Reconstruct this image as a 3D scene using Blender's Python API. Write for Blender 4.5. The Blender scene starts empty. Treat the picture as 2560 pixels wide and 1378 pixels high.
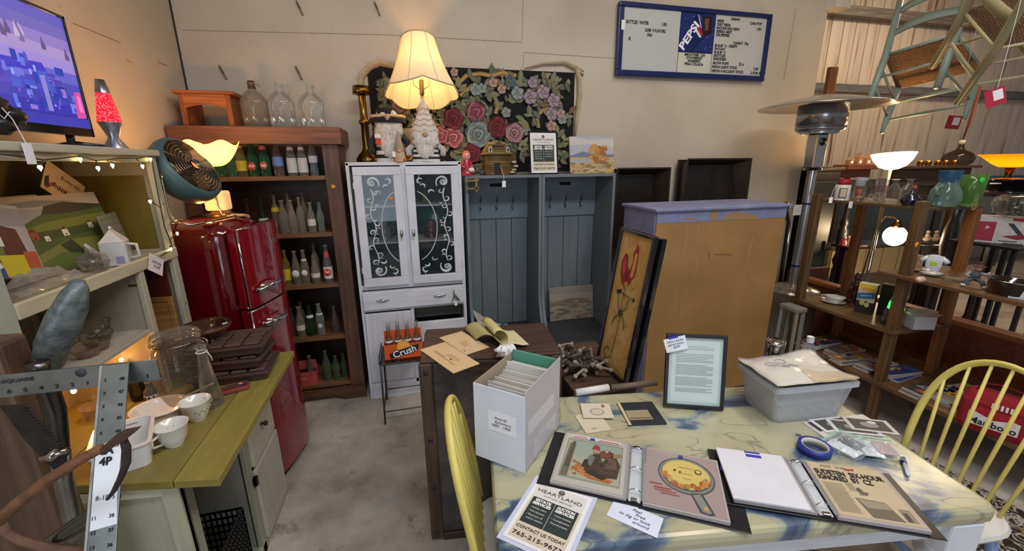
import bpy, bmesh, math, random
from math import sin, cos, pi, radians, atan2, sqrt, hypot
from mathutils import Vector, Matrix, Euler, noise
random.seed(7)
SC = bpy.context.scene
COL = SC.collection
# ---------------------------------------------------------------- camera
CAM_H = 1.70; F = 1036.0
PITCH, YAW, ROLL = radians(15.06), radians(14.07), radians(-.62)
_fw = Vector((sin(YAW)*cos(PITCH), cos(YAW)*cos(PITCH), -sin(PITCH)))
_ri = Vector((cos(YAW), -sin(YAW), 0)); _up = _ri.cross(_fw)
_r = _ri*cos(ROLL) + _up*sin(ROLL); _u = -_ri*sin(ROLL) + _up*cos(ROLL)
cam = bpy.data.objects.new('camera', bpy.data.cameras.new('camera')); COL.objects.link(cam)
cam.matrix_world = Matrix(((_r.x, _u.x, -_fw.x, 0), (_r.y, _u.y, -_fw.y, 0), (_r.z, _u.z, -_fw.z, CAM_H), (0, 0, 0, 1)))
cam.data.sensor_width = 36; cam.data.lens = F/2560*36; cam.data.clip_start = .02
SC.camera = cam
def at(x, y, ax, v):
    """room point seen at photo pixel (x, y) on the plane ax = v"""
    d = _fw + _r*((x-1280)/F) - _u*((y-689)/F)
    i = 'xyz'.index(ax); C = (0, 0, CAM_H)
    return Vector((0, 0, CAM_H)) + d*((v-C[i])/d[i])
# ---------------------------------------------------------------- view, world, lights
SC.view_settings.view_transform = 'Standard'; SC.view_settings.look = 'None'
SC.view_settings.gamma = 1; SC.view_settings.use_curve_mapping = False
SC.view_settings.exposure = 0.12
w = bpy.data.worlds.new('world'); SC.world = w; w.use_nodes = True
w.node_tree.nodes['Background'].inputs[0].default_value = (.86, .93, 1, 1)
w.node_tree.nodes['Background'].inputs[1].default_value = .2
def h2l(h):
    if not isinstance(h, str): return tuple(h)
    h = h.lstrip('#')
    if len(h) == 3: h = ''.join(a*2 for a in h)
    o = []
    for i in (0, 2, 4):
        v = int(h[i:i+2], 16)/255
        o.append(v/12.92 if v <= .04045 else ((v+.055)/1.055)**2.4)
    return tuple(o)
def area(name, loc, rot, sx, sy, power, col):
    l = bpy.data.lights.new(name, 'AREA'); l.shape = 'RECTANGLE'; l.size = sx; l.size_y = sy; l.energy = power; l.color = h2l(col)
    o = bpy.data.objects.new(name, l); COL.objects.link(o); o.location = loc; o.rotation_euler = rot
def point(name, loc, power, col, rad=.03):
    l = bpy.data.lights.new(name, 'POINT'); l.energy = power; l.color = h2l(col); l.shadow_soft_size = rad
    o = bpy.data.objects.new(name, l); COL.objects.link(o); o.location = loc
area('ceiling_light_daylight', (.9, -.2, 3.9), (radians(18), 0, 0), 2.4, .5, 72, 'eaf2ff')
area('ceiling_light_middle', (2.2, 1.0, 3.95), (0, 0, 0), .5, 2.2, 40, 'fff0dc')
area('doorway_daylight', (-.9, -2.6, 1.7), (radians(82), 0, radians(-12)), 2.2, 2.2, 62, 'dfeaff')
area('ceiling_light_far', (6.4, 3.2, 3.9), (radians(15), 0, 0), 2.0, .5, 62, 'ffe6c4')
# ---------------------------------------------------------------- materials
MATS = {}
def nt(name):
    m = bpy.data.materials.new(name); m.use_nodes = True; n = m.node_tree; n.nodes.clear()
    out = n.nodes.new('ShaderNodeOutputMaterial'); b = n.nodes.new('ShaderNodeBsdfPrincipled'); n.links.new(b.outputs[0], out.inputs[0])
    return m, n, b, out
def N(n, t, **k):
    x = n.nodes.new(t)
    for a, v in k.items():
        if a.startswith('i_'):
            key = a[2:].replace('_', ' '); key = int(key) if key.isdigit() else key
            x.inputs[key].default_value = v
        else: setattr(x, a, v)
    return x
def ramp(n, *st):
    r = n.nodes.new('ShaderNodeValToRGB'); e = r.color_ramp.elements
    while len(e) < len(st): e.new(.5)
    for i, (p, c) in enumerate(st):
        e[i].position = p; e[i].color = (*h2l(c), 1)
    return r
def surf(kind, rough=.5, metal=0, coat=0, var=.12, vs=6, bump=0, bs=60, spec=.5, sss=0):
    """attribute-coloured surface with procedural wear"""
    if kind in MATS: return MATS[kind]
    m, n, b, out = nt(kind); L = n.links.new
    a = N(n, 'ShaderNodeVertexColor', layer_name='Col'); tc = N(n, 'ShaderNodeTexCoord')
    no = N(n, 'ShaderNodeTexNoise', i_Scale=vs, i_Detail=4.0); L(tc.outputs['Object'], no.inputs['Vector'])
    mr = N(n, 'ShaderNodeMapRange', i_1=.3, i_2=.7, i_3=1-var, i_4=1+var*.5); L(no.outputs[0], mr.inputs[0])
    mx = N(n, 'ShaderNodeMix', data_type='RGBA', blend_type='MULTIPLY'); mx.inputs[0].default_value = 1
    L(a.outputs[0], mx.inputs[6]); L(mr.outputs[0], mx.inputs[7]); L(mx.outputs[2], b.inputs['Base Color'])
    b.inputs['Roughness'].default_value = rough; b.inputs['Metallic'].default_value = metal
    b.inputs['Coat Weight'].default_value = coat; b.inputs['Coat Roughness'].default_value = .06
    b.inputs['Specular IOR Level'].default_value = spec
    if bump:
        n2 = N(n, 'ShaderNodeTexNoise', i_Scale=bs, i_Detail=3.0); L(tc.outputs['Object'], n2.inputs['Vector'])
        bp = N(n, 'ShaderNodeBump', i_Strength=bump, i_Distance=.004); L(n2.outputs[0], bp.inputs['Height']); L(bp.outputs[0], b.inputs['Normal'])
    MATS[kind] = m; return m
surf('matte', .8, var=.15); surf('satin', .42); surf('gloss', .14, coat=.6, var=.04)
surf('enamel', .12, coat=1, var=.05, vs=3); surf('ceramic', .22, coat=.5, var=.04)
surf('metal', .3, 1, var=.25, vs=20); surf('chrome', .07, 1, var=.02); surf('brass', .28, 1, var=.3, vs=15)
surf('steel', .22, .75, var=.04); surf('rust', .75, .3, var=.45, vs=30, bump=.6, bs=90); surf('fabric', .95, var=.15, vs=40, bump=.35, bs=300)
surf('fur', .95, var=.3, vs=90, bump=1.5, bs=160); surf('paper', .62, var=.06, vs=9); surf('worn', .6, var=.28, vs=5, bump=.2, bs=40)
surf('plastic', .28, var=.03); surf('galv', .5, .35, var=.5, vs=45, bump=.6, bs=90); surf('leather', .7, var=.5, vs=12, bump=.9, bs=35)
surf('stone', .9, var=.4, vs=30, bump=1, bs=60)
def wood(kind, sx, sy, sz, rough=.5, lo=.5, hi=1.2, coat=0):
    m, n, b, out = nt(kind); L = n.links.new
    a = N(n, 'ShaderNodeVertexColor', layer_name='Col'); tc = N(n, 'ShaderNodeTexCoord'); mp = N(n, 'ShaderNodeMapping')
    mp.inputs['Scale'].default_value = (sx, sy, sz); L(tc.outputs['Object'], mp.inputs[0])
    no = N(n, 'ShaderNodeTexNoise', i_Scale=1.0, i_Detail=6.0, i_Distortion=.7); L(mp.outputs[0], no.inputs['Vector'])
    mr = N(n, 'ShaderNodeMapRange', i_1=.3, i_2=.7, i_3=lo, i_4=hi); L(no.outputs[0], mr.inputs[0])
    mx = N(n, 'ShaderNodeMix', data_type='RGBA', blend_type='MULTIPLY'); mx.inputs[0].default_value = 1
    L(a.outputs[0], mx.inputs[6]); L(mr.outputs[0], mx.inputs[7]); L(mx.outputs[2], b.inputs['Base Color'])
    bp = N(n, 'ShaderNodeBump', i_Strength=.25, i_Distance=.003); L(no.outputs[0], bp.inputs['Height']); L(bp.outputs[0], b.inputs['Normal'])
    b.inputs['Roughness'].default_value = rough; b.inputs['Coat Weight'].default_value = coat
    MATS[kind] = m
wood('woodx', 3, 45, 45); wood('woody', 45, 3, 45); wood('woodz', 45, 45, 3)
wood('paintx', 4, 30, 30, .55, .86, 1.05); wood('painty', 30, 4, 30, .5, .84, 1.06); wood('paintz', 30, 30, 4, .55, .86, 1.05)
wood('darkx', 3, 40, 40, .4, .6, 1.2, .2); wood('darkz', 40, 40, 3, .4, .6, 1.2, .2)
def glass(kind, rough=.03, dens=.25, edge=.75, tint=.2):
    """thin glass: clear straight through, tinted and reflective towards the rims"""
    m, n, b, out = nt(kind); L = n.links.new; n.nodes.remove(b)
    a = N(n, 'ShaderNodeVertexColor', layer_name='Col')
    wm = N(n, 'ShaderNodeMix', data_type='RGBA'); wm.inputs[0].default_value = tint; wm.inputs[6].default_value = (1, 1, 1, 1); L(a.outputs[0], wm.inputs[7])
    tr = N(n, 'ShaderNodeBsdfTransparent'); df = N(n, 'ShaderNodeBsdfDiffuse'); gl = N(n, 'ShaderNodeBsdfGlossy', i_Roughness=rough)
    L(wm.outputs[2], tr.inputs[0]); L(a.outputs[0], df.inputs[0])
    lw = N(n, 'ShaderNodeLayerWeight', i_Blend=.35)
    mr = N(n, 'ShaderNodeMapRange', i_1=0.0, i_2=1.0, i_3=dens, i_4=edge); L(lw.outputs[1], mr.inputs[0])
    m1 = N(n, 'ShaderNodeMixShader'); L(mr.outputs[0], m1.inputs[0]); L(tr.outputs[0], m1.inputs[1]); L(df.outputs[0], m1.inputs[2])
    fr0 = N(n, 'ShaderNodeFresnel', i_IOR=1.5); fr = N(n, 'ShaderNodeMath', operation='MULTIPLY'); fr.inputs[1].default_value = .6; L(fr0.outputs[0], fr.inputs[0]); m2 = N(n, 'ShaderNodeMixShader'); L(fr.outputs[0], m2.inputs[0]); L(m1.outputs[0], m2.inputs[1]); L(gl.outputs[0], m2.inputs[2])
    L(m2.outputs[0], out.inputs[0]); MATS[kind] = m
glass('glass', .03, .04, .35, .12); glass('bottle', .06, .22, .6, .5); glass('film', .12, .10, .3, .05); glass('frosted', .35, .45, .8, .1); glass('clear_plastic', .3, .25, .6, .02)
def emis(kind, s, mixd=True):
    m, n, b, out = nt(kind); L = n.links.new
    a = N(n, 'ShaderNodeVertexColor', layer_name='Col'); L(a.outputs[0], b.inputs['Base Color']); L(a.outputs[0], b.inputs['Emission Color'])
    b.inputs['Emission Strength'].default_value = s; b.inputs['Roughness'].default_value = .2; MATS[kind] = m
emis('screen', .75); emis('bulb', 14); emis('glow', 1.6); emis('globe', 9); emis('dimglow', .5)
def shade(kind, col, tcol, e=0, tf=.5):
    m, n, b, out = nt(kind); L = n.links.new; n.nodes.remove(b)
    d = N(n, 'ShaderNodeBsdfDiffuse', i_Color=(*h2l(col), 1)); t = N(n, 'ShaderNodeBsdfTranslucent', i_Color=(*h2l(tcol), 1))
    x = N(n, 'ShaderNodeMixShader'); x.inputs[0].default_value = tf; L(d.outputs[0], x.inputs[1]); L(t.outputs[0], x.inputs[2])
    if e:
        em = N(n, 'ShaderNodeEmission', i_Color=(*h2l(tcol), 1), i_Strength=e); ad = N(n, 'ShaderNodeAddShader'); L(x.outputs[0], ad.inputs[0]); L(em.outputs[0], ad.inputs[1]); L(ad.outputs[0], out.inputs[0])
    else: L(x.outputs[0], out.inputs[0])
    MATS[kind] = m
shade('shade_cream', 'efe6cc', 'f2e2b4', .05, .28); shade('shade_glass', 'f6e4c0', 'ffe0a4', .22); shade('shade_amber', 'd06a14', 'ff7c10', .3, .6); shade('shade_white', 'f5efe2', 'fff2d8', 1.6)
def custom(kind, fn, rough=.7):
    m, n, b, out = nt(kind); b.inputs['Roughness'].default_value = rough; fn(n, b, n.links.new); MATS[kind] = m
def f_wall(n, b, L):
    tc = N(n, 'ShaderNodeTexCoord'); no = N(n, 'ShaderNodeTexNoise', i_Scale=1.3, i_Detail=8.0); L(tc.outputs['Object'], no.inputs['Vector'])
    r = ramp(n, (.25, 'a89c88'), (.55, 'bdb09b'), (.8, 'c8bca8')); L(no.outputs[0], r.inputs[0])
    n2 = N(n, 'ShaderNodeTexNoise', i_Scale=38.0, i_Detail=5.0); L(tc.outputs['Object'], n2.inputs['Vector'])
    r2 = ramp(n, (.22, 'a89a84'), (.3, 'ffffff')); L(n2.outputs[0], r2.inputs[0])
    mx = N(n, 'ShaderNodeMix', data_type='RGBA', blend_type='MULTIPLY'); mx.inputs[0].default_value = .7
    L(r.outputs[0], mx.inputs[6]); L(r2.outputs[0], mx.inputs[7]); L(mx.outputs[2], b.inputs['Base Color'])
    bp = N(n, 'ShaderNodeBump', i_Strength=.25, i_Distance=.006); L(n2.outputs[0], bp.inputs['Height']); L(bp.outputs[0], b.inputs['Normal'])
custom('wall', f_wall, .65)
def f_floor(n, b, L):
    tc = N(n, 'ShaderNodeTexCoord'); no = N(n, 'ShaderNodeTexNoise', i_Scale=2.2, i_Detail=10.0, i_Roughness=.65); L(tc.outputs['Object'], no.inputs['Vector'])
    r = ramp(n, (.3, '7c7262'), (.45, 'a0968a'), (.6, 'b8aea0'), (.75, 'c4bcb0')); L(no.outputs[0], r.inputs[0])
    n2 = N(n, 'ShaderNodeTexNoise', i_Scale=5.0, i_Detail=9.0, i_Roughness=.75, i_Distortion=.4); L(tc.outputs['Object'], n2.inputs['Vector'])
    r2 = ramp(n, (.3, '8a7a66'), (.42, 'ffffff')); L(n2.outputs[0], r2.inputs[0])
    mx = N(n, 'ShaderNodeMix', data_type='RGBA', blend_type='MULTIPLY'); mx.inputs[0].default_value = .8
    L(r.outputs[0], mx.inputs[6]); L(r2.outputs[0], mx.inputs[7]); L(mx.outputs[2], b.inputs['Base Color'])
    bp = N(n, 'ShaderNodeBump', i_Strength=.3, i_Distance=.005); L(n2.outputs[0], bp.inputs['Height']); L(bp.outputs[0], b.inputs['Normal'])
custom('concrete', f_floor, .7)
def f_corr(n, b, L):
    tc = N(n, 'ShaderNodeTexCoord'); mp = N(n, 'ShaderNodeMapping'); mp.inputs['Scale'].default_value = (11, 11, .9); L(tc.outputs['Object'], mp.inputs[0])
    no = N(n, 'ShaderNodeTexNoise', i_Scale=1.0, i_Detail=7.0); L(mp.outputs[0], no.inputs['Vector'])
    r = ramp(n, (.30, '6e4c36'), (.36, 'a58f7a'), (.42, 'b8ab9c'), (.7, 'c4b8a8')); L(no.outputs[0], r.inputs[0]); L(r.outputs[0], b.inputs['Base Color']); b.inputs['Metallic'].default_value = .1
custom('corrugated', f_corr, .5)
def f_vinyl(n, b, L):
    tc = N(n, 'ShaderNodeTexCoord'); mp = N(n, 'ShaderNodeMapping'); mp.inputs['Scale'].default_value = (1.0, 2.0, 1); L(tc.outputs['Object'], mp.inputs[0])
    no = N(n, 'ShaderNodeTexNoise', i_Scale=1.9, i_Detail=8.0, i_Distortion=1.9); L(mp.outputs[0], no.inputs['Vector'])
    r = ramp(n, (.32, '36445c'), (.375, '5c6c80'), (.41, '949886'), (.46, 'aca786'), (.75, 'b8b392')); last = no.outputs[0]
    for px_, py_, rr_, am in ((.06, .10, .26, .13), (.36, .34, .16, .10), (1.18, .12, .26, .09), (.85, .56, .22, .08), (.55, .05, .2, -.06), (.8, .33, .25, -.08)):
        dd = N(n, 'ShaderNodeVectorMath', operation='DISTANCE'); dd.inputs[1].default_value = (px_, py_, .76); L(tc.outputs['Object'], dd.inputs[0])
        mq = N(n, 'ShaderNodeMapRange', i_1=0.0, i_2=rr_, i_3=am, i_4=0.0); L(dd.outputs['Value'], mq.inputs[0])
        sb = N(n, 'ShaderNodeMath', operation='SUBTRACT'); L(last, sb.inputs[0]); L(mq.outputs[0], sb.inputs[1]); last = sb.outputs[0]
    L(last, r.inputs[0])
    wv = N(n, 'ShaderNodeTexNoise', i_Scale=2.0, i_Detail=4.0, i_Distortion=1.2); L(mp.outputs[0], wv.inputs['Vector'])
    r2 = ramp(n, (.488, 'ffffff'), (.5, '76829a'), (.508, 'ffffff')); L(wv.outputs[0], r2.inputs[0])
    mx = N(n, 'ShaderNodeMix', data_type='RGBA', blend_type='MULTIPLY'); mx.inputs[0].default_value = .6
    L(r.outputs[0], mx.inputs[6]); L(r2.outputs[0], mx.inputs[7]); L(mx.outputs[2], b.inputs['Base Color'])
    b.inputs['Coat Weight'].default_value = .5; b.inputs['Coat Roughness'].default_value = .15
custom('marbled_vinyl', f_vinyl, .3)
def f_fibre(n, b, L):
    tc = N(n, 'ShaderNodeTexCoord'); no = N(n, 'ShaderNodeTexNoise', i_Scale=3.0, i_Detail=8.0); L(tc.outputs['Object'], no.inputs['Vector'])
    r = ramp(n, (.3, '8c683a'), (.6, '9e7644'), (.8, 'aa824e')); L(no.outputs[0], r.inputs[0]); L(r.outputs[0], b.inputs['Base Color'])
custom('fibreboard', f_fibre, .6)
def f_purple(n, b, L):
    tc = N(n, 'ShaderNodeTexCoord'); no = N(n, 'ShaderNodeTexNoise', i_Scale=9.0, i_Detail=8.0, i_Roughness=.7); L(tc.outputs['Object'], no.inputs['Vector'])
    r = ramp(n, (.3, '80808c'), (.42, '777a98'), (.6, '8486a6'), (.75, '9c9cae')); L(no.outputs[0], r.inputs[0]); L(r.outputs[0], b.inputs['Base Color'])
custom('lilac_paint', f_purple, .55)
def f_rush(n, b, L):
    tc = N(n, 'ShaderNodeTexCoord'); wv = N(n, 'ShaderNodeTexWave', i_Scale=26.0, i_Distortion=7.0, i_Detail=3.0); wv.bands_direction = 'Y'; L(tc.outputs['Object'], wv.inputs['Vector'])
    r = ramp(n, (.2, '5c3a20'), (.6, '7c5232'), (.9, 'a07650')); L(wv.outputs[0], r.inputs[0]); L(r.outputs[0], b.inputs['Base Color'])
    bp = N(n, 'ShaderNodeBump', i_Strength=1.0, i_Distance=.02); L(wv.outputs[0], bp.inputs['Height']); L(bp.outputs[0], b.inputs['Normal'])
custom('rush', f_rush, .8)
def f_rug(n, b, L):
    tc = N(n, 'ShaderNodeTexCoord'); no = N(n, 'ShaderNodeTexNoise', i_Scale=9.0, i_Detail=3.0, i_Distortion=3.5); L(tc.outputs['Object'], no.inputs['Vector'])
    r = ramp(n, (.46, '2a231e'), (.5, 'a39a8a'), (.56, 'b0a798'), (.6, '3a312a')); L(no.outputs[0], r.inputs[0]); L(r.outputs[0], b.inputs['Base Color'])
custom('floral_rug', f_rug, .95)
def f_glitter(n, b, L):
    a = N(n, 'ShaderNodeVertexColor', layer_name='Col'); tc = N(n, 'ShaderNodeTexCoord'); v = N(n, 'ShaderNodeTexVoronoi', i_Scale=150.0); L(tc.outputs['Object'], v.inputs['Vector'])
    r = ramp(n, (.2, 'ff6a6a'), (.5, 'c4152c')); L(v.outputs['Distance'], r.inputs[0]); L(r.outputs[0], b.inputs['Base Color']); L(r.outputs[0], b.inputs['Emission Color']); b.inputs['Emission Strength'].default_value = 1.1
custom('red_glitter', f_glitter, .1)
# ---------------------------------------------------------------- mesh builder
class M:
    def __init__(s, col='ccc'):
        s.v, s.f, s.c, s.sm = [], [], [], []; s.T = Matrix(); s.col = h2l(col)
    def k(s, col): s.col = h2l(col); return s
    def t(s, m): s.T = m; return s
    def add(s, vs, fs, sm=False):
        o = len(s.v); s.v += [s.T @ Vector(p) for p in vs]
        for f in fs: s.f.append([i+o for i in f]); s.c.append(s.col); s.sm.append(sm)
        return s
    def bx(s, x0, x1, y0, y1, z0, z1, b=0):
        if x0 > x1: x0, x1 = x1, x0
        if y0 > y1: y0, y1 = y1, y0
        if z0 > z1: z0, z1 = z1, z0
        b = min(b, (x1-x0)*.45, (y1-y0)*.45, (z1-z0)*.45)
        if b <= 0:
            return s.add([(x, y, z) for z in (z0, z1) for y in (y0, y1) for x in (x0, x1)],
                         [(0, 2, 3, 1), (4, 5, 7, 6), (0, 1, 5, 4), (2, 6, 7, 3), (0, 4, 6, 2), (1, 3, 7, 5)])
        bm = bmesh.new(); bmesh.ops.create_cube(bm, size=1)
        for v in bm.verts: v.co = ((x0+x1)/2+v.co.x*(x1-x0), (y0+y1)/2+v.co.y*(y1-y0), (z0+z1)/2+v.co.z*(z1-z0))
        bmesh.ops.bevel(bm, geom=bm.edges[:]+bm.verts[:], offset=b, segments=7 if b > .03 else 2, affect='EDGES', profile=.5)
        bm.verts.index_update()
        s.add([v.co.copy() for v in bm.verts], [[v.index for v in f.verts] for f in bm.faces], b > .03); bm.free(); return s
    def bar(s, p, q, w, h, up=(0, 0, 1), b=0):
        p, q = Vector(p), Vector(q); z = (q-p); L = z.length; z.normalize(); x = Vector(up).cross(z)
        if x.length < 1e-4: x = Vector((1, 0, 0))
        x.normalize(); y = z.cross(x); old = s.T
        s.T = old @ Matrix(((x.x, y.x, z.x, p.x), (x.y, y.y, z.y, p.y), (x.z, y.z, z.z, p.z), (0, 0, 0, 1)))
        s.bx(-w/2, w/2, -h/2, h/2, 0, L, b); s.T = old; return s
    def lathe(s, prof, n=24, o=(0, 0, 0), sx=1, sy=1, fl=None, sm=True, d=None):
        o = Vector(o); R = Matrix() if d is None else Vector((0, 0, 1)).rotation_difference(Vector(d)).to_matrix().to_4x4()
        vs, fs = [], []; idx = []
        for j, (r, z) in enumerate(prof):
            if r < 1e-5: idx.append([len(vs)]); vs.append(R @ Vector((0, 0, z))+o)
            else:
                row = []
                for i in range(n):
                    a = 2*pi*i/n; rr = r*(fl(a, z) if fl else 1); row.append(len(vs)); vs.append(R @ Vector((rr*cos(a)*sx, rr*sin(a)*sy, z))+o)
                idx.append(row)
        for a, b in zip(idx, idx[1:]):
            if len(a) == 1 and len(b) == 1: continue
            for i in range(n):
                k = (i+1) % n
                if len(a) == 1: fs.append((a[0], b[k], b[i])[::-1])
                elif len(b) == 1: fs.append((a[i], a[k], b[0]))
                else: fs.append((a[i], a[k], b[k], b[i]))
        return s.add(vs, fs, sm)
    def tube(s, pts, r=.005, n=8, closed=False, flat=1):
        pts = [Vector(p) for p in pts]; k = len(pts); vs, fs = [], []; up = None
        for i, p in enumerate(pts):
            a = pts[(i-1) % k] if closed or i else p; b = pts[(i+1) % k] if closed or i < k-1 else p
            d = (b-a).normalized()
            if up is None: up = d.orthogonal().normalized()
            up = (up-d*up.dot(d)); up = up.normalized() if up.length > 1e-5 else d.orthogonal().normalized(); sd = d.cross(up)
            rr = r[i] if isinstance(r, (list, tuple)) else r
            for j in range(n):
                t = 2*pi*j/n; vs.append(p+up*(rr*cos(t))+sd*(rr*flat*sin(t)))
        m = k if closed else k-1
        for i in range(m):
            for j in range(n):
                a = i*n; b = ((i+1) % k)*n; q = (j+1) % n; fs.append((a+j, a+q, b+q, b+j))
        if not closed: fs += [tuple(range(n))[::-1], tuple((k-1)*n+j for j in range(n))]
        return s.add(vs, fs, n > 4)
    def prism(s, poly, z0, z1):
        k = len(poly)
        return s.add([(x, y, z0) for x, y in poly]+[(x, y, z1) for x, y in poly],
                     [tuple(range(k))[::-1], tuple(range(k, 2*k))]+[(i, (i+1) % k, k+(i+1) % k, k+i) for i in range(k)])
    def sph(s, o, rx, ry=None, rz=None, n=16, m=10, wob=0, seed=0):
        ry = ry or rx; rz = rz or rx; o = Vector(o); vs = [o+Vector((0, 0, -rz))]; fs = []
        for i in range(1, m):
            t = pi*i/m
            for j in range(n):
                a = 2*pi*j/n; q = Vector((sin(t)*cos(a), sin(t)*sin(a), -cos(t)))
                e = 1+wob*noise.noise(q*3+Vector((seed, 0, 0))) if wob else 1
                vs.append(o+Vector((q.x*rx*e, q.y*ry*e, q.z*rz*e)))
        vs.append(o+Vector((0, 0, rz)))
        for j in range(n): fs.append((0, 1+(j+1) % n, 1+j)); fs.append((len(vs)-1, 1+(m-2)*n+j, 1+(m-2)*n+(j+1) % n))
        for i in range(m-2):
            for j in range(n): a = 1+i*n; q = (j+1) % n; fs.append((a+j, a+q, a+n+q, a+n+j))
        return s.add(vs, fs, True)
    def grid(s, fn, nu, nv, sm=True, closed=False):
        vs = [fn(i/nu, j/nv) for i in range(nu+1) for j in range(nv+1)]
        return s.add(vs, [(i*(nv+1)+j, (i+1)*(nv+1)+j, (i+1)*(nv+1)+j+1, i*(nv+1)+j+1) for i in range(nu) for j in range(nv)], sm)
    def quad(s, a, b, c, d): return s.add([a, b, c, d], [(0, 1, 2, 3)])
    # flat artwork in the local xy plane (x right, y up), stacked layer by layer
    def art(s, items, z=.0006, dz=.00012):
        dz = min(dz, .003/max(1, len(items)))
        for it in items:
            s.k(it[0]); s.add([(x, y, z) for x, y in it[1]], [tuple(range(len(it[1])))]); z += dz
        return s
    def build(s, name, mat='matte', par=None, loc=None, rot=None, bev=0, solid=0, sub=0):
        me = bpy.data.meshes.new(name); me.from_pydata([tuple(v) for v in s.v], [], s.f)
        at_ = me.color_attributes.new('Col', 'FLOAT_COLOR', 'CORNER'); buf = []
        for f, c in zip(s.f, s.c): buf += [c[0], c[1], c[2], 1.0]*len(f)
        at_.data.foreach_set('color', buf)
        me.polygons.foreach_set('use_smooth', s.sm); me.materials.append(MATS[mat] if isinstance(mat, str) else mat); me.update()
        o = bpy.data.objects.new(name, me); COL.objects.link(o)
        if par is not None: o.parent = par
        if loc is not None: o.location = loc
        if rot is not None: o.rotation_euler = rot
        if bev: b = o.modifiers.new('b', 'BEVEL'); b.width = bev; b.segments = 2; b.limit_method = 'ANGLE'
        if solid: b = o.modifiers.new('s', 'SOLIDIFY'); b.thickness = solid; b.offset = 0
        if sub: b = o.modifiers.new('u', 'SUBSURF'); b.levels = b.render_levels = sub
        return o
def tag(o, label=None, cat=None, group=None, kind=None):
    if label: o['label'] = label
    if cat: o['category'] = cat
    if group: o['group'] = group
    if kind: o['kind'] = kind
    return o
def thing(name, label, cat, loc=(0, 0, 0), rz=0, group=None, rot=None):
    o = bpy.data.objects.new(name, None); COL.objects.link(o); o.empty_display_size = .05
    o.location = loc; o.rotation_euler = rot if rot is not None else (0, 0, rz)
    return tag(o, label, cat, group)
def struct(o): o['kind'] = 'structure'; return o
def dup(root, loc, rz=0, label=None, group=None, sc=None):
    r = root.copy(); COL.objects.link(r); r.location = loc; r.rotation_euler = (0, 0, rz)
    if sc: r.scale = sc
    tag(r, label, None, group)
    def rec(src, dst):
        for ch in list(src.children):
            c = ch.copy(); COL.objects.link(c); c.parent = dst; rec(ch, c)
    rec(root, r); return r
def frame(o, x, y):
    """matrix with origin o and in-plane axes x, y (orthogonalised); z is the outward normal"""
    x = Vector(x).normalized(); y = Vector(y); y = (y-x*y.dot(x)).normalized(); z = x.cross(y); o = Vector(o)
    return Matrix(((x.x, y.x, z.x, o.x), (x.y, y.y, z.y, o.y), (x.z, y.z, z.z, o.z), (0, 0, 0, 1)))
TEXTS = []
def txt(s, m, size, col='222', par=None, name='lettering', w=None, al='CENTER', bold=0, shear=0, mat='matte', lift=.0012, ls=1):
    TEXTS.append((s, m, size, col, par, name, w, al, bold, shear, mat, lift, ls))
def flush_texts():
    tmp = []
    for (s, m, size, col, par, name, w, al, bold, shear, mat, lift, ls) in TEXTS:
        c = bpy.data.curves.new('t', 'FONT'); c.body = s; c.size = size; c.align_x = al; c.align_y = 'CENTER'; c.shear = shear; c.offset = bold; c.space_line = ls; c.resolution_u = 2
        o = bpy.data.objects.new('t', c); COL.objects.link(o); tmp.append(o)
    bpy.context.view_layer.update(); dg = bpy.context.evaluated_depsgraph_get()
    for o, (s, m, size, col, par, name, w, al, bold, shear, mat, lift, ls) in zip(tmp, TEXTS):
        me = bpy.data.meshes.new_from_object(o.evaluated_get(dg)); me.materials.clear(); me.materials.append(MATS[mat])
        at_ = me.color_attributes.new('Col', 'FLOAT_COLOR', 'CORNER'); n = len(me.loops); at_.data.foreach_set('color', [*h2l(col), 1.0]*n)
        xs = [v.co.x for v in me.vertices]
        k = (w/(max(xs)-min(xs))) if (w and xs) else 1
        me.transform(m @ Matrix.Translation((0, 0, lift)) @ Matrix.Diagonal((k, 1, 1, 1)))
        q = bpy.data.objects.new(name, me); COL.objects.link(q)
        if par is not None: q.parent = par
        cu = o.data; bpy.data.objects.remove(o); bpy.data.curves.remove(cu)
def Tm(x, y, z=0): return Matrix.Translation((x, y, z))
def Rz(a): return Matrix.Rotation(a, 4, 'Z')
def Rx(a): return Matrix.Rotation(a, 4, 'X')
def Ry(a): return Matrix.Rotation(a, 4, 'Y')
def circ(cx, cy, r, n=20, ry=None, a0=0, a1=2*pi):
    ry = ry or r; return [(cx+r*cos(a0+(a1-a0)*i/n), cy+ry*sin(a0+(a1-a0)*i/n)) for i in range(n)]
def rect(x0, y0, x1, y1): return [(x0, y0), (x1, y0), (x1, y1), (x0, y1)]
def local(o, p):
    """world point -> local of an unscaled thing rotated about z"""
    return Matrix.Rotation(-o.rotation_euler.z, 3, 'Z') @ (Vector(p)-o.location)
# ================================================================ ROOM
WX, WY = -1.35, 3.40
struct(M().bx(-1.6, 13, -3.2, 5.3, -.1, 0).build('floor', 'concrete'))
struct(M().bx(-1.6, 13, -3.2, 5.3, 4.2, 4.3).build('ceiling', 'wall'))
struct(M().bx(WX-.12, WX, -3.2, WY+.12, 0, 4.2).build('wall_left', 'wall'))
struct(M().bx(WX-.0, 3.82, WY, WY+.12, 0, 4.2).build('wall_back', 'wall'))
struct(M().bx(3.70, 3.82, WY+.12, 5.0, 0, 4.2).build('wall_return', 'wall'))
FY = 5.0
m = M('c8bfb0'); pts = []; x = 3.82
while x < 13: pts += [(x, 0), (x+.09, .006), (x+.19, .004), (x+.198, -.02), (x+.206, -.02), (x+.212, 0)]; x += .212
vs = [(a, FY-b, z) for z in (0, 4.2) for a, b in pts]; k = len(pts)
m.add(vs, [(i, i+1, k+i+1, k+i) for i in range(k-1)]); struct(m.build('wall_far', 'corrugated'))
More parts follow.
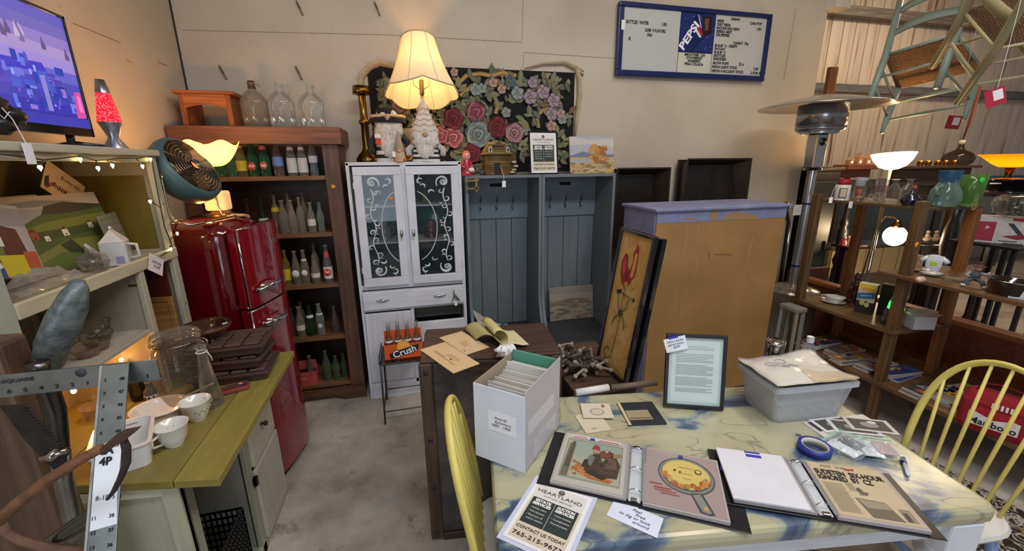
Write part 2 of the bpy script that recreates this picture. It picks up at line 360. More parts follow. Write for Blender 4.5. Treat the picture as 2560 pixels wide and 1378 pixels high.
tm = M('2a2018').bx(WX+.001, WX+.008, WY-.010, WY-.001, 2.12, 4.2); struct(tm.build('trim_1', 'matte'))
m = M('978872')
for a, b in (((455, 75), (960, 87)), ((960, 87), (1305, 106)), ((1305, 106), (1308, 0)), ((1310, 131), (1540, 146)), ((1310, 131), (1306, 190)), ((1990, 20), (1960, 200))):
    p, q = at(*a, 'y', WY-.001), at(*b, 'y', WY-.001); m.bar(p, q, .003, .003, (0, 1, 0))
struct(m.build('trim_2', 'matte'))
m = M('947c60')
for a, b in (((183, 58), (302, 107)), ((395, 155), (420, 165)), ((315, 150), (330, 157))):
    p, q = at(*a, 'x', WX+.001), at(*b, 'x', WX+.001); m.bar(p, q, .003, .003, (1, 0, 0))
struct(m.build('trim_3', 'matte'))
for i, (z0, z1, cc, d) in enumerate(((at(2200, 52, 'y', 4.95).z, at(2200, 27, 'y', 4.95).z, '6f675c', .1), (at(2120, 232, 'y', 4.95).z, at(2120, 212, 'y', 4.95).z, '5e5e5c', .06), (1.30, 1.42, '57534c', .08))):
    struct(M(cc).bx(3.83, 12.9, FY-.04-d, FY-.036, z0, z1).build('trim_%d' % (i+4), 'woodx'))
p = at(2045, 22, 'y', 3.38); q = at(2075, 0, 'y', 3.38)
struct(M('cfc7b8').bx(3.78, 3.95, 3.3, 3.42, p.z, p.z+.9).build('trim_7', 'matte'))
# rust stained wooden board on the end of the back wall
a, b = at(2047, 165, 'y', 3.36), at(2005, 450, 'y', 3.36)
tag(M('6e4426').bx(b.x+.12, b.x+.21, 3.36, 3.398, b.z, a.z).build('wall_board', 'woodz'), 'narrow brown wooden board running up the wall edge behind the patio heater', 'board')
for i, (px_, py_) in enumerate(((548, 163), (739, 165), (741, 2), (936, 4))):
    p = at(px_, py_, 'y', WY-.004)
    o = M('8a6840').bar(p, p+Vector((.03, -.005, -.085)), .012, .008).k('5a4630').tube([p+Vector((.02, -.012, -.05)), p+Vector((.012, -.02, -.03)), p+Vector((0, -.012, -.015))], .003, 5).build('clothespin', 'matte')
    tag(o, ['clothespin on the back wall above the orange step stool', 'clothespin on the back wall above the middle glass jug', 'clothespin at the top edge of the photo, left of two', 'clothespin at the top edge of the photo left of the big lampshade'][i], 'clothespin', 'clothespins on the back wall')
# ================================================================ MENU BOARD
W_, H_ = 1.455, .535
o0 = at(1538, 189, 'y', 3.37); bd = thing('menu_board', 'blue framed menu letter board for drinks and candy on the back wall', 'menu board', o0)
B = frame((0, 0, 0), (1, 0, .0), (0, 0, 1))
f = M('1a2454'); t = .045
f.t(B).bx(0, W_, 0, t, -.02, .02, .008).bx(0, W_, H_-t*.8, H_, -.02, .02, .008).bx(0, t, t, H_-t*.8, -.02, .02, .006).bx(W_-t, W_, t, H_-t*.8, -.02, .02, .006)
f.build('frame', 'plastic', bd)
M('b9bbb6').t(B).bx(t, .56, t, H_-t*.8, -.015, .004).build('letter_panel', 'plastic', bd)
M('c6c5b4').t(B).bx(.567, .89, t, .20, -.015, .004).build('letter_panel', 'plastic', bd)
M('bdbab2').t(B).bx(.897, W_-t, t, H_-t*.8, -.015, .004).build('letter_panel', 'plastic', bd)
pc = M('1f2c66').t(B).bx(.56, .897, .206, H_-t*.8, -.015, .004)
rnd = random.Random(3)
for i in range(46):
    cx, cy = rnd.uniform(.58, .87), rnd.uniform(.22, .47); a = rnd.uniform(.3, 1.2); l = rnd.uniform(.01, .035)
    pc.art([(rnd.choice(['3d5290', '5a70ac', '2c3f80', '7f92c4']), [(cx, cy), (cx+l*cos(a), cy+l*sin(a)), (cx+l*cos(a)+.004, cy+l*sin(a)-.006)])], z=.0045)
pc.art([('141c48', [(.60, .22), (.70, .20+.01), (.80, .33), (.73, .48), (.69, .475)]), ('1a245c', [(.605, .225), (.68, .215), (.79, .335), (.74, .45), (.70, .44)]),
        ('2a1a22', [(.76, .48), (.86, .48), (.87, .36), (.80, .33)]), ('6a4a3a', [(.79, .46), (.83, .465), (.83, .38), (.80, .37)]),
        ('c8ccd0', [(.72, .485), (.728, .488), (.765, .395), (.76, .385)]),
        ('a02430', [(.70, .40), (.745, .41), (.785, .345), (.765, .33)]), ('d8d8dc', [(.692, .385), (.70, .40), (.765, .333), (.772, .318), (.75, .32)])], z=.0052)
pc.build('drink_picture', 'plastic', bd)
def bt(s, u, v, sz, w=None, al='CENTER', bold=.0014, **k): txt(s, B @ Tm(u, v, .004), sz*1.15, '20242c', bd, 'letter_row', w, al, bold, **k)
bt('BOTTLED  WATER', .17, .395, .03, .20); bt('1.00', .41, .395, .028, .045); bt('GUM  5 FLAVORS', .335, .345, .028, .19); bt('35¢', .285, .312, .026); bt('K', .11, .275, .03)
for i, s in enumerate(('SMOOTHIES  2.50', 'STAWBERRY', 'RASBERRY', 'PINA COLADA')): bt(s, .725, .185-.024*i, .024, .2 if i == 0 else None)
bt('DRINKS', 1.09, .475, .022); bt('CAN POP', 1.30, .455, .025); bt('1.00', 1.335, .415, .025)
for i, s in enumerate(('PEPSI', 'DIET PEPSI', 'MOUNTAIN DEW', 'SIERRA MIST', 'DR.PEPPER')): bt(s, .912, .452-.026*i, .025, al='LEFT')
bt('CANDY .75¢', 1.17, .295, .025)
for i, s in enumerate(("M & M ' S - CRISPY", 'PAYDAY', "M & M ' S", 'SKITTLES', 'SNICKERS')): bt(s, .912, .268-.026*i, .025, al='LEFT')
bt('BLOW POPS', .912, .132, .025, al='LEFT'); bt('25 ¢', 1.2, .132, .025); bt('NEON LIGHT STICK', .905, .102, .025, al='LEFT'); bt('2.00', 1.36, .102, .025); bt('NEON 4 IN LIGHT STICK', .905, .07, .025, .33, al='LEFT'); bt('2 FOR 3', 1.36, .068, .025)
txt('PEPSI', B @ Tm(.655, .325, .0055) @ Rz(radians(56)), .085, 'e8e8ec', bd, 'brand_lettering', .235, bold=.003)
tag(M('e6e4de').t(frame(o0, (1, 0, 0), (0, 0, 1))).bx(.02, .05, .33, .40, .022, .025, .001).build('price_tag', 'paper'), 'blank white tag hanging over the left edge of the menu board', 'tag')
# ================================================================ BOTTLE SHELF
bs = thing('bottle_shelf', 'tall rustic dark wooden shelf unit full of old soda bottles', 'shelf', (-.86, 3.2, 0))
def lb(o, x0, x1, y0, y1, z0, z1, mat, col, name, b=.004):
    L = o.location; return M(col).bx(x0-L.x, x1-L.x, y0-L.y, y1-L.y, z0-L.z, z1-L.z, b).build(name, mat, o)
DW = '6a442c'
lb(bs, -1.335, -.375, 2.985, 3.012, 1.835, 1.94, 'woodx', '74482c', 'top_fascia')
lb(bs, -1.335, -.375, 3.012, 3.385, 1.915, 1.94, 'woodx', '74482c', 'top_panel')
lb(bs, -.4, -.375, 3.012, 3.385, 1.835, 1.915, 'woodx', '74482c', 'top_side')
o = lb(bs, -.505, -.405, 3.03, 3.385, .02, 1.835, 'woodz', '5e3e2c', 'side_post')
lb(bs, -1.33, -1.25, 3.03, 3.385, .02, 1.835, 'woodz', '5e3e2c', 'side_post')
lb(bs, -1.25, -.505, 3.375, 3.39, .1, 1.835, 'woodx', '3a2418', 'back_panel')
SHZ = (1.64, 1.262, .90, .505, .13)
for z in SHZ: lb(bs, -1.25, -.505, 3.04, 3.375, z-.03, z, 'woodx', '7c5230', 'shelf_board')
m = M('5c3c26'); L = bs.location
m.t(Tm(-1.33-L.x, 3.028-L.y, 0) @ Matrix(((1, 0, 0, 0), (0, 0, 1, 0), (0, 1, 0, 0), (0, 0, 0, 1)))).prism([(0, 0), (.09, 0), (.14, .05), (.72, .05), (.78, 0), (.93, 0), (.93, .10), (0, .10)], -.025, 0)
m.build('base_apron', 'woodx', bs)
p = at(833, 467, 'y', 3.026); M('f09a2c').lathe([(.0, 0), (.014, 0), (.014, .002), (0, .002)], 16, (p.x-L.x, p.y-L.y, p.z), d=(0, -1, 0)).build('price_sticker', 'paper', bs)
# soda bottles
def bottle(name, label, loc, h, r, gcol, bands=(), cat='bottle', group=None, kind='soda', cap=None, gm='bottle', words=None, wcol='fff'):
    P = {'soda': [(0, .01), (.85, 0), (1, .03), (1, .42), (.93, .52), (.6, .70), (.40, .84), (.38, .955), (.5, .96), (.5, 1), (.3, 1)],
         'cola': [(0, .01), (.82, 0), (.9, .04), (.86, .2), (.8, .28), (1, .46), (.95, .56), (.55, .76), (.38, .9), (.38, .96), (.48, .965), (.48, 1), (.3, 1)],
         'tall': [(0, .01), (.9, 0), (1, .04), (1, .58), (.75, .68), (.36, .78), (.33, .95), (.42, .96), (.42, 1), (.26, 1)],
         'plain': [(0, .01), (.9, 0), (1, .05), (1, .62), (.55, .76), (.5, .95), (.6, .955), (.6, 1), (.4, 1)]}[kind]
    prof = [(a*r, b*h) for a, b in P]
    t = thing(name, label, cat, loc, random.uniform(-.4, .4), group)
    M(gcol).lathe(prof, 18).build('glass_body', gm, t)
    def rad(z):
        for (a, b), (c, d) in zip(prof, prof[1:]):
            if b <= z <= d and d > b: return a+(c-a)*(z-b)/(d-b)
        return r
    for (z0, z1, cc) in bands:
        z0 *= h; z1 *= h; m = M(cc); n = 10
        m.lathe([(rad(z0)+.0012, z0), (rad((z0+z1)/2)+.0012, (z0+z1)/2), (rad(z1)+.0012, z1)], 24)
        m.build('label_band', 'paper', t)
    if words:
        z, s, c2, sz = words[0]*h, words[1], words[2], words[3]
        M(c2).lathe([(0, 0), (sz, 0), (sz*.98, .0008), (0, .0008)], 18, (0, -rad(z)-.0022, z), sx=.9, d=(0, -1, 0)).build('painted_badge', 'paper', t)
        if s: txt(s, frame((0, -rad(z)-.003, z), (1, 0, 0), (0, 0, 1)), sz*.8, wcol, t, 'badge_lettering', sz*1.2, bold=.0006)
    if cap: M(cap).lathe([(0, h+.006), (r*.52, h+.006), (r*.55, h-.008), (r*.5, h-.01)], 14).build('cap', 'satin', t)
    t.rotation_euler.z = 0
    return t
ROW = ['top', 'second', 'third', 'fourth', 'bottom']
def row(i, items):
    z = SHZ[i]
    for (px_, yy, h, r, kind, g, bands, words, lab) in items:
        p = at(px_, {0: 440, 1: 580, 2: 712, 3: 850, 4: 962}[i], 'y', yy)
        bottle('soda_bottle', lab+', %s shelf of bottle unit' % ROW[i], (p.x, yy, z+.0005), h, r, g, bands, group='old soda bottles on the wooden shelf unit', kind=kind, words=words)
CL, GR, CB = 'c8c0a8', '4c8a4c', 'b8b4a4'
row(0, [(530, 3.12, .2, .028, 'soda', '7c8a5c', (), None, 'dusky olive bottle nearest the lit glass bowl lamp'),
 (556, 3.1, .22, .030, 'soda', '5c9a3c', (), None, 'bright green bottle without label'),
 (583, 3.1, .235, .031, 'soda', '79a070', (), (.66, '', 'dfe0d8', .016), 'pale green bottle with small white neck badge'),
 (609, 3.1, .245, .032, 'soda', 'b8b070', ((.14, .40, 'd8b830'), (.72, .78, 'd8b830')), None, 'clear bottle with broad yellow label'),
 (638, 3.1, .238, .031, 'soda', '4c8a58', (), (.26, 'POP', 'd8483c', .026), 'green bottle with red and white round badge'),
 (667, 3.1, .243, .032, 'soda', '4a8660', ((.68, .78, 'd87060'),), (.28, 'up', 'd8604c', .024), 'green bottle with pink neck band and orange badge'),
 (700, 3.1, .24, .031, 'soda', 'a88c74', ((.26, .5, '7080b4'),), None, 'brown tinted bottle with blue label'),
 (734, 3.1, .245, .030, 'soda', 'b0b2aa', ((.08, .46, 'c8c4bc'), (.66, .74, 'd4d0c8')), None, 'clear bottle with white label, left of the pair'),
 (761, 3.1, .245, .030, 'soda', 'b0b2aa', ((.08, .46, 'c8c4bc'), (.66, .74, 'd4d0c8')), None, 'clear bottle with white label, right of the pair'),
 (788, 3.1, .24, .029, 'cola', '98a0a4', ((.34, .52, 'b4b4b8'),), None, 'grey glass bottle with white script, rightmost')])
row(1, [(586, 3.14, .2, .02, 'tall', 'b09a86', (), None, 'slim pinkish cruet bottle'),
 (628, 3.14, .23, .028, 'soda', '4a3a24', (), (.5, '', 'd89858', .02), 'dark bottle with round orange badge'),
 (664, 3.16, .24, .028, 'soda', '34402c', ((.3, .42, 'c4c8a8'),), None, 'dark green bottle with pale band'),
 (697, 3.2, .25, .026, 'tall', 'b0a888', ((.55, .66, 'd4b428'),), None, 'tall clear bottle with yellow neck label'),
 (714, 3.1, .22, .03, 'soda', 'b8ac98', (), None, 'plain clear bottle just clear of the red fridge'),
 (731, 3.2, .26, .025, 'tall', 'b49a84', ((.4, .5, 'c87860'),), None, 'tall bottle with faded red band at the back'),
 (736, 3.1, .22, .027, 'soda', 'c4b8a0', (), None, 'plain milky bottle in front of the tall ones'),
 (757, 3.12, .235, .025, 'tall', 'c0b49c', (), None, 'slender plain bottle in the middle'),
 (768, 3.22, .26, .022, 'tall', 'b4a890', (), None, 'very slender tall bottle at the back'),
 (783, 3.1, .2, .026, 'soda', 'c0b8a4', ((.22, .44, 'd8d0c4'),), None, 'clear bottle with white printed label'),
 (806, 3.1, .2, .025, 'cola', 'a8b4a0', (), None, 'pale green waisted bottle at the right end')])
row(2, [(722, 3.12, .24, .026, 'tall', 'c4a83c', ((.12, .45, 'd4b838'),), None, 'yellowish bottle beside the red fridge'),
 (746, 3.1, .235, .028, 'soda', 'bcac90', (), (.33, 'A', 'e4e0d8', .026), 'clear bottle with white badge and dark figure'),
 (768, 3.1, .24, .028, 'soda', 'c0b090', ((.68, .73, 'd8d4c8'),), (.33, 'P', 'e4dfd4', .022), 'clear bottle with white bands and letter badge'),
 (796, 3.2, .26, .027, 'tall', 'bcac8c', (), None, 'tall plain bottle standing at the back'),
 (793, 3.08, .2, .028, 'soda', 'b8a888', ((.22, .38, 'd8ccb8'),), None, 'shorter bottle with cream label'),
 (825, 3.1, .265, .030, 'soda', 'a8a098', ((.10, .42, 'e0dcd4'), (.68, .84, 'cc4a44')), (.28, 'TRUE', 'c83838', .027), 'bottle with red and white label and red neck')])
row(3, [(737, 3.12, .21, .026, 'soda', '6a6450', (), None, 'dim bottle half behind the red fridge'),
 (757, 3.1, .225, .029, 'soda', 'c0b090', ((.22, .4, 'd8c8ac'),), None, 'clear bottle with cream lettered label'),
 (763, 3.2, .23, .024, 'tall', '9a9480', (), None, 'smoky bottle at the back'),
 (783, 3.1, .23, .03, 'soda', '2c5c34', ((.6, .68, 'dcdcd4'),), None, 'dark green bottle with white neck label'),
 (807, 3.1, .235, .030, 'cola', 'b4bcac', ((.66, .7, 'e8e8e0'),), (.3, '', 'c4c8c0', .018), 'clear waisted bottle with white badge'),
 (844, 3.12, .2, .025, 'soda', '8c7c68', (), None, 'brownish plain bottle standing alone at right')])
row(4, [(823, 3.1, .24, .028, 'cola', '74846c', (), None, 'tall green waisted bottle'),
 (846, 3.1, .19, .027, 'cola', '6c8468', (), None, 'short green waisted bottle'),
 (866, 3.12, .19, .024, 'cola', '687c5c', (), None, 'green bottle half behind the right post')])
p = at(772, 962, 'y', 3.06)
ct = thing('bottle_carton', 'faded red cardboard soda carton on the bottom shelf of the bottle unit', 'carton', (p.x, 3.12, .1305))
M('b04a44').bx(-.075, .06, -.06, -.056, 0, .10).bx(-.075, .06, .056, .06, 0, .10).bx(-.075, -.071, -.056, .056, 0, .10).bx(.056, .06, -.056, .056, 0, .10).bx(-.071, .056, -.056, .056, 0, .004).build('carton_body', 'paper', ct)
M('a84640').bx(-.075, .06, -.003, .003, .10, .17, .002).build('handle_panel', 'paper', ct)
txt('Cola', frame((-.04, -.061, .05), (1, 0, 0), (0, 0, 1)), .03, 'd8b8b0', ct, shear=.3)
bottle('soda_bottle', 'grey bottle standing up out of the faded red carton', (p.x+.02, 3.09, .135), .215, .024, '8c8478', kind='soda', group='old soda bottles on the wooden shelf unit')
# step stool on the unit
a = at(440, 318, 'y', 3.06); b = at(606, 318, 'y', 3.06)
st = thing('step_stool', 'orange brown pine step stool on top of the bottle shelf unit', 'stool', ((a.x+b.x)/2, 3.18, 1.9405))
hw = (b.x-a.x)/2-.036
M('a85c26').bx(-hw-.02, hw+.02, -.13, .13, .185, .205, .004).build('seat', 'woodx', st)
for s in (-1, 1):
    M('9a5222').bx(s*(hw-.035), s*(hw-.005), -.12, .12, 0, .185, .003).build('side_panel', 'woodz', st)
m = M('b4642c').t(Matrix(((1, 0, 0, 0), (0, 0, 1, -.115), (0, 1, 0, 0), (0, 0, 0, 1)))); q = hw-.03
m.prism([(-q, .185), (-q, .105)]+[(-q+2*q*i/12, .105+.02*sin(pi*i/12)) for i in range(1, 12)]+[(q, .105), (q, .185)], -.008, .008); m.build('apron', 'woodx', st)
# glass jugs
for i, (px_, gc) in enumerate(((641, 'b4a68e'), (711, 'd8d8cc'), (784, 'dcdcd0'))):
    p = at(px_, 316, 'y', 3.17); p.x += (.008, 0, .004)[i]
    j = thing('glass_jug', ['dusty brownish gallon glass jug next to the step stool', 'clear gallon glass jug in the middle of three on the bottle unit', 'clear gallon glass jug at the right end of the bottle unit'][i], 'jug', (p.x, 3.17, 1.9405), [-.3, 0, .2][i], 'gallon jugs on the bottle shelf unit'); j.scale = (.96, .96, 1)
    M(gc).lathe([(0, .004), (.07, 0), (.080, .012), (.082, .15), (.078, .175), (.055, .205), (.03, .225), (.022, .232), (.022, .262), (.026, .264), (.026, .275), (.018, .275)], 28).build('glass_body', 'glass' if i else 'bottle', j)
    M(gc).tube([(.024, 0, .258), (.045, 0, .262), (.058, 0, .245), (.06, 0, .215), (.052, 0, .205)], .006, 8).build('handle', 'glass', j)
    if i == 0: M('5a4030').lathe([(.0, .285), (.02, .285), (.024, .24), (.022, .24)], 14).build('neck_stain', 'matte', j)
# ================================================================ WHITE CABINET
X0, X1, YF = -.365, .385, 2.95
wc = thing('kitchen_cabinet', 'tall white painted kitchen cabinet with two scroll painted glass doors', 'cabinet', ((X0+X1)/2, YF, 0)); L = wc.location
WH = 'd6d5d8'
lb(wc, X0, X0+.022, YF, 3.35, 0, 1.72, 'paintz', WH, 'side_panel'); lb(wc, X1-.022, X1, YF, 3.35, 0, 1.72, 'paintz', WH, 'side_panel')
lb(wc, X0, X1, YF, 3.35, 1.70, 1.722, 'paintx', WH, 'top_panel', .003); lb(wc, X0+.022, X1-.022, 3.338, 3.35, 0, 1.70, 'paintz', '3a4644', 'back_panel', .001)
def FP(x, y): return at(x, y, 'y', YF)
zc = FP(1000, 725).z; zd = FP(1000, 768).z
lb(wc, X0+.022, X1-.022, YF+.002, YF+.02, FP(1010, 712).z-.02, FP(1010, 708).z, 'paintx', WH, 'rail', .002)
lb(wc, X0+.022, X1-.022, YF+.002, 3.35, zd-.02, zd-.002, 'paintx', WH, 'middle_shelf', .002)
lb(wc, X0+.022, X1-.022, YF+.04, 3.35, FP(1010, 712).z-.02, FP(1010, 712).z-.004, 'paintx', '8a8c8c', 'cabinet_floor', .001)
gz = [FP(950, 519).z, FP(955, 612).z]
for z in gz: lb(wc, X0+.03, X1-.03, YF+.06, 3.34, z-.006, z+.004, 'paintx', 'dcdcda', 'inner_shelf', .001)
def door(x0, x1, z0, z1, fw, hs):
    d = thing('door', None, None, ((x0+x1)/2-L.x, -.022, z0)); d.parent = wc; w2 = (x1-x0)/2; h = z1-z0
    m = M(WH); m.bx(-w2, w2, -.0, .022, 0, fw*1.1, .004).bx(-w2, w2, 0, .022, h-fw, h, .004).bx(-w2, -w2+fw, 0, .022, fw*1.1, h-fw, .004).bx(w2-fw, w2, 0, .022, fw*1.1, h-fw, .004)
    m.build('door_frame', 'satin', d)
    gw, gh, g0 = w2-fw, h-2.1*fw, fw*1.1
    M('66787a').bx(-gw, gw, .012, .014, g0, g0+gh).build('pane', 'glass', d)
    # painted scrolls: C curls, rosettes and half an oval, mirrored between the doors
    m = M('c9cfcd')
    def sp(cx, cz, r, a0, turns, sgn, w=.0045):
        w *= 1.45
        n = 26; pts = []; rr = []
        for i in range(n+1):
            q = i/n; rad = r*(1-.82*q); a = a0+sgn*turns*2*pi*q; pts.append((hs*(cx+rad*cos(a)), .0105, cz+rad*sin(a))); rr.append(w*(.35+1.0*sin(pi*min(1, q*1.1+.05))))
        m.tube(pts, rr, 6, flat=.45)
    for v in (1, -1):
        cz = g0+gh/2+v*(gh/2-.052); sp(-gw+.058, cz, .047, v*-.6, 1.05, v, .0068); sp(-gw+.058, cz, .018, 0, 1.3, 1, .003)
        m.tube([(hs*(-gw+.058+.017*cos(a)), .0105, cz+.017*sin(a)) for a in [i*pi/8 for i in range(16)]], .0025, 5, True)
        for k2 in range(5):
            a = k2*2*pi/5; m.sph((hs*(-gw+.058+.009*cos(a)), .0105, cz+.009*sin(a)), .0045, .001, .0045, 8, 4)
        sp(gw-.035, g0+gh/2+v*(gh/2-.045), .024, v*2.4, .9, -v, .0045); sp(gw-.058, g0+gh/2+v*(gh/2-.082), .024, v*.4, .55, v, .0045)
        m.tube([(hs*(gw-.03), .0105, g0+gh/2+v*(gh/2-.02)), (hs*(gw-.036), .0105, g0+gh/2+v*(gh/2-.004))], .003, 5)
        sp(gw-.10, g0+gh/2+v*(gh/2-.125), .03, v*2.8, .5, -v, .004)
    vx = lambda q: -gw+.046+.013*sin(q*pi*5); za_, zb_ = g0+.088, g0+gh-.088
    m.tube([(hs*vx(q), .0105, za_+(zb_-za_)*q) for q in [i/40 for i in range(41)]], [.003+.0022*abs(sin(pi*5*i/40)) for i in range(41)], 6)
    for k2 in range(10):
        q = (k2+.5)/10; z = za_+(zb_-za_)*q; v = 1 if z > g0+gh/2 else -1; s2 = 1 if k2 % 2 else -1
        sp(vx(q)+s2*.020, z+v*.006, .021, (pi if s2 > 0 else 0)-v*.5, .95, s2*v, .0036)
        if k2 % 2 == 0: sp(vx(q)+.024, z-v*.02, .013, pi, .6, v, .003)
    ell = []
    for i in range(31):
        a = pi/2+pi*i/30; ell.append((hs*(gw+.04+(gw*1.42)*cos(a)), .0105, g0+gh/2+(gh*.36)*sin(a)))
    m.tube([p for p in ell if abs(p[0]) < gw-.002], .0034, 6)
    m.build('painted_scrollwork', 'paper', d)
    hx = hs*(w2-fw*.5); hz = h*.45
    M('c8c8cc').lathe([(0, -.04), (.004, -.038), (.0075, -.02), (.010, 0), (.0075, .02), (.004, .038), (0, .04)], 12, (hx, -.016, hz), sy=.8).tube([(hx, 0, hz-.03), (hx, -.014, hz-.03)], .003, 6).tube([(hx, 0, hz+.03), (hx, -.014, hz+.03)], .003, 6).build('handle', 'chrome', d)
    for zz in (.12, h-.12): M('d0d0d0').bx(-hs*(w2)-.004, -hs*(w2)+.004, -.004, .01, zz-.02, zz+.02, .001).build('hinge', 'satin', d)
dz0, dz1 = FP(1010, 710).z, FP(1010, 416).z
xm = FP(1015, 560).x
door(FP(880, 420).x, xm-.006, dz0, dz1, .055, 1); door(xm+.02, X1-.02, dz0, dz1, .055, -1)
lb(wc, xm-.012, xm+.026, YF+.001, YF+.02, dz0-.02, 1.70, 'paintz', WH, 'stile', .002)
dr = lb(wc, X0+.02, X1-.022, YF-.022, YF+.3, zd, zc+.003, 'paintx', 'd8d7da', 'drawer', .005)
for px_ in (958, 1099):
    p = FP(px_, 745); c = (p.x-L.x, -.036, (zc+zd)/2+.01)
    M('c8c8cc').lathe([(0, -.045), (.004, -.042), (.008, -.02), (.011, 0), (.008, .02), (.004, .042), (0, .045)], 12, c, sx=.8, d=(1, 0, 0)).tube([(c[0]-.03, -.022, c[2]), (c[0]-.03, -.036, c[2])], .003, 6).tube([(c[0]+.03, -.022, c[2]), (c[0]+.03, -.036, c[2])], .003, 6).build('handle', 'chrome', dr)
xs_ = FP(1033, 800).x
lb(wc, X0+.022, xs_-.012, YF-.015, YF+.01, .14, zd-.03, 'paintz', 'd2d0d2', 'lower_door', .004)
lb(wc, xs_-.012, xs_+.012, YF, YF+.02, .1, zd-.02, 'paintz', WH, 'lower_stile', .002)
lb(wc, X0+.022, X1-.022, YF, YF+.02, 0, .13, 'paintx', WH, 'kick_board', .002)
z1 = FP(1100, 800).z
lb(wc, xs_+.012, X1-.022, YF-.012, YF+.012, .14, z1, 'paintx', 'dcdcde', 'lower_drawer_front', .004)
lb(wc, xs_+.012, X1-.03, YF+.1, YF+.11, z1, zd-.02, 'matte', '5e5f55', 'inner_panel', .001)
p = at(978, 497, 'y', YF-.012); M('f08a24').lathe([(0, 0), (.012, 0), (.012, .001), (0, .001)], 14, (p.x-L.x, p.y-L.y, p.z), d=(0, -1, 0)).build('price_sticker', 'paper', wc)
# things behind the glass
for (px_, py_, lab, cc) in ((965, 610, 'grey ceramic jug behind the left glass door of the white cabinet', '7c8080'), (1080, 610, 'dark red ceramic pitcher behind the right glass door of the white cabinet', '6a4444')):
    p = at(px_, py_, 'y', 3.13); q = thing('pitcher', lab, 'pitcher', (p.x, 3.13, gz[1]+.0045))
    M(cc).lathe([(0, 0), (.035, 0), (.048, .04), (.045, .08), (.028, .11), (.032, .13), (.028, .13)], 18).build('body', 'ceramic', q); M(cc).tube([(.04, 0, .1), (.065, 0, .095), (.068, 0, .06), (.045, 0, .04)], .005, 7).build('handle', 'ceramic', q)
p = at(1062, 500, 'y', 3.1); bottle('spice_bottle', 'small brass topped bottle on the upper shelf behind the right glass door', (p.x, 3.1, gz[0]+.0045), .11, .02, '9c9464', kind='plain')
for i, px_ in enumerate((958, 1080)):
    p = at(px_, 575, 'y', 3.25); o = M('2c6a68'); 
    o.lathe([(0, 0), (.1, .004), (.115, .02), (.112, .02), (.095, .007), (0, .004)], 26, (p.x, 3.275, gz[1]+.124), d=(0, -1, .12))
    tag(o.build('plate', 'ceramic'), 'teal plate standing behind the %s glass door' % ('left' if i == 0 else 'right'), 'plate', 'teal plates in the white cabinet')
# leaf decoration clipped to the drawer
p = at(1135, 740, 'y', YF-.03); lf = thing('leaf_ornament', 'green feather ornament with white tag pinned on the drawer of the white cabinet', 'ornament', p)
M('4c5a34').tube([(0, 0, .05), (.004, -.003, 0), (-.02, -.003, -.05)], [.002, .009, .001], 6, flat=.4).tube([(0, 0, .02), (.02, -.004, -.015), (.045, -.004, -.04)], [.002, .012, .001], 6, flat=.3).build('feather', 'matte', lf)
M('eeeae2').bx(.0, .022, -.003, -.001, -.075, -.045).build('tag', 'paper', lf)
# ================================================================ TAPESTRY
TY = 3.388
def TP(x, y): return at(x, y, 'y', TY)
a, b = TP(917, 168), TP(1437, 174); TW = b.x-a.x; TZ1 = (a.z+b.z)/2; TZ0 = 1.64; TH = TZ1-TZ0
tp = thing('floral_tapestry', 'black wall tapestry with roses and pansies behind the big lampshade', 'tapestry', (a.x, TY, TZ0)); B = frame((0, 0, 0), (1, 0, 0), (0, 0, 1))
m = M('0e0d10').t(B)
m.grid(lambda u, v: Vector((u*TW, v*TH, .004*sin(u*22)*(1-v)+.002)), 40, 12); m.build('black_cloth', 'fabric', tp)
fl = M().t(B); rnd = random.Random(11); zc_ = [.006]
def poly(col, pts): fl.k(col); fl.add([(x, y, zc_[0]) for x, y in pts], [tuple(range(len(pts)))]); zc_[0] += .000005
def blob(cx, cy, r, k, amp, ph=0, n=22): return [(cx+r*(1+amp*sin(k*t+ph))*cos(t), cy+r*(1+amp*sin(k*t+ph))*sin(t)) for t in [2*pi*i/n for i in range(n)]]
def leaf(cx, cy, l, a, col, vein='a8ad94'):
    pts = []
    for i in range(9): q = i/8; pts.append((q*l, .26*l*sin(pi*q**.8)))
    for i in range(1, 8): q = 1-i/8; pts.append((q*l, -.26*l*sin(pi*q**.8)))
    R = [(cx+x*cos(a)-y*sin(a), cy+x*sin(a)+y*cos(a)) for x, y in pts]; poly(col, R)
    poly(vein, [(cx+x*cos(a)-y*sin(a), cy+x*sin(a)+y*cos(a)) for x, y in ((0, .002), (l*.9, 0), (0, -.002))])
    for q in (.3, .5, .7):
        for s in (1, -1): poly(vein, [(cx+x*cos(a)-y*sin(a), cy+x*sin(a)+y*cos(a)) for x, y in ((q*l, 0), ((q+.16)*l, s*.15*l), ((q+.03)*l, 0))])
def uv(px_, py_): p = TP(px_, py_); return p.x-a.x, p.z-TZ0
PXM = TW/520
def rose(px_, py_, rp, c1, c2, c3):
    x, y = uv(px_, py_); r = rp*PXM*1.08
    poly(c3, blob(x, y, r, 5, .09, rnd.random()*6)); poly(c1, blob(x, y, r*.93, 5, .1, rnd.random()*6))
    for j in range(6):
        t = j*pi/3+rnd.random(); q = .52*r
        poly(c2, blob(x+q*cos(t), y+q*sin(t), r*.36, 2, .25, t*2, 12)); poly(c1, blob(x+q*.86*cos(t), y+q*.86*sin(t), r*.33, 2, .25, t*2, 12))
    poly(c3, blob(x, y, r*.5, 4, .08)); poly(c1, blob(x, y, r*.44, 4, .1)); poly(c2, blob(x+r*.03, y+r*.03, r*.32, 3, .15)); poly(c3, blob(x-r*.02, y-r*.01, r*.24, 3, .15)); poly(c1, blob(x, y, r*.15, 3, .1))
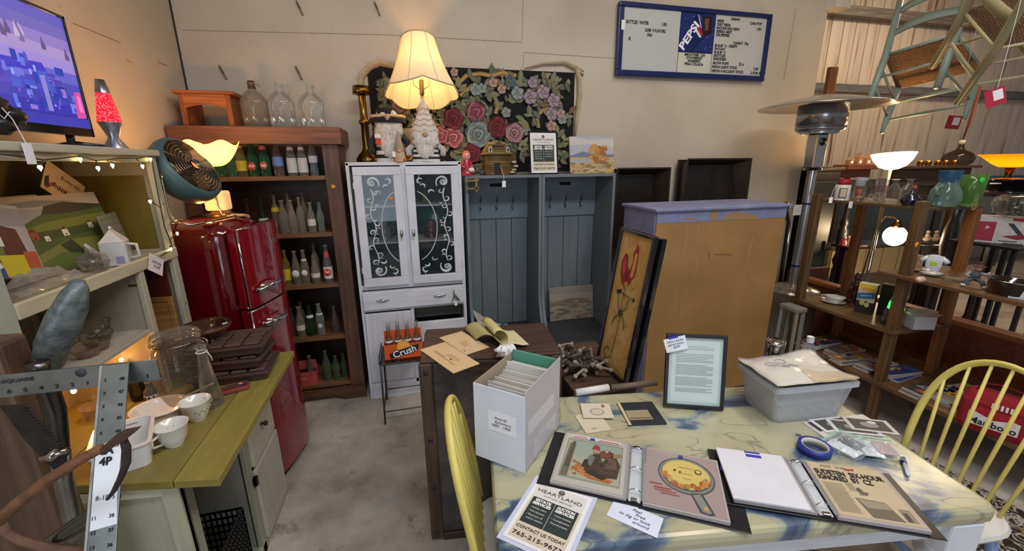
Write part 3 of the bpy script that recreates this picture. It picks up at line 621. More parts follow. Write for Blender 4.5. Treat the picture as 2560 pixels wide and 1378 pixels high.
def pansy(px_, py_, rp, c1, c2, cc='b09c50'):
    x, y = uv(px_, py_); r = rp*PXM
    for j in range(5):
        t = pi/2+j*2*pi/5+.2; poly(c2, blob(x+r*.5*cos(t), y+r*.5*sin(t), r*.55, 3, .08, t, 14)); poly(c1, blob(x+r*.5*cos(t), y+r*.5*sin(t), r*.45, 3, .1, t, 14))
    poly(c2, blob(x, y, r*.28, 5, .3)); poly(cc, blob(x, y, r*.14, 5, .1))
LG = LGX = ('5a5c44', '6a6a50', '4c5440', '7c7a5c', '5e6450', '74745e', '8a8458')
for (x, y) in [(964, 205), (955, 225), (970, 235), (960, 262), (985, 270), (1120, 262), (1175, 250), (1160, 270), (1215, 262), (1220, 290), (1205, 300), (1240, 270), (1155, 252), (1130, 340), (1150, 365), (1300, 205), (1325, 210), (1355, 195), (1385, 205), (1395, 215), (1375, 218), (1345, 260), (1405, 265), (1410, 290), (1290, 255), (1255, 195), (1230, 190), (1310, 300), (1300, 320), (1325, 290), (1395, 330), (1410, 350), (1310, 350), (1330, 365), (1225, 365), (1165, 400), (1205, 400), (1185, 412), (1300, 385), (1150, 310), (1095, 300), (1110, 320), (1012, 290), (1000, 262), (1040, 300), (1420, 390), (1400, 400), (1385, 375), (1130, 395), (1240, 345), (1265, 300), (1275, 360)]:
    u_, v_ = uv(x, y)
    for q in range(3): leaf(u_, v_, rnd.uniform(.055, .095), rnd.uniform(0, 6.28), rnd.choice(LG))
for pts in ([(1140, 215), (1165, 190), (1200, 185), (1230, 190), (1255, 182), (1290, 190)], [(1150, 240), (1180, 215), (1200, 220), (1230, 235), (1245, 260), (1238, 285)], [(1060, 300), (1085, 305), (1110, 330), (1125, 320)], [(1345, 320), (1342, 290), (1360, 272), (1390, 268)]):
    P2 = [uv(*p) for p in pts]
    for o_, c_ in ((.016, '8a6c3c'), (.007, 'b09458')):
        L_, R_ = [], []
        for i, (x, y) in enumerate(P2):
            x0, y0 = P2[max(0, i-1)]; x1, y1 = P2[min(len(P2)-1, i+1)]; d = hypot(x1-x0, y1-y0) or 1; nx, ny = -(y1-y0)/d*o_, (x1-x0)/d*o_
            L_.append((x+nx, y+ny)); R_.append((x-nx, y-ny))
        for i in range(len(L_)-1): poly(c_, [L_[i], L_[i+1], R_[i+1], R_[i]])
for i in range(330):
    x, y = rnd.uniform(950, 1425), rnd.uniform(190, 425)
    if ((x-1290)/58)**2+((y-272)/30)**2 < 1 or (x > 1405 and y > 330) or (1300 < x < 1345 and y > 395) or (x < 1105 and y > 330): continue
    u_, v_ = uv(x, y); leaf(u_, v_, rnd.uniform(.045, .09), rnd.uniform(0, 6.28), rnd.choice(LGX+('6c5434', '7c6440')), '8a8c74')
for x, y, r, c in ((1324, 243, 19, 0), (1356, 231, 18, 0), (1382, 252, 18, 0), (1292, 234, 17, 1), (1232, 208, 12, 2), (1253, 224, 12, 2), (1275, 205, 14, 3), (1188, 225, 15, 1), (1204, 222, 12, 1), (1377, 286, 17, 0), (1403, 298, 14, 1), (1377, 315, 14, 2), (1264, 282, 13, 1), (1330, 208, 14, 0), (1135, 182, 10, 2), (1014, 275, 13, 2), (1400, 285, 12, 2), (1170, 405, 12, 2), (1313, 330, 10, 1)):
    pansy(x, y, r, *[('9c8a92', '5c5058'), ('8c9490', '565c5a'), ('b09484', '6c5248'), ('56646e', '38424a')][c])
for x, y, r, c in ((1133, 344, 25, 0), (1189, 281, 23, 1), (1195, 336, 31, 2), (1243, 318, 25, 3), (1285, 333, 24, 4), (1179, 385, 22, 3), (1133, 298, 24, 3), (1101, 339, 20, 1), (1000, 262, 18, 4)):
    rose(x, y, r, *[('8c4e50', 'b48480', '5c2a2e'), ('80404a', 'a87478', '542a32'), ('747c76', '98a096', '4c5452'), ('662428', '843c3c', '3e1618'), ('94706e', 'b4968e', '583438')][c])
fl.build('woven_flowers', 'fabric', tp)
m = M('b8a684').t(B)
def hang(pts, w, z=.012): m.tube([(*uv(*p), z) for p in pts], w, 8, flat=.35)
hang([(1000, 172), (950, 158), (925, 168), (905, 190), (903, 215), (918, 232)], [.012, .03, .035, .035, .03, .012]); 
m.build('hanging_lining', 'fabric', tp); m = M('b8a684').t(B)
hang([(1310, 172), (1360, 160), (1410, 158), (1440, 172), (1458, 180)], [.006, .014, .02, .022, .006]); hang([(1440, 172), (1447, 200), (1448, 240), (1440, 300), (1436, 340)], [.018, .022, .024, .02, .01])
hang([(1446, 175), (1456, 190), (1452, 182)], [.01, .012, .006]); 
m.build('hanging_lining', 'fabric', tp)
# ================================================================ LOCKERS (two blue grey hall lockers)
BG, ZL, YL = '6c7376', 1.622, 3.03
def locker(x0, x1, lab):
    t = thing('hall_locker', lab, 'locker', ((x0+x1)/2, YL, 0), 0, 'open hall lockers'); hw = (x1-x0)/2; d = .345; zb = .34
    for s in (-1, 1):
        m = M(BG).t(Matrix(((0, 0, 1, s*hw-(.022 if s > 0 else 0)), (1, 0, 0, 0), (0, 1, 0, 0), (0, 0, 0, 1))))
        pr = [(d, 0), (d, ZL-.02), (0, ZL-.02), (0, .72)]+[(-.2*(1-cos(q*pi/12))/2*1.0, .72-.30*q/6) for q in range(1, 7)]+[(-.20, .36), (-.24, .30), (-.24, 0)]
        m.prism(pr, 0, .022); m.build('side_panel', 'paintz', t)
    M(BG).bx(-hw, hw, 0, d, ZL-.022, ZL, .003).build('top_board', 'paintx', t)
    m = M(BG); w = (2*hw-.044)/4
    for i in range(4): m.bx(-hw+.022+i*w+.002, -hw+.022+(i+1)*w-.002, d-.02, d-.005, zb, ZL-.022, .003)
    m.build('back_boards', 'paintz', t)
    M('6e797f').bx(-hw+.022, hw-.022, d-.036, d-.02, 1.27, ZL-.03, .002).build('hook_rail', 'paintx', t)
    M('35373c').bx(-hw+.022, hw-.022, -.235, d-.005, zb-.03, zb, .004).build('bench_seat', 'paintx', t); M('2c2e32').bx(-hw+.022, hw-.022, -.20, -.18, 0, zb-.03, .002).build('bench_front', 'paintx', t)
    for i in (-1, 0, 1):
        x = i*w; m = M('8c8c90').bx(x-.009, x+.009, d-.040, d-.036, 1.35, 1.42, .001)
        m.tube([(x, d-.038, 1.41), (x, d-.06, 1.40), (x, d-.085, 1.43), (x, d-.09, 1.45)], [.004, .005, .005, .006], 7).tube([(x, d-.04, 1.37), (x, d-.07, 1.345), (x, d-.075, 1.37)], .004, 7); m.build('hook', 'metal', t)
    M('26282c').bx(-.05, .05, d-.039, d-.035, 1.525, 1.55, .002).lathe([(0, 0), (.008, 0), (.006, .004), (0, .004)], 10, (-.035, d-.041, 1.537), d=(0, -1, 0)).lathe([(0, 0), (.008, 0), (.006, .004), (0, .004)], 10, (.035, d-.041, 1.537), d=(0, -1, 0)).build('name_plate', 'metal', t)
    return t
locker(.42, .998, 'grey blue open locker with hooks right beside the white cabinet'); locker(1.002, 1.605, 'grey blue open locker with hooks holding the small sand coloured canvas')
# wooden clamp hanging at left locker edge
p = at(1180, 458, 'y', 3.0); m = M('9a7440').bar(p+Vector((-.05, 0, .015)), p+Vector((.05, 0, .02)), .02, .012).bar(p+Vector((.03, 0, .055)), p+Vector((.03, 0, -.06)), .014, .014); m.bar(p+Vector((-.045, 0, -.04)), p+Vector((.05, 0, -.035)), .014, .012)
tag(m.build('wooden_clamp', 'woodx'), 'small tan wooden clamp at the top left corner of the left locker', 'clamp')
# canvases
def picture(name, lab, cat, corner, xd, yd, w, h, th, items, mat='paper', edge='c8bfae', bname='canvas', pos=None, base='8a8478'):
    t = thing(name, lab, cat, corner); Bm = frame((0, 0, 0), xd, yd)
    m = M(edge).t(Bm).bx(0, w, 0, h, -th, 0, .001); m.build(bname, 'paper', t)
    m = M().t(Bm).art([(base, rect(0, 0, w, h))]+[(c, [(x*w, y*h) for x, y in pp]) for c, pp in items]); m.build('painted_picture', mat, t)
    return t, Bm
def blobs(cs, x0, y0, x1, y1, n, r0, r1, seed=0, asp=1):
    R = random.Random(seed); o = []
    for i in range(n):
        cx, cy, r = R.uniform(x0, x1), R.uniform(y0, y1), R.uniform(r0, r1); o.append((R.choice(cs), [(min(1, max(0, cx+r*cos(t)*R.uniform(.7, 1.2))), min(1, max(0, cy+r*asp*sin(t)*R.uniform(.7, 1.2)))) for t in [j*pi/4 for j in range(8)]]))
    return o
p = at(1424, 434, 'y', 3.10); q = at(1532, 434, 'y', 3.10); zt = at(1424, 342, 'y', 3.2).z
picture('landscape_canvas', 'small autumn landscape canvas leaning on top of the right locker', 'painting', (p.x, 3.08, ZL+.001), (1, 0, 0), (0, .16, .98), q.x-p.x, zt-ZL, .015,
 [('a8a8ac', rect(0, .5, 1, 1)), ('c0b8b0', [(0, .75), (.4, .8), (1, .7), (1, .95), (.5, .9), (0, 1)]), ('6c7484', [(0, .48), (.3, .6), (.6, .5), (1, .52), (1, .42), (0, .42)]), ('b49c6c', rect(0, 0, 1, .44)), ('9aa0a0', [(0, .36), (.5, .4), (.45, .3), (0, .28)])]+blobs(['b07a30', '9a5c28', 'c08c3c'], .45, .3, .85, .75, 60, .03, .07, 1)+blobs(['8a6c3c', 'b8985c', '7c6a44'], 0, 0, 1, .3, 60, .03, .08, 2, .4))
p = at(1394, 803, 'y', 3.2); q = at(1502, 803, 'y', 3.2); zt = at(1395, 716, 'y', 3.35).z
picture('sand_canvas', 'small sandy brown dune canvas standing on the right locker bench', 'painting', (p.x-.045, 3.265, .3445), (1, 0, .0), (0, .13, .99), q.x-p.x, zt-.34, .015,
 [('8a7f74', rect(0, .72, 1, 1)), ('9c8c7c', rect(0, .6, 1, .8)), ('7c6c5c', [(0, .55), (.5, .66), (1, .6), (1, .5), (0, .45)])]+blobs(['8c7660', '6c5a4a', 'a08c74', '7a6450'], 0, 0, 1, .6, 90, .04, .12, 3, .35))
# framed flyer
def flyer(t, Bm, w, h, z=.001, dim=1):
    def R_(x0, y0, x1, y1): return rect(x0*w, y0*h, x1*w, y1*h)
    m = M().t(Bm).art([('e9e6e6', R_(0, 0, 1, 1)), ('d2c4ae', R_(.06, .04, .94, .955)), ('dcd6d0', R_(.06, .70, .94, .955)), ('24312f', R_(.1, .275, .90, .70)), ('d8d2c4', R_(.497, .275, .503, .70)), ('4a4640', circ(.5*w, .905*h, .052*w, 20)), ('8a8478', circ(.5*w, .905*h, .03*w, 14)), ('4a4640', [(.44*w, .9*h), (.56*w, .9*h), (.54*w, .87*h), (.46*w, .87*h)])], z)
    m.build('flyer_print', 'paper', t)
    def X(s, x, y, sz, ww, c, bold=0, al='CENTER'): txt(s, Bm @ Tm(x*w, y*h, z), sz*h, c, t, 'flyer_lettering', ww*w, al, bold*h)
    X('HEARTLAND', .5, .825, .075, .78, '3c3830'); X('AUCTION SERVICES', .5, .755, .03, .5, '3c3830')
    X('ESTATE', .3, .655, .058, .27, 'f0ece4', .003); X('SERVICES', .3, .600, .058, .32, 'f0ece4', .003); X('AUCTION', .7, .655, .058, .31, 'f0ece4', .003); X('SERVICES', .7, .600, .058, .32, 'f0ece4', .003)
    for s, y in (('• Estate sales', .53), ('• Full cleanouts', .47), ('• Buyouts of', .41), ('  entire estates', .355)): X(s, .14, y, .036, .28, 'e4e0d8', 0, 'LEFT')
    for s, y in (('• Online auctions', .53), ('• Consignments', .47), ('• Personal property', .41)): X(s, .54, y, .036, .30, 'e4e0d8', 0, 'LEFT')
    X('CONTACT US TODAY', .5, .205, .06, .80, '2c2824', .001); X('765-215-9673', .5, .105, .075, .80, '2c2824', .001)
p = at(1328, 431, 'y', 3.02); q = at(1402, 431, 'y', 3.02); zt = at(1328, 327, 'y', 3.1).z
t = thing('framed_flyer', 'auction service flyer in a thin black frame standing on the lockers', 'framed sign', (p.x, 3.05, ZL+.001)); w = q.x-p.x; h = zt-ZL; Bm = frame((0, 0, 0), (1, .06, 0), (0, .14, .99))
M('14141a').t(Bm).bx(0, w, 0, .012, -.012, .006, .002).bx(0, w, h-.012, h, -.012, .006, .002).bx(0, .012, .012, h-.012, -.012, .006, .002).bx(w-.012, w, .012, h-.012, -.012, .006, .002).bx(.01, w-.01, .01, h-.01, -.012, -.002).build('frame', 'gloss', t)
flyer(t, Bm @ Tm(.012, .012, 0), w-.024, h-.024)
# ================================================================ THINGS ON CABINET / LOCKERS
ZC = 1.7225
lp = thing('table_lamp', 'lit table lamp with big cream bell shade on top of the white cabinet', 'lamp', (.160, 3.105, ZC))
zt = at(1057, 92, 'y', 3.105).z-ZC; zs = at(1057, 232, 'y', 3.105).z-ZC-.01
M('8a7a60').lathe([(0, 0), (.06, 0), (.065, .012), (.045, .02), (.02, .035), (.014, .06)], 24).build('base', 'brass', lp)
M('b8b0a0').lathe([(.014, .05), (.02, .09), (.012, .14), (.014, .2), (.03, .235), (.048, .29), (.046, .34), (.022, .385), (.012, .40), (.012, .44), (.0, .44)], 24).build('glass_column', 'chrome', lp)
m = M('b09a60').lathe([(.012, .44), (.016, .445), (.016, .53), (.01, .535), (0, .535)], 14)
for s in (-1, 1): m.tube([(s*.016, 0, .475), (s*.05, 0, .50), (s*.055, 0, .56), (s*.03, 0, .62), (0, 0, .70)], .0025, 6)
m.build('socket_harp', 'brass', lp)
M('ffd890').sph((0, 0, .585), .03, .03, .038).build('bulb', 'glow', lp)
TS = Tm(0, -.02, zs+.01) @ Rx(radians(-15)); m = M(); rt, rb = .115, .245; scal = lambda v: lambda a: 1-.05*v*abs(sin(3*a))**2
def sh(u, v):
    a = 2*pi*u; r = rt+(rb-rt)*((1-v)*.55+(1-v)**2.2*.45); r *= 1-.03*abs(sin(3*a))*(1-v*.3); z = (zt-zs)*v-.026*(1-v)**6*abs(cos(3*a)); return TS @ Vector((r*cos(a), r*sin(a), z))
m.grid(sh, 96, 16); m.build('lamp_shade', 'shade_cream', lp)
m = M('c8b48a'); m.tube([sh(i/48, 1) for i in range(48)], .005, 6, True); m.tube([sh(i/96, 0) for i in range(96)], .0045, 6, True)
for k_ in range(8): m.tube([sh((k_+.5)/8, j/10) for j in range(11)], .0018, 5)
m.build('shade_trim', 'fabric', lp)
point('table_lamp_light', (.160, 3.105, ZC+.585), 34, 'ffc67c', .035)
# brass candlestick
p = at(920, 402, 'y', 3.22); zt = at(915, 235, 'y', 3.2).z-ZC
m = M('8a6c34').lathe([(0, 0), (.075, 0), (.078, .02), (.06, .05), (.035, .075), (.026, .1), (.024, .25), (.034, .26), (.034, .28), (.024, .29), (.024, .44), (.036, .455), (.04, .475), (.022, .485), (.055, .5), (.06, zt), (.05, zt), (.0, zt-.02)], 20, (p.x+.0, 3.22, ZC), fl=lambda a, z: 1+(.06*cos(8*a) if .1 < z < .44 else 0))
tag(m.build('candlestick', 'brass'), 'tall brass candlestick at the left end of the white cabinet top', 'candlestick')
# gnomes
def gnome(px_, lab, h, body, hat, beard, y=3.05, stripes=True, wide=1):
    p = at(px_, 402, 'y', y); g = thing('gnome_figure', lab, 'gnome', (p.x, y, ZC), 0, 'gnome figures')
    m = M(body); rr = .055*wide; n = 9
    for i in range(n):
        if stripes: m.k('20242a' if i % 2 else 'd4d0c8')
        z0, z1 = .12*i/n, .12*(i+1)/n; f = lambda z: rr*(1-.35*(z/.12)**2)
        m.lathe([(0 if i == 0 else f(z0), z0), (f(z0), z0+.0001), (f(z1), z1)], 22, sy=.8)
    m.build('body', 'fabric', g)
    m = M(beard); m.sph((0, -rr*.45, .115), rr*.95, rr*.6, .06, 20, 14, .35, 4); m.sph((0, -rr*.6, .06), rr*.6, rr*.4, .05, 18, 12, .35, 9); m.build('beard', 'fur', g)
    M('c89474').sph((0, -rr*1.05, .15), .014).build('nose', 'matte', g)
    m = M(hat)
    if h > .2:
        m.lathe([(rr*1.0, .14), (rr*.95, .17), (rr*.6, .24), (rr*.3, h-.05), (.008, h), (0, h+.004)], 20, fl=lambda a, z: 1+.04*sin(z*120))
        for z in (.17, .2, .23, .26, .29): m.k('a89c90').tube([(rr*(.97-(z-.17)*4.2)*cos(t)*1.03, rr*(.97-(z-.17)*4.2)*sin(t)*1.03, z+.006*(-1)**i) for i, t in enumerate([j*pi/8 for j in range(16)])], .002, 4, True)
    else: m.lathe([(rr*1.2, .135), (rr*1.22, .15), (rr*.8, .16), (rr*.75, .185), (0, .19)], 20)
    m.build('hat', 'fabric', g)
    for s in (-1, 1): M(body).tube([(s*rr*.8, 0, .1), (s*rr*1.25, -.02, .065), (s*rr*1.2, -.04, .035)], [.014, .016, .014], 8).build('arm', 'fabric', g)
    return g
g = gnome(978, 'gnome with black brimmed hat and fluffy white beard under the lampshade', .19, '2a2c30', '18181c', 'd8d0c0', 3.08, True, 1.35)
M('c8a878').tube([(.085*cos(t), .085*sin(t)*.8, .158) for t in [i*pi/6 for i in range(12)]], .006, 6, True).build('hat_beads', 'matte', g); g.scale = (1.3, 1.0, 1.85)
g2 = gnome(1066, 'gnome with tall cream zigzag hat and striped body in front of lamp', .34, 'b8b0a8', 'd8c8b8', 'dcd4c8', 2.985, True, 1.25); g2.scale = (1.35, .72, 1.16)
p = at(1000, 402, 'y', 2.97); g = thing('gnome_figure', 'small plain gnome with pointed grey hat and white tag', 'gnome', (p.x, 2.975, ZC), 0, 'gnome figures')
M('c0a080').lathe([(0, 0), (.04, 0), (.042, .02), (.03, .07), (.02, .08)], 18).build('body', 'fabric', g); M('9a8c7c').lathe([(.034, .07), (.03, .09), (.006, .19), (0, .195)], 18).build('hat', 'fabric', g); M('d8a078').sph((0, -.032, .068), .011).build('nose', 'matte', g)
M('f0eee8').bx(-.045, -.025, -.05, -.048, .03, .065).build('tag', 'paper', g); M('c8602c').sph((.03, -.02, .012), .016, .02, .012).build('shoe', 'fabric', g)
p = at(945, 350, 'y', 3.02); m = M('c84a2c').bx(p.x-.018, p.x+.018, 3.02, 3.03, p.z-.03, p.z+.01, .004).k('e8e4dc').bx(p.x-.02, p.x+.02, 3.018, 3.03, p.z+.01, p.z+.04, .004).tube([(p.x, 3.025, p.z+.04), (p.x-.01, 3.06, p.z+.07), (p.x-.02, 3.1, p.z+.06)], .002, 5)
tag(m.build('stocking_ornament', 'fabric'), 'tiny red and white stocking hanging beside the brass candlestick', 'ornament')
p = at(1024, 402, 'y', 3.22); m = M('e8dcc4').lathe([(0, .0), (.04, 0), (.042, .01), (.03, .03), (.045, .12), (.058, .23), (.053, .23), (.04, .1), (.0, .03)], 24, (p.x-.005, 3.22, ZC), fl=lambda a, z: 1+.04*cos(14*a))
tag(m.build('cut_glass_vase', 'glass'), 'cut glass vase between the gnomes on the white cabinet', 'vase')
p = at(1025, 402, 'y', 2.98); m = M('c0922c').tube([(p.x-.04, 2.985, ZC+.008), (p.x, 2.98, ZC+.02), (p.x+.045, 2.99, ZC+.055)], [.006, .014, .004], 8, flat=.5)
tag(m.build('gold_leaf_ornament', 'brass'), 'small gold leaf ornament lying between the gnomes', 'ornament')
# pink doll beside the cabinet, on the locker top
p = at(1158, 428, 'y', 3.05); d = thing('doll_figurine', 'small pink and red child figurine at the left end of the locker top', 'figurine', (.44, 3.06, ZL+.001))
M('a8283c').lathe([(0, 0), (.045, 0), (.04, .03), (.025, .09), (.016, .115)], 18, sy=.8).build('dress', 'ceramic', d)
M('e09a8c').sph((0, 0, .135), .03, .028, .032).build('head', 'ceramic', d); m = M('c86c5c').sph((0, .006, .147), .031, .029, .027); m.build('cap', 'ceramic', d)
for s in (-1, 1): M('30201c').sph((s*.011, -.027, .14), .003).build('eye', 'gloss', d)
M('e8dcc8').sph((.03, -.03, .04), .022, .015, .018).build('bouquet', 'ceramic', d)
for s in (-1, 1): M('c04050').tube([(s*.02, 0, .1), (s*.038, -.015, .07), (s*.02, -.035, .055)], .008, 7).build('arm', 'ceramic', d)
# miniature house
p = at(1250, 434, 'y', 3.06); hs = thing('miniature_house', 'brown miniature log house with shutters and tag on the lockers', 'miniature house', (p.x, 3.12, ZL+.001), .15)
m = M('7c6034')
for i in range(12): m.tube([(-.105, -.05, .007+i*.0125), (.07, -.05, .007+i*.0125)], .0068, 7).tube([(.07, -.05, .007+i*.0125), (.07, .05, .007+i*.0125)], .0068, 7).tube([(-.105, -.05, .007+i*.0125), (-.105, .05, .007+i*.0125)], .0068, 7)
m.bx(-.1, .065, -.045, .05, 0, .15); m.build('log_walls', 'woodx', hs)
m = M('a08648').add([(-.12, -.075, .145), (.085, -.075, .145), (.085, .06, .145), (-.12, .06, .145), (-.08, -.005, .235), (.05, -.005, .235)], [(0, 1, 5, 4), (2, 3, 4, 5), (0, 4, 3), (1, 2, 5), (0, 3, 2, 1)])
for k_ in range(5): z = .152+k_*.016; m.k('8c7440').tube([(-.12+.009*k_, -.076+.0125*k_, z), (.085-.008*k_, -.076+.0125*k_, z)], .005, 5)
m.build('shingle_roof', 'woodx', hs)
m = M('5a4628').bx(-.05, .03, -.058, -.05, .155, .205).add([(-.055, -.066, .205), (.035, -.066, .205), (-.01, -.066, .235), (-.055, -.02, .205), (.035, -.02, .205), (-.01, -.02, .235)], [(0, 1, 2), (3, 5, 4), (0, 2, 5, 3), (1, 4, 5, 2)]); m.build('dormer', 'woodx', hs)
for x in (-.085, .05): M('dcd8cc').bx(x-.012, x+.012, -.075, -.068, .16, .195).k('2a241c').bx(x-.007, x+.007, -.077, -.075, .165, .19).build('window', 'paper', hs)
M('2c2018').bx(-.05, .0, -.060, -.055, 0, .085).build('door', 'matte', hs)
for x, z in ((.10, .03), (.115, .055), (.10, .085), (.085, .012)): M('bcae94').bx(x-.014, x+.018, -.07, -.045, z, z+.014, .002).build('stone', 'stone', hs)
M('4e3c24').bx(.075, .13, -.045, .045, 0, .165, .003).build('chimney', 'stone', hs)
M('efece6').tube([(-.01, -.064, .07), (-.008, -.13, .0), (-.008, -.132, -.04)], .0012, 4).bx(-.022, .006, -.134, -.132, -.085, -.04, .0006).build('tag', 'paper', hs)
m = M('5c5048')
for i in range(5): m.sph((rnd.uniform(-.05, .05), rnd.uniform(-.02, .02), .018+.01*(i % 2)), .022, .018, .018, 10, 7, .3, i)
tag(m.build('stone_ornament', 'stone', None, (.545, 3.10, ZL+.003)), 'lumpy dark stone ornament between the doll and the miniature house', 'ornament')
# folded cloth on left locker bench
cl = thing('folded_blanket', 'blue and white striped blanket folded on the left locker bench', 'blanket', (.575, 3.08, .357))
m = M()
for k_, (c_, w_) in enumerate((('c4bcae', .14), ('c8c0b0', .13), ('3f6a86', .125), ('b4c0c4', .12), ('2f5e80', .115), ('a8bcc6', .10), ('c4beb2', .09))):
    m.k(c_).grid(lambda u, v: Vector((-.11+.30*u*(1-.05*k_), -.16+.32*v, .012+.017*k_*(1-u)**1.2*1.6+.008*sin(6*u+k_)+.006*sin(9*v))), 16, 10)
m.build('folds', 'fabric', cl, solid=.012)
# ================================================================ DARK BOXES, LILAC CABINET BACK
def crate(x0, x1, z1, z0, lab, flare):
    t = thing('dark_wooden_box', lab, 'box', ((x0+x1)/2, 3.2, z0)); w = (x1-x0)/2; h = z1-z0; fl_ = flare
    m = M('2a1c14'); y0, y1 = -.0, .19; i = .03
    O = [(-w, y0, 0), (w, y0, 0), (w-fl_, y0, h), (-w+fl_, y0, h)]
    m.add([(-w, 0, 0), (w, 0, 0), (w-.01, 0, h), (-w+.02, 0, h), (-w+.012, 0, .012), (w-.012, 0, .012), (w-.022, 0, h-.012), (-w+.032, 0, h-.012), (-w+.05, .12, .05), (w-.07, .12, .05), (w-.10, .12, h-.06), (-w+.05, .12, h-.06)],
          [(0, 1, 5, 4), (1, 2, 6, 5), (2, 3, 7, 6), (3, 0, 4, 7), (4, 5, 9, 8), (5, 6, 10, 9), (6, 7, 11, 10), (7, 4, 8, 11)]); m.build('tray_sides', 'darkx', t)
    M('1e140e').add([(-w+.05, .121, .05), (w-.07, .121, .05), (w-.10, .121, h-.06), (-w+.05, .121, h-.06)], [(0, 1, 2, 3)]).bx(-w+.03, w-.03, .125, .15, .01, h-.01).build('back_board', 'darkx', t)
a, b = at(1538, 420, 'y', 3.2), at(1681, 418, 'y', 3.2); crate(a.x, b.x, a.z, .9, 'dark brown wooden box against the wall beside the right locker', .02)
a, b = at(1722, 396, 'y', 3.2), at(1879, 395, 'y', 3.2); crate(a.x-.03, b.x+.02, a.z, .9, 'dark brown wooden box on the wall above the lilac topped cabinet', .03)
bb = thing('cabinet_back', 'big cabinet seen from behind, bare tan fibreboard with lilac painted top edge', 'cabinet', (2.05, 2.35, 0))
x0, x1, y0, y1, zt = 1.545-2.05, 2.575-2.05, 0, .41, 1.415
M('b0a8b0').bx(x0, x1, .012, y1, .02, zt-.022, .003).build('carcass', 'lilac_paint', bb)
M().bx(x0+.006, x1-.004, 0, .012, .03, zt-.095, .002).build('fibreboard_back', 'fibreboard', bb)
M().bx(x0+.006, x1-.004, -.001, .012, zt-.095, zt-.02, .002).build('painted_strip', 'lilac_paint', bb)
M().bx(x0-.015, x1+.02, -.02, y1+.02, zt-.022, zt, .006).build('top_board', 'lilac_paint', bb)
P = lambda x, y: (lambda q: (q.x-2.05, -.001, q.z))(at(x, y, 'y', 2.35))
for pts, r in (([(1885, 590), (1873, 625), (1868, 660), (1875, 695), (1890, 722)], [.001, .003, .004, .003, .001]), ([(1745, 635), (1742, 665), (1733, 700), (1725, 735)], [.001, .003, .003, .001]), ([(1746, 560), (1744, 590)], [.002, .001]), ([(1720, 560), (1708, 650), (1695, 800)], [.0015, .002, .0015]), ([(1768, 560), (1767, 580)], [.001, .002])):
    M('d8b98a').tube([P(*q) for q in pts], r, 5, flat=.3).build('scratch', 'matte', bb)
M('4a3826').tube([P(1773, 630), P(1772, 645)], .004, 5, flat=.3).build('pencil_mark', 'matte', bb); M('4a3826').tube([P(1785, 636), P(1830, 637)], .0018, 5, flat=.3).build('pencil_mark', 'matte', bb)
M().t(frame((0, -.0016, 0), (1, 0, 0), (0, 0, 1))).art([('9c7a50', [(P(x, y)[0], P(x, y)[2]) for x, y in pp]) for pp in ([(1776, 520), (1792, 519), (1794, 549), (1775, 550)], [(1800, 548), (1830, 530), (1870, 532), (1905, 549)], [(1700, 549), (1720, 543), (1750, 549)])], 0).build('bare_patches', 'paper', bb)
# framed rooster board
a = at(1492, 905, 'y', 1.83); t = thing('rooster_picture', 'tall framed rooster weathervane picture leaning beside the fibreboard cabinet back', 'picture', (.905, 1.80, .703))
bl, br, tl, tr = [q+Vector((0, 0, .012)) for q in (at(1492, 905, 'y', 1.80), at(1563, 972, 'y', 1.535), at(1541, 570, 'y', 1.83), at(1643, 598, 'y', 1.56))]
t.location = bl; xd = br-bl; yd = tl-bl; w = xd.length; h = yd.length; Bm = frame((0, 0, 0), xd, yd); f = .016
M('17151a').t(Bm).bx(0, w, 0, f, -.014, .008, .003).bx(0, w, h-f, h, -.014, .008, .003).bx(0, f, f, h-f, -.014, .008, .003).bx(w-f, w, f, h-f, -.014, .008, .003).bx(f*.5, w-f*.5, f*.5, h-f*.5, -.012, -.003).build('frame', 'gloss', t)
m = M().t(Bm).art([('b48c4c', rect(f, f, w-f, h-f)), ('c09a58', rect(f+.02, f+.02, w-f-.05, h-f-.02))]+[(c, [(x*w, y*h) for x, y in pp]) for c, pp in blobs(['b08848', 'b8904e', 'b48a4a', 'bc9450'], .1, .04, .9, .96, 60, .03, .09, 8, .5)], -.002)
def g_(pts, c, wd):
    m.k(c); m.tube([(x*w, y*h, .0015) for x, y in pts], wd, 5, flat=.3)
m.art([(c, [(x*w, y*h) for x, y in pp]) for c, pp in (('8c2c20', [(.30, .64), (.22, .70), (.20, .78), (.27, .84), (.36, .83), (.40, .76), (.48, .74), (.52, .80), (.50, .86), (.55, .90), (.63, .89), (.64, .84), (.66, .76), (.63, .69), (.52, .64), (.42, .61)]), ('b44a2c', [(.26, .72), (.25, .79), (.31, .81), (.35, .75), (.34, .69)]), ('c8923c', [(.52, .70), (.54, .80), (.55, .87), (.61, .86), (.62, .76), (.59, .70)]), ('a8341c', [(.54, .9), (.58, .925), (.62, .90), (.60, .885)]), ('6a2418', [(.36, .70), (.44, .73), (.50, .69), (.44, .65)]), ('2c2a22', [(.22, .575), (.36, .60), (.37, .575), (.24, .55)]), ('2c2a22', [(.72, .585), (.80, .57), (.73, .545)]))], .0006)
g_([(.44, .62), (.46, .4), (.46, .2), (.40, .1)], '3a3424', .003); g_([(.22, .575), (.75, .565)], '2c2a22', .0035); g_([(.3, .57), (.34, .48), (.45, .44), (.58, .48), (.62, .55)], '3a3424', .003); g_([(.45, .44), (.3, .38), (.26, .33)], '3a3424', .004); g_([(.45, .44), (.6, .40), (.63, .34)], '3a3424', .004)
g_([(.46+.06*cos(q), .44+.02*sin(q)) for q in [i*pi/5 for i in range(11)]], '2c2a22', .003); g_([(.40, .1), (.25, .07), (.18, .12), (.25, .16), (.35, .15)], '3a3424', .003); g_([(.40, .1), (.6, .07), (.9, .03)], '3a3424', .002)
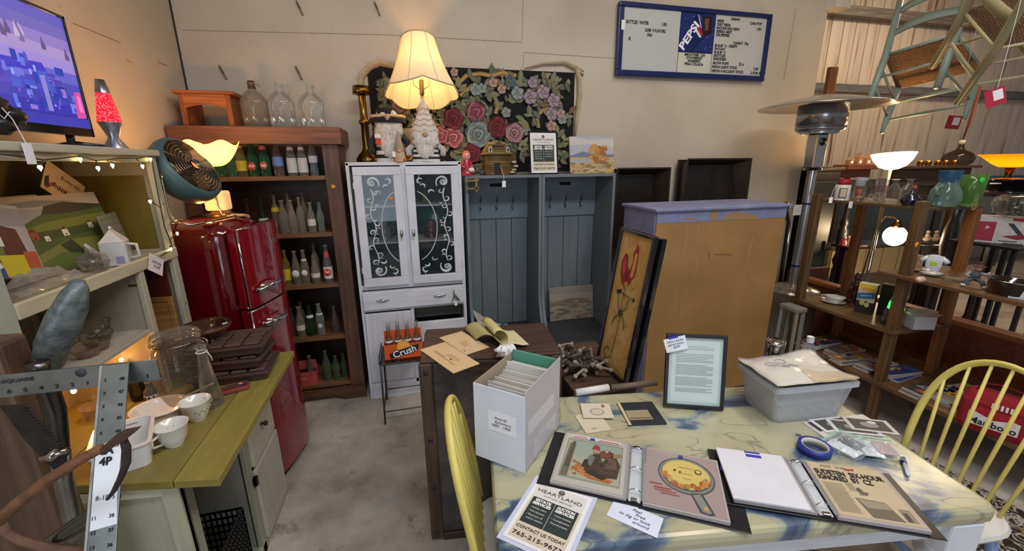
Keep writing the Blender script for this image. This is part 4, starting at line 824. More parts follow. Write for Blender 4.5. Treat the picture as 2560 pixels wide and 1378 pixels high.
m.build('rooster_picture_face', 'paper', t)
o = M('141318').t(frame(bl+Vector((.012, 0, .0))+_fw*.0, xd, yd)).bx(.02, w-.0, .0, h*.99, -.045, -.022, .003).build('framed_picture', 'gloss'); tag(o, 'second black picture frame tucked behind the rooster picture', 'frame')
# low brown table with bones
lt = thing('low_chest', 'low dark brown chest carrying a heap of small bones and twigs', 'chest', (.80, 1.8, 0))
M('5a4434').bx(-.125, .21, -.235, .25, .66, .70, .004).build('top', 'woodx', lt); M('45342a').bx(-.11, .19, -.215, .23, 0, .66, .003).build('body', 'worn', lt); M('3c2c22').bx(-.115, .20, -.226, -.214, .60, .655, .002).build('front_rail', 'woodx', lt)
R2 = random.Random(5)
for i in range(46):
    cx, cy = .785+R2.uniform(-.10, .08), 1.80+R2.uniform(-.18, .10); z = .715+R2.uniform(0, .075)*(1-abs(cx-.80)/.2); a_ = R2.uniform(0, 6.28); l = R2.uniform(.02, .05); c_ = R2.choice(['6a5a48', '8a7a68', '4e4236', 'a09484', '3e342c'])
    dx, dy, dz = l*cos(a_), l*sin(a_), R2.uniform(-.014, .014); m = M(c_)
    m.tube([(cx-dx, cy-dy, z-dz), (cx, cy, z+.004), (cx+dx, cy+dy, z+dz)], [.009, .006, .009], 7); m.sph((cx-dx, cy-dy, z-dz), .0125, n=8, m=6, wob=.4, seed=i); m.sph((cx+dx, cy+dy, z+dz), .0115, n=8, m=6, wob=.4, seed=i+50)
    tag(m.build('bone', 'matte'), 'one of the small brown and grey bones heaped on the low chest', 'bone', 'small bones heaped on the low chest')
# trunk
tk = thing('steamer_trunk', 'old dark steamer trunk standing on end with wooden edge battens', 'trunk', (.34, 1.735, 0), radians(-7)); x0, x1, y0, y1, z1 = -.315, .28, -.175, .175, .92
M('4a423c').bx(x0+.01, x1-.01, y0+.01, y1-.01, .02, z1-.01).build('body', 'leather', tk)
M('4a342a').bx(x0, x1, y0, y1, z1-.012, z1, .004).build('top_panel', 'woodx', tk)
for x in (x0-.006, x1-.05): 
    for y in (y0-.006, y1-.05): M('4c382a').bx(x, x+.056, y, y+.056, .01, z1-.012, .008).build('corner_batten', 'woodz', tk)
M('3c2c22').bx(x0+.05, x1-.05, y0-.006, y0+.01, .0, .04, .004).build('base_rail', 'woodx', tk); M('42302a').bx(x0+.05, x1-.05, y0-.006, y0+.01, z1-.06, z1-.012, .004).build('top_rail', 'woodx', tk)
for z in (.05, .3, .55, z1-.05):
    M('3a2e26').lathe([(0, 0), (.012, 0), (.01, .006), (0, .008)], 10, (x0+.022, y0-.006, z), d=(0, -1, 0)).build('rivet', 'rust', tk)
# booklets, magazine on the trunk
def sheet(name, lab, cat, pts, z, th, col, items=(), group=None, mat='paper'):
    """flat thing lying on z with three given photo corners (left, near, right)"""
    A, Bp, C_ = [at(x, y, 'z', z) for x, y in pts]; xd = Bp-A; yd = C_-Bp; w, h = xd.length, yd.length; t = thing(name, lab, cat, (A.x, A.y, z), 0, group); Bm = frame((0, 0, 0), xd, yd)
    M(col).t(Bm).bx(0, w, 0, h, 0, th, min(.001, th*.3)).build('pages', mat, t)
    if items: M().t(Bm).art([(c, [(x*w, y*h) for x, y in pp]) for c, pp in items], th+.0004).build('print', 'paper', t)
    return t, Bm @ Tm(0, 0, th), w, h
ln = lambda x0, x1, y, c='8a4a34', t_=.012: (c, rect(x0, y, x1, y+t_))
sheet('booklet', 'tan booklet with red printing at the front edge of the trunk', 'booklet', ((1050, 876), (1133, 935), (1201, 912)), .921, .004, 'd8b888', [ln(.42, .78, .55), ln(.42, .7, .48), ln(.45, .72, .62), ln(.2, .8, .3, 'a0522c', .02), ln(.2, .5, .36), ('b03c24', circ(.62, .42, .03))], 'tan booklets on the trunk')
sheet('booklet', 'tan booklet with small brown lines lying behind the front booklet', 'booklet', ((1098, 846), (1165, 889), (1233, 877)), .921, .004, 'd4b88c', [ln(.45, .8, .5), ln(.45, .7, .42), ln(.45, .66, .58), ln(.5, .72, .34), ('b03c24', circ(.85, .12, .025))], 'tan booklets on the trunk')
mg = thing('open_booklet', 'open old booklet with curled cover on the trunk in front of lockers', 'booklet', at(1225, 848, 'z', .921)); L = mg.location
m = M('d0c49c')
a_, b_, c_ = at(1228, 838, 'z', .921)-L, at(1262, 875, 'z', .921)-L, at(1322, 868, 'z', .921)-L; d_ = a_+(c_-b_)
m.grid(lambda u, v: (a_*(1-u)+b_*u)*(1-v)+(d_*(1-u)+c_*u)*v+Vector((0, 0, .012+.02*sin(pi*min(1, v*1.3))*(1-v)))+Vector((0, 0, 0)), 8, 12); m.build('right_page', 'paper', mg, solid=.004)
m = M('b8ae78'); e_ = at(1160, 825, 'z', .921)-L; f_ = at(1190, 855, 'z', .921)-L
m.grid(lambda u, v: (a_*(1-u)+b_*u)*(1-v)+(e_*(1-u)+f_*u)*v+Vector((0, 0, .012+.04*sin(pi*v)**1.0)), 6, 12); m.build('left_page', 'paper', mg, solid=.003)
m = M('c8bc80'); ax = (b_-a_)
m.grid(lambda u, v: a_*(1-u)+b_*u+Vector((.03*sin(v*4.6)-.01, .02*sin(v*2), .015+.035*(1-cos(v*4.2)))), 5, 14); m.build('curled_page', 'paper', mg, solid=.001)
m = M('e4e6e4'); p = at(1262, 893, 'z', .921)
for i in range(9): m.sph((R2.uniform(-.035, .035), R2.uniform(-.02, .02), .018+R2.uniform(0, .014)), R2.uniform(.014, .024), n=9, m=7, wob=.8, seed=i)
tag(m.build('crumpled_tissue', 'paper', None, (p.x, p.y, .925)), 'crumpled white tissue on the trunk behind the white card box', 'tissue')
# crate of bottles on small metal stand
a, b = at(947, 893, 'y', 2.72), at(1056, 893, 'y', 2.72); zt = a.z
ft = at(950, 1048, 'z', 0); sd = thing('metal_stand', 'small dark metal side stand in front of the white cabinet', 'stand', ((a.x+b.x)/2+.02, 2.755, 0)); hw = (b.x-a.x)/2+.01; zt = at(1000, 897, 'y', 2.66).z
M('4c4a48').bx(-hw, hw, -.15, .15, zt-.012, zt, .003).build('top_tray', 'metal', sd)
for sx in (-1, 1):
    for sy in (-1, 1): M('2c2a28').tube([(sx*(hw-.006), sy*.145, zt-.01), (sx*hw, sy*.155, 0)], .006, 8).build('leg', 'satin', sd)
M('3a3836').tube([(-hw, -.15, .09), (hw, -.15, .09)], .004, 6).tube([(-hw, -.15, .09), (-hw, .15, .09)], .004, 6).tube([(hw, -.15, .09), (hw, .15, .09)], .004, 6).tube([(-hw, .15, .09), (hw, .15, .09)], .004, 6).build('stretcher', 'satin', sd)
M('3a3836').tube([(-hw, -.15, zt), (-hw, -.15, zt+.03), (-hw, -.1, zt+.04), (-hw, .15, zt+.02)], .005, 6).build('side_rail', 'satin', sd)
cr = thing('soda_carrier', 'orange Crush cardboard bottle carrier on the small metal stand', 'bottle carrier', (sd.location.x+.005, 2.72, zt+.001)); cw = .125; OR = 'd85a1c'
B = frame((0, -.0615, 0), (1, 0, 0), (0, 0, 1))
M(OR).bx(-cw, cw, -.06, -.057, 0, .105).bx(-cw, cw, .057, .06, 0, .105).bx(-cw, -cw+.003, -.057, .057, 0, .105).bx(cw-.003, cw, -.057, .057, 0, .105).bx(-cw+.003, cw-.003, -.057, .057, 0, .003).build('carton_body', 'paper', cr)
m = M(OR); m.bx(-cw+.003, cw-.003, -.0006, .0006, .003, .185); m.build('handle_panel', 'paper', cr)
M().t(B).art([('f08c20', circ(0, .085, .045, 20)), ('ffb84c', circ(0, .085, .038, 20))]+[('f08c20', [(0, .085), (.036*cos(q), .085+.036*sin(q)), (.036*cos(q+.12), .085+.036*sin(q+.12))]) for q in [i*pi/5 for i in range(10)]]+[('1c1a18', [(-.085, .005), (.095, .055), (.10, .095), (-.06, .055), (-.095, .04)])], .0).build('orange_logo', 'paper', cr)
txt('Crush', B @ Tm(.005, .048, .0012) @ Rz(.26), .068, '181818', cr, 'logo_outline', .165, bold=.0045); txt('Crush', B @ Tm(.005, .048, .002) @ Rz(.26), .068, 'f4f4f0', cr, 'logo_lettering', .155, bold=.0012)
for i in range(4):
    for j, yy in enumerate((-.0285, .0285)):
        bx_ = cr.location.x-.092+i*.061
        b_ = bottle('crush_bottle', 'glass bottle with white script in the orange carrier, %s, %s row' % (['leftmost', 'second from left', 'third from left', 'rightmost'][i], ['front', 'back'][j]), (bx_, 2.72+yy, zt+.0055), .225, .0268, '8a8074', ((.50, .56, 'd8d4cc'),) if j == 0 else (), group='glass bottles in the orange carrier', gm='glass')
# ================================================================ HUTCH along the left wall
XF, XB, HY0, HY1, HZ, CZ = -1.01, -1.335, 1.23, 2.13, 1.772, .801
CR = 'b4ac92'
ht = thing('hutch', 'cream painted open hutch on the olive topped cupboard, television on top', 'hutch', (-1.17, 1.68, CZ)); L = ht.location
lb(ht, XB, XF+.015, HY0-.02, HY1+.01, HZ-.025, HZ, 'painty', 'b8b49e', 'top_board')
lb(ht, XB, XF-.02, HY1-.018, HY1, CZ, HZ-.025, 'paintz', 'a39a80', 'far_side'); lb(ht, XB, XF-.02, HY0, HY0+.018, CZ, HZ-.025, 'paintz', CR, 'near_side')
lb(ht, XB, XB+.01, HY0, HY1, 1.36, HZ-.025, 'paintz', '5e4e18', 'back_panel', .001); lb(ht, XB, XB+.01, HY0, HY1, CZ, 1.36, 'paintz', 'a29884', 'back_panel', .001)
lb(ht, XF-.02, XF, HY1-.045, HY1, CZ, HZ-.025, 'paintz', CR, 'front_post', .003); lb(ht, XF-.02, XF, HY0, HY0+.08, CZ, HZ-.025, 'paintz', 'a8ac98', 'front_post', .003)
za = at(430, 632, 'x', XF)
lb(ht, XB+.01, XF-.004, HY0+.018, HY1-.018, 1.325, 1.345, 'painty', 'a39a80', 'shelf_board', .002); lb(ht, XF-.012, XF+.004, HY0+.08, HY1-.0, 1.315, 1.36, 'painty', 'beb697', 'shelf_rail', .004)
lb(ht, XF-.02, XF, HY0+.08, HY1-.045, HZ-.05, HZ-.025, 'painty', CR, 'top_rail', .003)
yd = at(360, 700, 'x', XF).y
lb(ht, XF-.02, XF-.001, yd-.016, yd+.016, CZ, 1.325, 'paintz', CR, 'divider', .003); lb(ht, XB+.01, XF-.02, yd-.008, yd+.008, CZ, 1.325, 'paintz', 'a9a08c', 'divider_panel', .001)
zs_ = at(350, 836, 'x', XF-.02).z
lb(ht, XB+.01, XF-.01, HY0+.018, yd-.008, zs_-.015, zs_, 'painty', 'b4a994', 'lower_shelf', .002)
M('8c8468').bx(-.02, .02, .0, .006, 0, .006).build('latch', 'metal', ht, (XF-.03-L.x, yd-.012-L.y, 1.26-L.z))
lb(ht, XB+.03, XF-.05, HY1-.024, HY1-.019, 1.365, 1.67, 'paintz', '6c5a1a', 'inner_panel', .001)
for x, y, z in ((XF+.001, HY1-.02, 1.55), (XF+.001, HY1-.02, 1.1), (XF+.001, HY0+.05, 1.25), (XF+.001, HY0+.05, 1.0)):
    M('6a6248').lathe([(0, 0), (.004, 0), (0, .001)], 8, (x-L.x, y-L.y, z-L.z), d=(1, 0, 0)).build('nail', 'metal', ht)
# price card on the shelf rail
p = at(390, 662, 'x', XF+.01); t = thing('price_card', 'white handwritten price card tilted on the hutch shelf rail', 'card', p); B = frame((0, 0, 0), (-.0, .86, -.5), (0, .5, .86))
M('e4dcdc').t(B).bx(-.048, .048, -.035, .035, 0, .001).build('card', 'paper', t); txt('Lava Lamp\n 3/4 $45', B @ Tm(0, 0, .001), .018, '3a3a44', t, 'handwriting', .06, shear=.3)
# string lights
sl = thing('string_lights', 'string of small warm fairy lights around the hutch opening', 'string lights', (XF+.01, 1.7, HZ-.05)); L = sl.location
bl_ = [(100, 418), (200, 398), (245, 420), (281, 413), (356, 415), (376, 398), (375, 503), (443, 583), (427, 622)]
def onx(q, x=XF+.012): return at(*q, 'x', x)-L
m = M('2a2a20'); w_ = [onx(q) for q in ((0, 385), (60, 392), (110, 400), (150, 396), (200, 390), (240, 402), (265, 400), (300, 396), (340, 396), (378, 390), (383, 420), (392, 470), (402, 520), (412, 570), (425, 600), (432, 625), (415, 632), (402, 640))]
m.tube(w_, .0022, 5)
for q in bl_: q2 = onx(q); n_ = min(w_, key=lambda a: (a-q2).length); m.tube([n_, q2+Vector((0, 0, .004))], .0018, 5).tube([q2+Vector((0, 0, .012)), q2+Vector((0, 0, .003))], .004, 6)
m.build('wire', 'satin', sl)
for q in bl_: q2 = onx(q); M('ffdf9c').sph(q2, .0052, .0052, .0075, 10, 6).lathe([(0, -.012), (.004, -.004), (.006, 0)], 5, q2).build('bulb', 'bulb', sl)
for q, x in (((303, 900), XF-.12), ((184, 978), XF-.05)):
    p = at(*q, 'x', x); o = M('ffdf9c').sph((0, 0, 0), .007, .007, .009, 10, 6).build('fairy_bulb', 'bulb', None, p); tag(o, 'fairy light bulb glowing inside the lower hutch %s' % ('beside the cutting boards' if q[0] > 200 else 'behind the steel square blade'), 'light bulb', 'loose fairy bulbs')
point('fairy_light_glow', (XF-.16, 1.70, 1.05), 1.5, 'ffae58', .02); point('fairy_light_glow_upper', (XF-.02, 1.85, 1.69), .5, 'ffc070', .02)
# paintings inside the hutch
def hp(x, y, X): return at(x, y, 'x', X)
c0 = Vector((-1.19, 1.50, 1.353)); 
cv = thing('village_canvas', 'unframed landscape canvas with green hills and tiny white houses in the hutch', 'painting', c0); B = frame((0, 0, 0), (.10, .99, 0), (-.22, 0, .97)); w, h = .52, .265
M('b8a884').t(B).bx(0, w, 0, h, -.02, 0, .001).build('canvas', 'paper', cv)
cvit = [('8c8c94', rect(0, .6, 1, 1)), ('a49c98', [(0, .8), (.4, .85), (1, .78), (1, 1), (0, 1)]), ('787c88', [(.1, .9), (.5, .95), (.8, .9), (.5, .86)]), ('3a3628', [(.45, .62), (.55, .86), (.7, .9), (1, .82), (1, .55)]), ('4c5a2c', [(0, .55), (.3, .62), (.5, .76), (.7, .74), (1, .78), (1, 0), (0, 0)]), ('6a7434', [(.1, .5), (.5, .66), (1, .7), (1, .6), (.4, .52)]), ('3e4c26', [(0, .45), (.4, .55), (1, .56), (1, .46), (.5, .44)]), ('767838', [(.2, .2), (.6, .4), (1, .36), (1, .2), (.4, .08)]), ('343c20', [(.52, .35), (.62, .4), (.68, .2), (.6, .1)]), ('5a682e', [(.0, .0), (.5, .25), (.9, .1), (1, 0)])]
for x, y, s_, c_ in ((.2, .40, .04, 'd8d0c0'), (.36, .46, .05, '9c4430'), (.44, .42, .035, 'd8d0c0'), (.58, .45, .045, 'd8d0c0'), (.8, .50, .04, 'c8c4b4')): cvit += [(c_, rect(x, y, x+s_, y+s_*2)), ('5a3428' if c_ != '9c4430' else '6c2c1c', [(x-.005, y+s_*2), (x+s_+.005, y+s_*2), (x+s_/2, y+s_*2.9)]), ('2c2c2c', rect(x+s_*.4, y+.01, x+s_*.6, y+s_*.8))]
M().t(B).art([(c, [(x*w, y*h) for x, y in pp]) for c, pp in cvit]).build('painted_picture', 'paper', cv)
c1 = Vector((-1.10, 1.37, 1.415)); cv = thing('harbour_canvas', 'smaller bright canvas with blue and yellow shapes leaning before the green landscape', 'painting', c1); B = frame((0, 0, 0), (-.12, .97, -.16), (-.2, .16, .95)); w, h = .24, .22
M('c4a85c').t(B).bx(0, w, 0, h, -.018, 0, .001).build('canvas', 'paper', cv)
M().t(B).art([(c, [(x*w, y*h) for x, y in pp]) for c, pp in [('a8a4a0', rect(0, 0, 1, 1)), ('8e8e94', rect(0, .7, 1, .95)), ('6c7034', rect(.0, .2, .6, .62)), ('5c3024', [(.45, .2), (.5, .72), (.8, .66), (.85, .2)]), ('c4b428', rect(.35, .02, .75, .3)), ('b0522c', rect(.75, .1, .98, .34)), ('d8d4cc', rect(.02, .3, .2, .55)), ('2f5c84', [(.0, .55), (.22, .6), (.3, .4), (.2, .4)]), ('38507c', rect(.1, 0, .35, .14)), ('dcd8d0', [(.02, .16), (.3, .26), (.34, .14), (.1, .08)]), ('dcd8cc', rect(.4, .42, .5, .62))]]).build('painted_picture', 'paper', cv)
p = at(160, 470, 'x', -1.22); sg = thing('thank_you_card', 'tan thank you card with small flag tilted behind the hutch paintings', 'card', p); B = frame((0, 0, 0), (0, .83, -.56), (0.0, .56, .83)) @ Tm(-.09, -.05)
M('b09c84').t(B).bx(0, .18, 0, .11, -.002, 0).build('card', 'paper', sg); M().t(B).art([('8c3c34', [(.01, .02), (.05, .05), (.055, .04), (.02, .008)]), ('2c2c34', [(.005, .045), (.02, .06), (.03, .02), (.012, .012)])]).build('flag_print', 'paper', sg)
txt('Bunker Hill', B @ Tm(.11, .08), .022, '3a3028', sg, w=.09, shear=.3); txt('THANK YOU', B @ Tm(.10, .035), .026, '3a3028', sg, w=.12, bold=.0006)
o = M('b09478').bx(0, .006, 0, .34, 0, .27).build('brown_board', 'paper', None, (-1.28, 1.50, 1.346)); o.rotation_euler = (0, .08, 0); tag(o, 'plain tan board standing behind the paintings in the hutch', 'board')
# items on hutch shelf
gp = at(332, 652, 'x', -1.1); t = thing('glass_tray', 'square pressed glass tray standing on edge at the right of the hutch', 'tray', (-1.10, 1.90, 1.348)); B = frame((0, 0, 0), (-.25, .96, 0), (-.15, 0, .98))
m = M('9a9c84').t(B); m.bx(0, .20, 0, .18, -.008, 0, .004); m.build('plate_body', 'frosted', t)
m = M('b8b49c').t(B)
for i in range(6):
    for j in range(6): m.sph((.017+i*.033, .02+j*.03, .001), .011, .011, .004, 8, 4)
m.build('raised_dots', 'glass', t)
# white carton shaped teapot
p = at(296, 650, 'x', -1.075); tpot = thing('carton_teapot', 'white ceramic teapot shaped like a milk carton on the hutch shelf', 'teapot', (p.x, p.y, 1.3465), .3); tpot.scale = (.82, .82, .9); s_ = .045
M('c6c4c0').bx(-s_, s_, -s_, s_, 0, .098, .004).build('body', 'ceramic', tpot)
M('cfccc6').add([(-s_, -s_, .098), (s_, -s_, .098), (s_, s_, .098), (-s_, s_, .098), (0, -.02, .15), (0, .02, .15)], [(0, 1, 4), (1, 2, 5, 4), (2, 3, 5), (3, 0, 4, 5), (3, 2, 1, 0)]).tube([(0, -.012, .148), (0, -.012, .158), (0, .012, .158), (0, .012, .148)], .005, 6).build('lid', 'ceramic', tpot)
M('c6c4c0').tube([(s_-.004, 0, .085), (s_+.03, 0, .08), (s_+.034, 0, .03), (s_-.004, 0, .022)], .007, 8).build('handle', 'ceramic', tpot); M('c6c4c0').tube([(-s_+.01, 0, .03), (-s_-.03, 0, .06), (-s_-.055, 0, .095)], [.014, .011, .008], 10).build('spout', 'ceramic', tpot)
M('8c88a8').bx(s_*.1, s_*.7, -s_-.0015, -s_, .01, .04).build('blue_square', 'paper', tpot)
p = at(236, 668, 'x', -1.09); t = thing('candy_dish', 'cut glass candy dish with lid beside the white teapot', 'dish', (p.x, p.y, 1.3465))
M('c4b4b0').lathe([(0, 0), (.03, 0), (.035, .008), (.045, .035), (.04, .04), (0, .01)], 20, fl=lambda a, z: 1+.05*cos(10*a)).build('bowl', 'glass', t); M('c8bab4').lathe([(.045, .04), (.035, .06), (.012, .07), (.014, .082), (0, .086)], 20, fl=lambda a, z: 1+.05*cos(10*a)).build('lid', 'glass', t)
m = M('c8c0b4'); R3 = random.Random(9)
def wob(u, v): return Vector((.10*(u-.5), .26*(v-.5), .014+.05*sin(pi*u)*sin(pi*v)+.022*noise.noise(Vector((u*5, v*9, 3)))*sin(pi*u)))
m.grid(wob, 14, 26, False); tag(m.build('plastic_bag', 'film', None, (-1.07, 1.50, 1.353)), 'crinkled clear plastic bag lying along the hutch shelf', 'bag')
p = at(40, 735, 'x', -1.05); tag(M('9c8466').lathe([(0, 0), (.03, 0), (.045, .04), (.04, .08), (.02, .105), (.026, .12), (.02, .12)], 20, (-1.09, 1.335, 1.3465)).build('stoneware_vase', 'stone'), 'small tan stoneware vase at the left end of the hutch shelf', 'vase')
tag(M('3a2c24').sph((-1.08, 1.36, 1.49), .016, .03, .012, 14, 8, .3).build('dark_shell', 'gloss'), 'small dark glossy shell shape at the left edge of the hutch', 'ornament')
# lower compartments
for i, (px_, py_) in enumerate(((232, 838), (246, 848), (262, 842))):
    p = at(px_, py_, 'x', -1.22); y_ = 1.62+.065*i; tag(M('c09a5c').lathe([(0, .004), (.022, 0), (.026, .10), (.03, .19), (.028, .19), (.023, .1), (0, .01)], 18, (-1.22, min(p.y, yd-.16+.03*i), zs_+.001)).build('tall_glass', 'glass'), 'tall amber lit drinking glass on the lower hutch shelf, %s of three' % ['leftmost', 'middle', 'rightmost'][i], 'glass', 'tall glasses on the lower hutch shelf')
p = at(292, 838, 'x', -1.12); t = thing('glass_duck', 'small smoky glass duck on the lower hutch shelf', 'duck figurine', (-1.13, min(at(292, 838, 'x', -1.13).y, yd-.10), zs_+.001))
m = M('6c6450'); m.sph((0, 0, .024), .028, .05, .022).tube([(0, .03, .035), (0, .04, .055), (0, .04, .062)], [.014, .011, .012], 10).sph((0, .042, .066), .013, .016, .012).tube([(0, .052, .065), (0, .068, .063)], [.006, .003], 6); m.build('body', 'glass', t); M('4c4436').sph((0, -.045, .035), .012, .02, .012).build('tail', 'glass', t)
for i, (px_, py_, cc, r_) in enumerate(((250, 868, 'a88c60', .035), (220, 885, 'c0a080', .045), (236, 866, '8c8058', .03))):
    p = at(px_, py_, 'z', zs_+.01); tag(M(cc).lathe([(0, 0), (r_*.6, 0), (r_*.7, .01), (r_, .035), (r_*.95, .035), (r_*.6, .012), (0, .008)], 20, (max(p.x, -1.25), min(p.y, yd-.06), zs_+.001), fl=lambda a, z: 1+.05*cos(8*a)).build('glass_dish', 'glass'), 'small glass dish on the lower hutch shelf, %s' % ['nearest the duck', 'nearest the shelf front edge', 'between the tall glasses and duck'][i], 'dish', 'small glass dishes in the hutch')
ct_ = thing('cutting_board', 'pale wooden cutting board with juice groove in the right hutch bay', 'cutting board', (-1.145, HY1-.055, CZ+.002)); B = frame((0, 0, 0), (1, 0, 0), (0, .03, .99)); wd = .10; hb_ = at(410, 745, 'y', HY1-.05).z-CZ
M('a8743c').t(B).bx(-wd, wd, 0, hb_, -.016, 0, .006).build('board', 'woodx', ct_); M('6c4420').t(B).tube([(-wd+.02, .02, .001), (wd-.02, .02, .001), (wd-.02, hb_-.02, .001), (-wd+.02, hb_-.02, .001)], .003, 5, True, .3).build('groove', 'matte', ct_)
o = M('5a2414').bx(-.10, .09, -.001, .012, 0, .515, .002).k('a8843c').bx(-.09, -.06, -.003, -.001, .46, .49).k('b49a80').bx(.03, .08, -.003, -.001, .465, .50).build('book_box', 'satin', None, (-1.145, HY1-.033, CZ+.002)); tag(o, 'dark red brown boxed book standing behind the cutting board', 'book')
# tv
ty1, tz0, tz1 = 1.945, 1.812, 2.208
tv = thing('television', 'flat screen television showing a purple city scene on the hutch', 'television', (-1.13, 1.6, HZ+.001)); L = tv.location
tw = (tz1-tz0)*16/9*.98; ty0 = ty1-tw; TX = -1.10
M('0c0c10').bx(TX-.035-L.x, TX-.003-L.x, ty0-L.y, ty1-L.y, tz0-L.z, tz1-L.z, .006).build('housing', 'gloss', tv)
M('15151a').bx(TX-.003-L.x, TX+.002-L.x, ty0-L.y, ty1-L.y, tz0-L.z, tz0+.028-L.z, .001).bx(TX-.003-L.x, TX+.002-L.x, ty0-L.y, ty1-L.y, tz1-.01-L.z, tz1-L.z, .001).bx(TX-.003-L.x, TX+.002-L.x, ty1-.01-L.y, ty1-L.y, tz0-L.z, tz1-L.z, .001).bx(TX-.003-L.x, TX+.002-L.x, ty0-L.y, ty0+.01-L.y, tz0-L.z, tz1-L.z, .001).build('bezel', 'gloss', tv)
B = frame((TX-.002-L.x, ty0+.01-L.y, tz0+.028-L.z), (0, 1, 0), (0, 0, 1)); sw, sh_ = tw-.02, tz1-tz0-.038; it = []
for i, c_ in enumerate(('2a2c78', '3230a0', '3a3ca0', '4444a8', '5a58b4', '8a7ac0', '9080b8', '7c6cb0', '6058a4', '5450a8')): it.append((c_, rect(0, i/10, 1, (i+1)/10)))
R3 = random.Random(4)
for i in range(26):
    x = R3.uniform(.25, .98); y = .74+R3.uniform(-.05, .05)-(x-.6)*.12; it.append((R3.choice(['6a5c8c', 'a898c0', '544878', '8478a8']), [(x, y), (x+.012, y+R3.uniform(.06, .14)), (x+.03, y), (x+.028, y-.03), (x, y-.03)]))
it += [('3a38b0', [(.52, .5), (.78, .53), (.8, .46), (.54, .42)])]
for i in range(70):
    x = R3.uniform(.2, .93); y = R3.uniform(.1, .5); w = R3.uniform(.01, .06); h = R3.uniform(.02, .09); it.append((R3.choice(['28389c', '3c50b8', '5468c4', '6a78cc', '7c6cc0', '222c7c', '6068c0', '4438a0']), rect(x, y, min(.99, x+w), y+h)))
for i in range(50): x = R3.uniform(.2, .93); y = R3.uniform(.12, .46); it.append((R3.choice(['8c98d8', '3444a0', '6c50b0']), rect(x, y, x+.012, y+R3.uniform(.01, .05))))
it += [('c04890', [(.92, .08), (.99, .1), (.985, .34), (.94, .33)]), ('e070b0', [(.95, .15), (.98, .15), (.975, .3), (.955, .3)]), ('7a78b8', rect(.74, .12, .77, .42)), ('3438a0', rect(0, 0, 1, .09))]
M().t(B).art([(c, [(x*sw, y*sh_) for x, y in pp]) for c, pp in it], 0).build('screen', 'screen', tv)
for y in (ty1-.09, ty0+.09): M('101014').tube([(TX-.02-L.x, y-L.y, tz0-L.z+.005), (TX-.02-L.x, y-L.y, .012)], .012, 8).tube([(TX+.06-L.x, y+.03-L.y, .006), (TX-.02-L.x, y-L.y, .014), (TX-.10-L.x, y+.02-L.y, .006)], [.004, .009, .004], 8, flat=.8).build('stand_foot', 'gloss', tv)
# lava lamp
def lava(name, lab, loc, s_, liquid, lmat, metal='8c8c90', top=None, cap=True):
    t = thing(name, lab, 'lava lamp', loc)
    M(metal).lathe([(0, 0), (.046*s_, 0), (.046*s_, .004*s_), (.020*s_, .052*s_), (.044*s_, .115*s_), (.046*s_, .118*s_), (0, .118*s_)], 28).build('metal_base', 'steel', t)
    m = M(liquid); m.lathe([(.045*s_, .118*s_), (.036*s_, .18*s_), (.026*s_, .245*s_)], 28); m.build('liquid_globe', lmat, t)
    M(metal).lathe([(.027*s_, .243*s_), (.016*s_, .30*s_), (.0, .301*s_)], 28).build('metal_cap', 'metal', t); return t
p = at(300, 372, 'z', HZ); lv = lava('lava_lamp', 'red glitter lava lamp standing beside the television on the hutch', (-1.09, at(290, 368, 'x', -1.09).y, HZ+.001), .84, 'd02030', 'red_glitter', 'a4a4ac')
lv.scale = (1.0, 1.0, 1.0)
# dark ornament cluster with tag
p = at(30, 300, 'x', -.99); t = thing('dark_flower_ornament', 'dark lumpy ornament with a string tag in front of the television', 'ornament', (-1.03, p.y, HZ+.026)); m = M('1c1a16')
for q in ((0, -.05, .05), (0, .01, .065), (0, .06, .045), (0, -.02, .10), (0, -.08, .09), (0, .02, .015), (0, -.06, .01)): m.sph(q, .026, .032, .024, 12, 8, .5, q[1]*90)
m.build('body', 'satin', t); M('e8e8ec').tube([(.02, 0, .07), (.035, .01, .03), (.045, .015, -.03)], .0012, 4).tube([(.02, -.02, .08), (.03, -.03, .05), (.032, -.01, .03), (.03, .015, .05)], .001, 4).bx(.044, .046, .0, .03, -.085, -.03, .0005).build('tag', 'paper', t)
# ================================================================ BASE CUPBOARD
bc = thing('base_cupboard', 'cream base cupboard with olive painted plank worktop in the foreground', 'cupboard', (-.98, 1.65, 0)); L = bc.location; BX = -.735
m = M('8a7c3c'); yy = lambda x: 1.225+(-.605-x)*.19
xs = [-1.34, -1.10, -.86, -.735, -.603]
for i, (a, b) in enumerate(zip(xs, xs[1:])):
    if i == 2: continue
    b2 = b if i != 1 else -.735
    m.k(('887a3a', '847638', '887a3a', '90823f')[i]); g = .0015
    m.t(Tm(-L.x, -L.y, 0)).prism([(a+g, yy(a)), (b2-g, yy(b2)), (b2-g, 2.14), (a+g, 2.14)], .772, .80)
m.t(Tm(-L.x, -L.y, 0)).k('1c1a10').prism([(-1.33, yy(-1.33)+.01), (-.61, yy(-.61)+.01), (-.61, 2.13), (-1.33, 2.13)], .770, .778); m.build('worktop', 'painty', bc, bev=.003)
CP = 'b6b598'
m = M(CP).t(Tm(-L.x, -L.y, 0)); xa, xb = -1.33, BX
m.prism([(xa, 1.38), (xb, 1.275), (xb, 1.295), (xa, 1.40)], 0, .77); m.build('near_side_panel', 'paintz', bc)
a = Vector((xb, 1.275, 0)); M(CP).t(Tm(-L.x, -L.y, 0)).prism([(xb-.05, 1.274), (xb, 1.267), (xb, 1.29), (xb-.05, 1.30)], 0, .77).build('corner_stile', 'paintz', bc); M('c4c4a4').t(Tm(-L.x, -L.y, 0)).prism([(xb-.6, 1.345), (xb-.05, 1.274), (xb-.05, 1.29), (xb-.6, 1.36)], .735, .768).build('side_rail', 'paintx', bc)
ya = 0; yb = at(640, 1120, 'x', BX).y
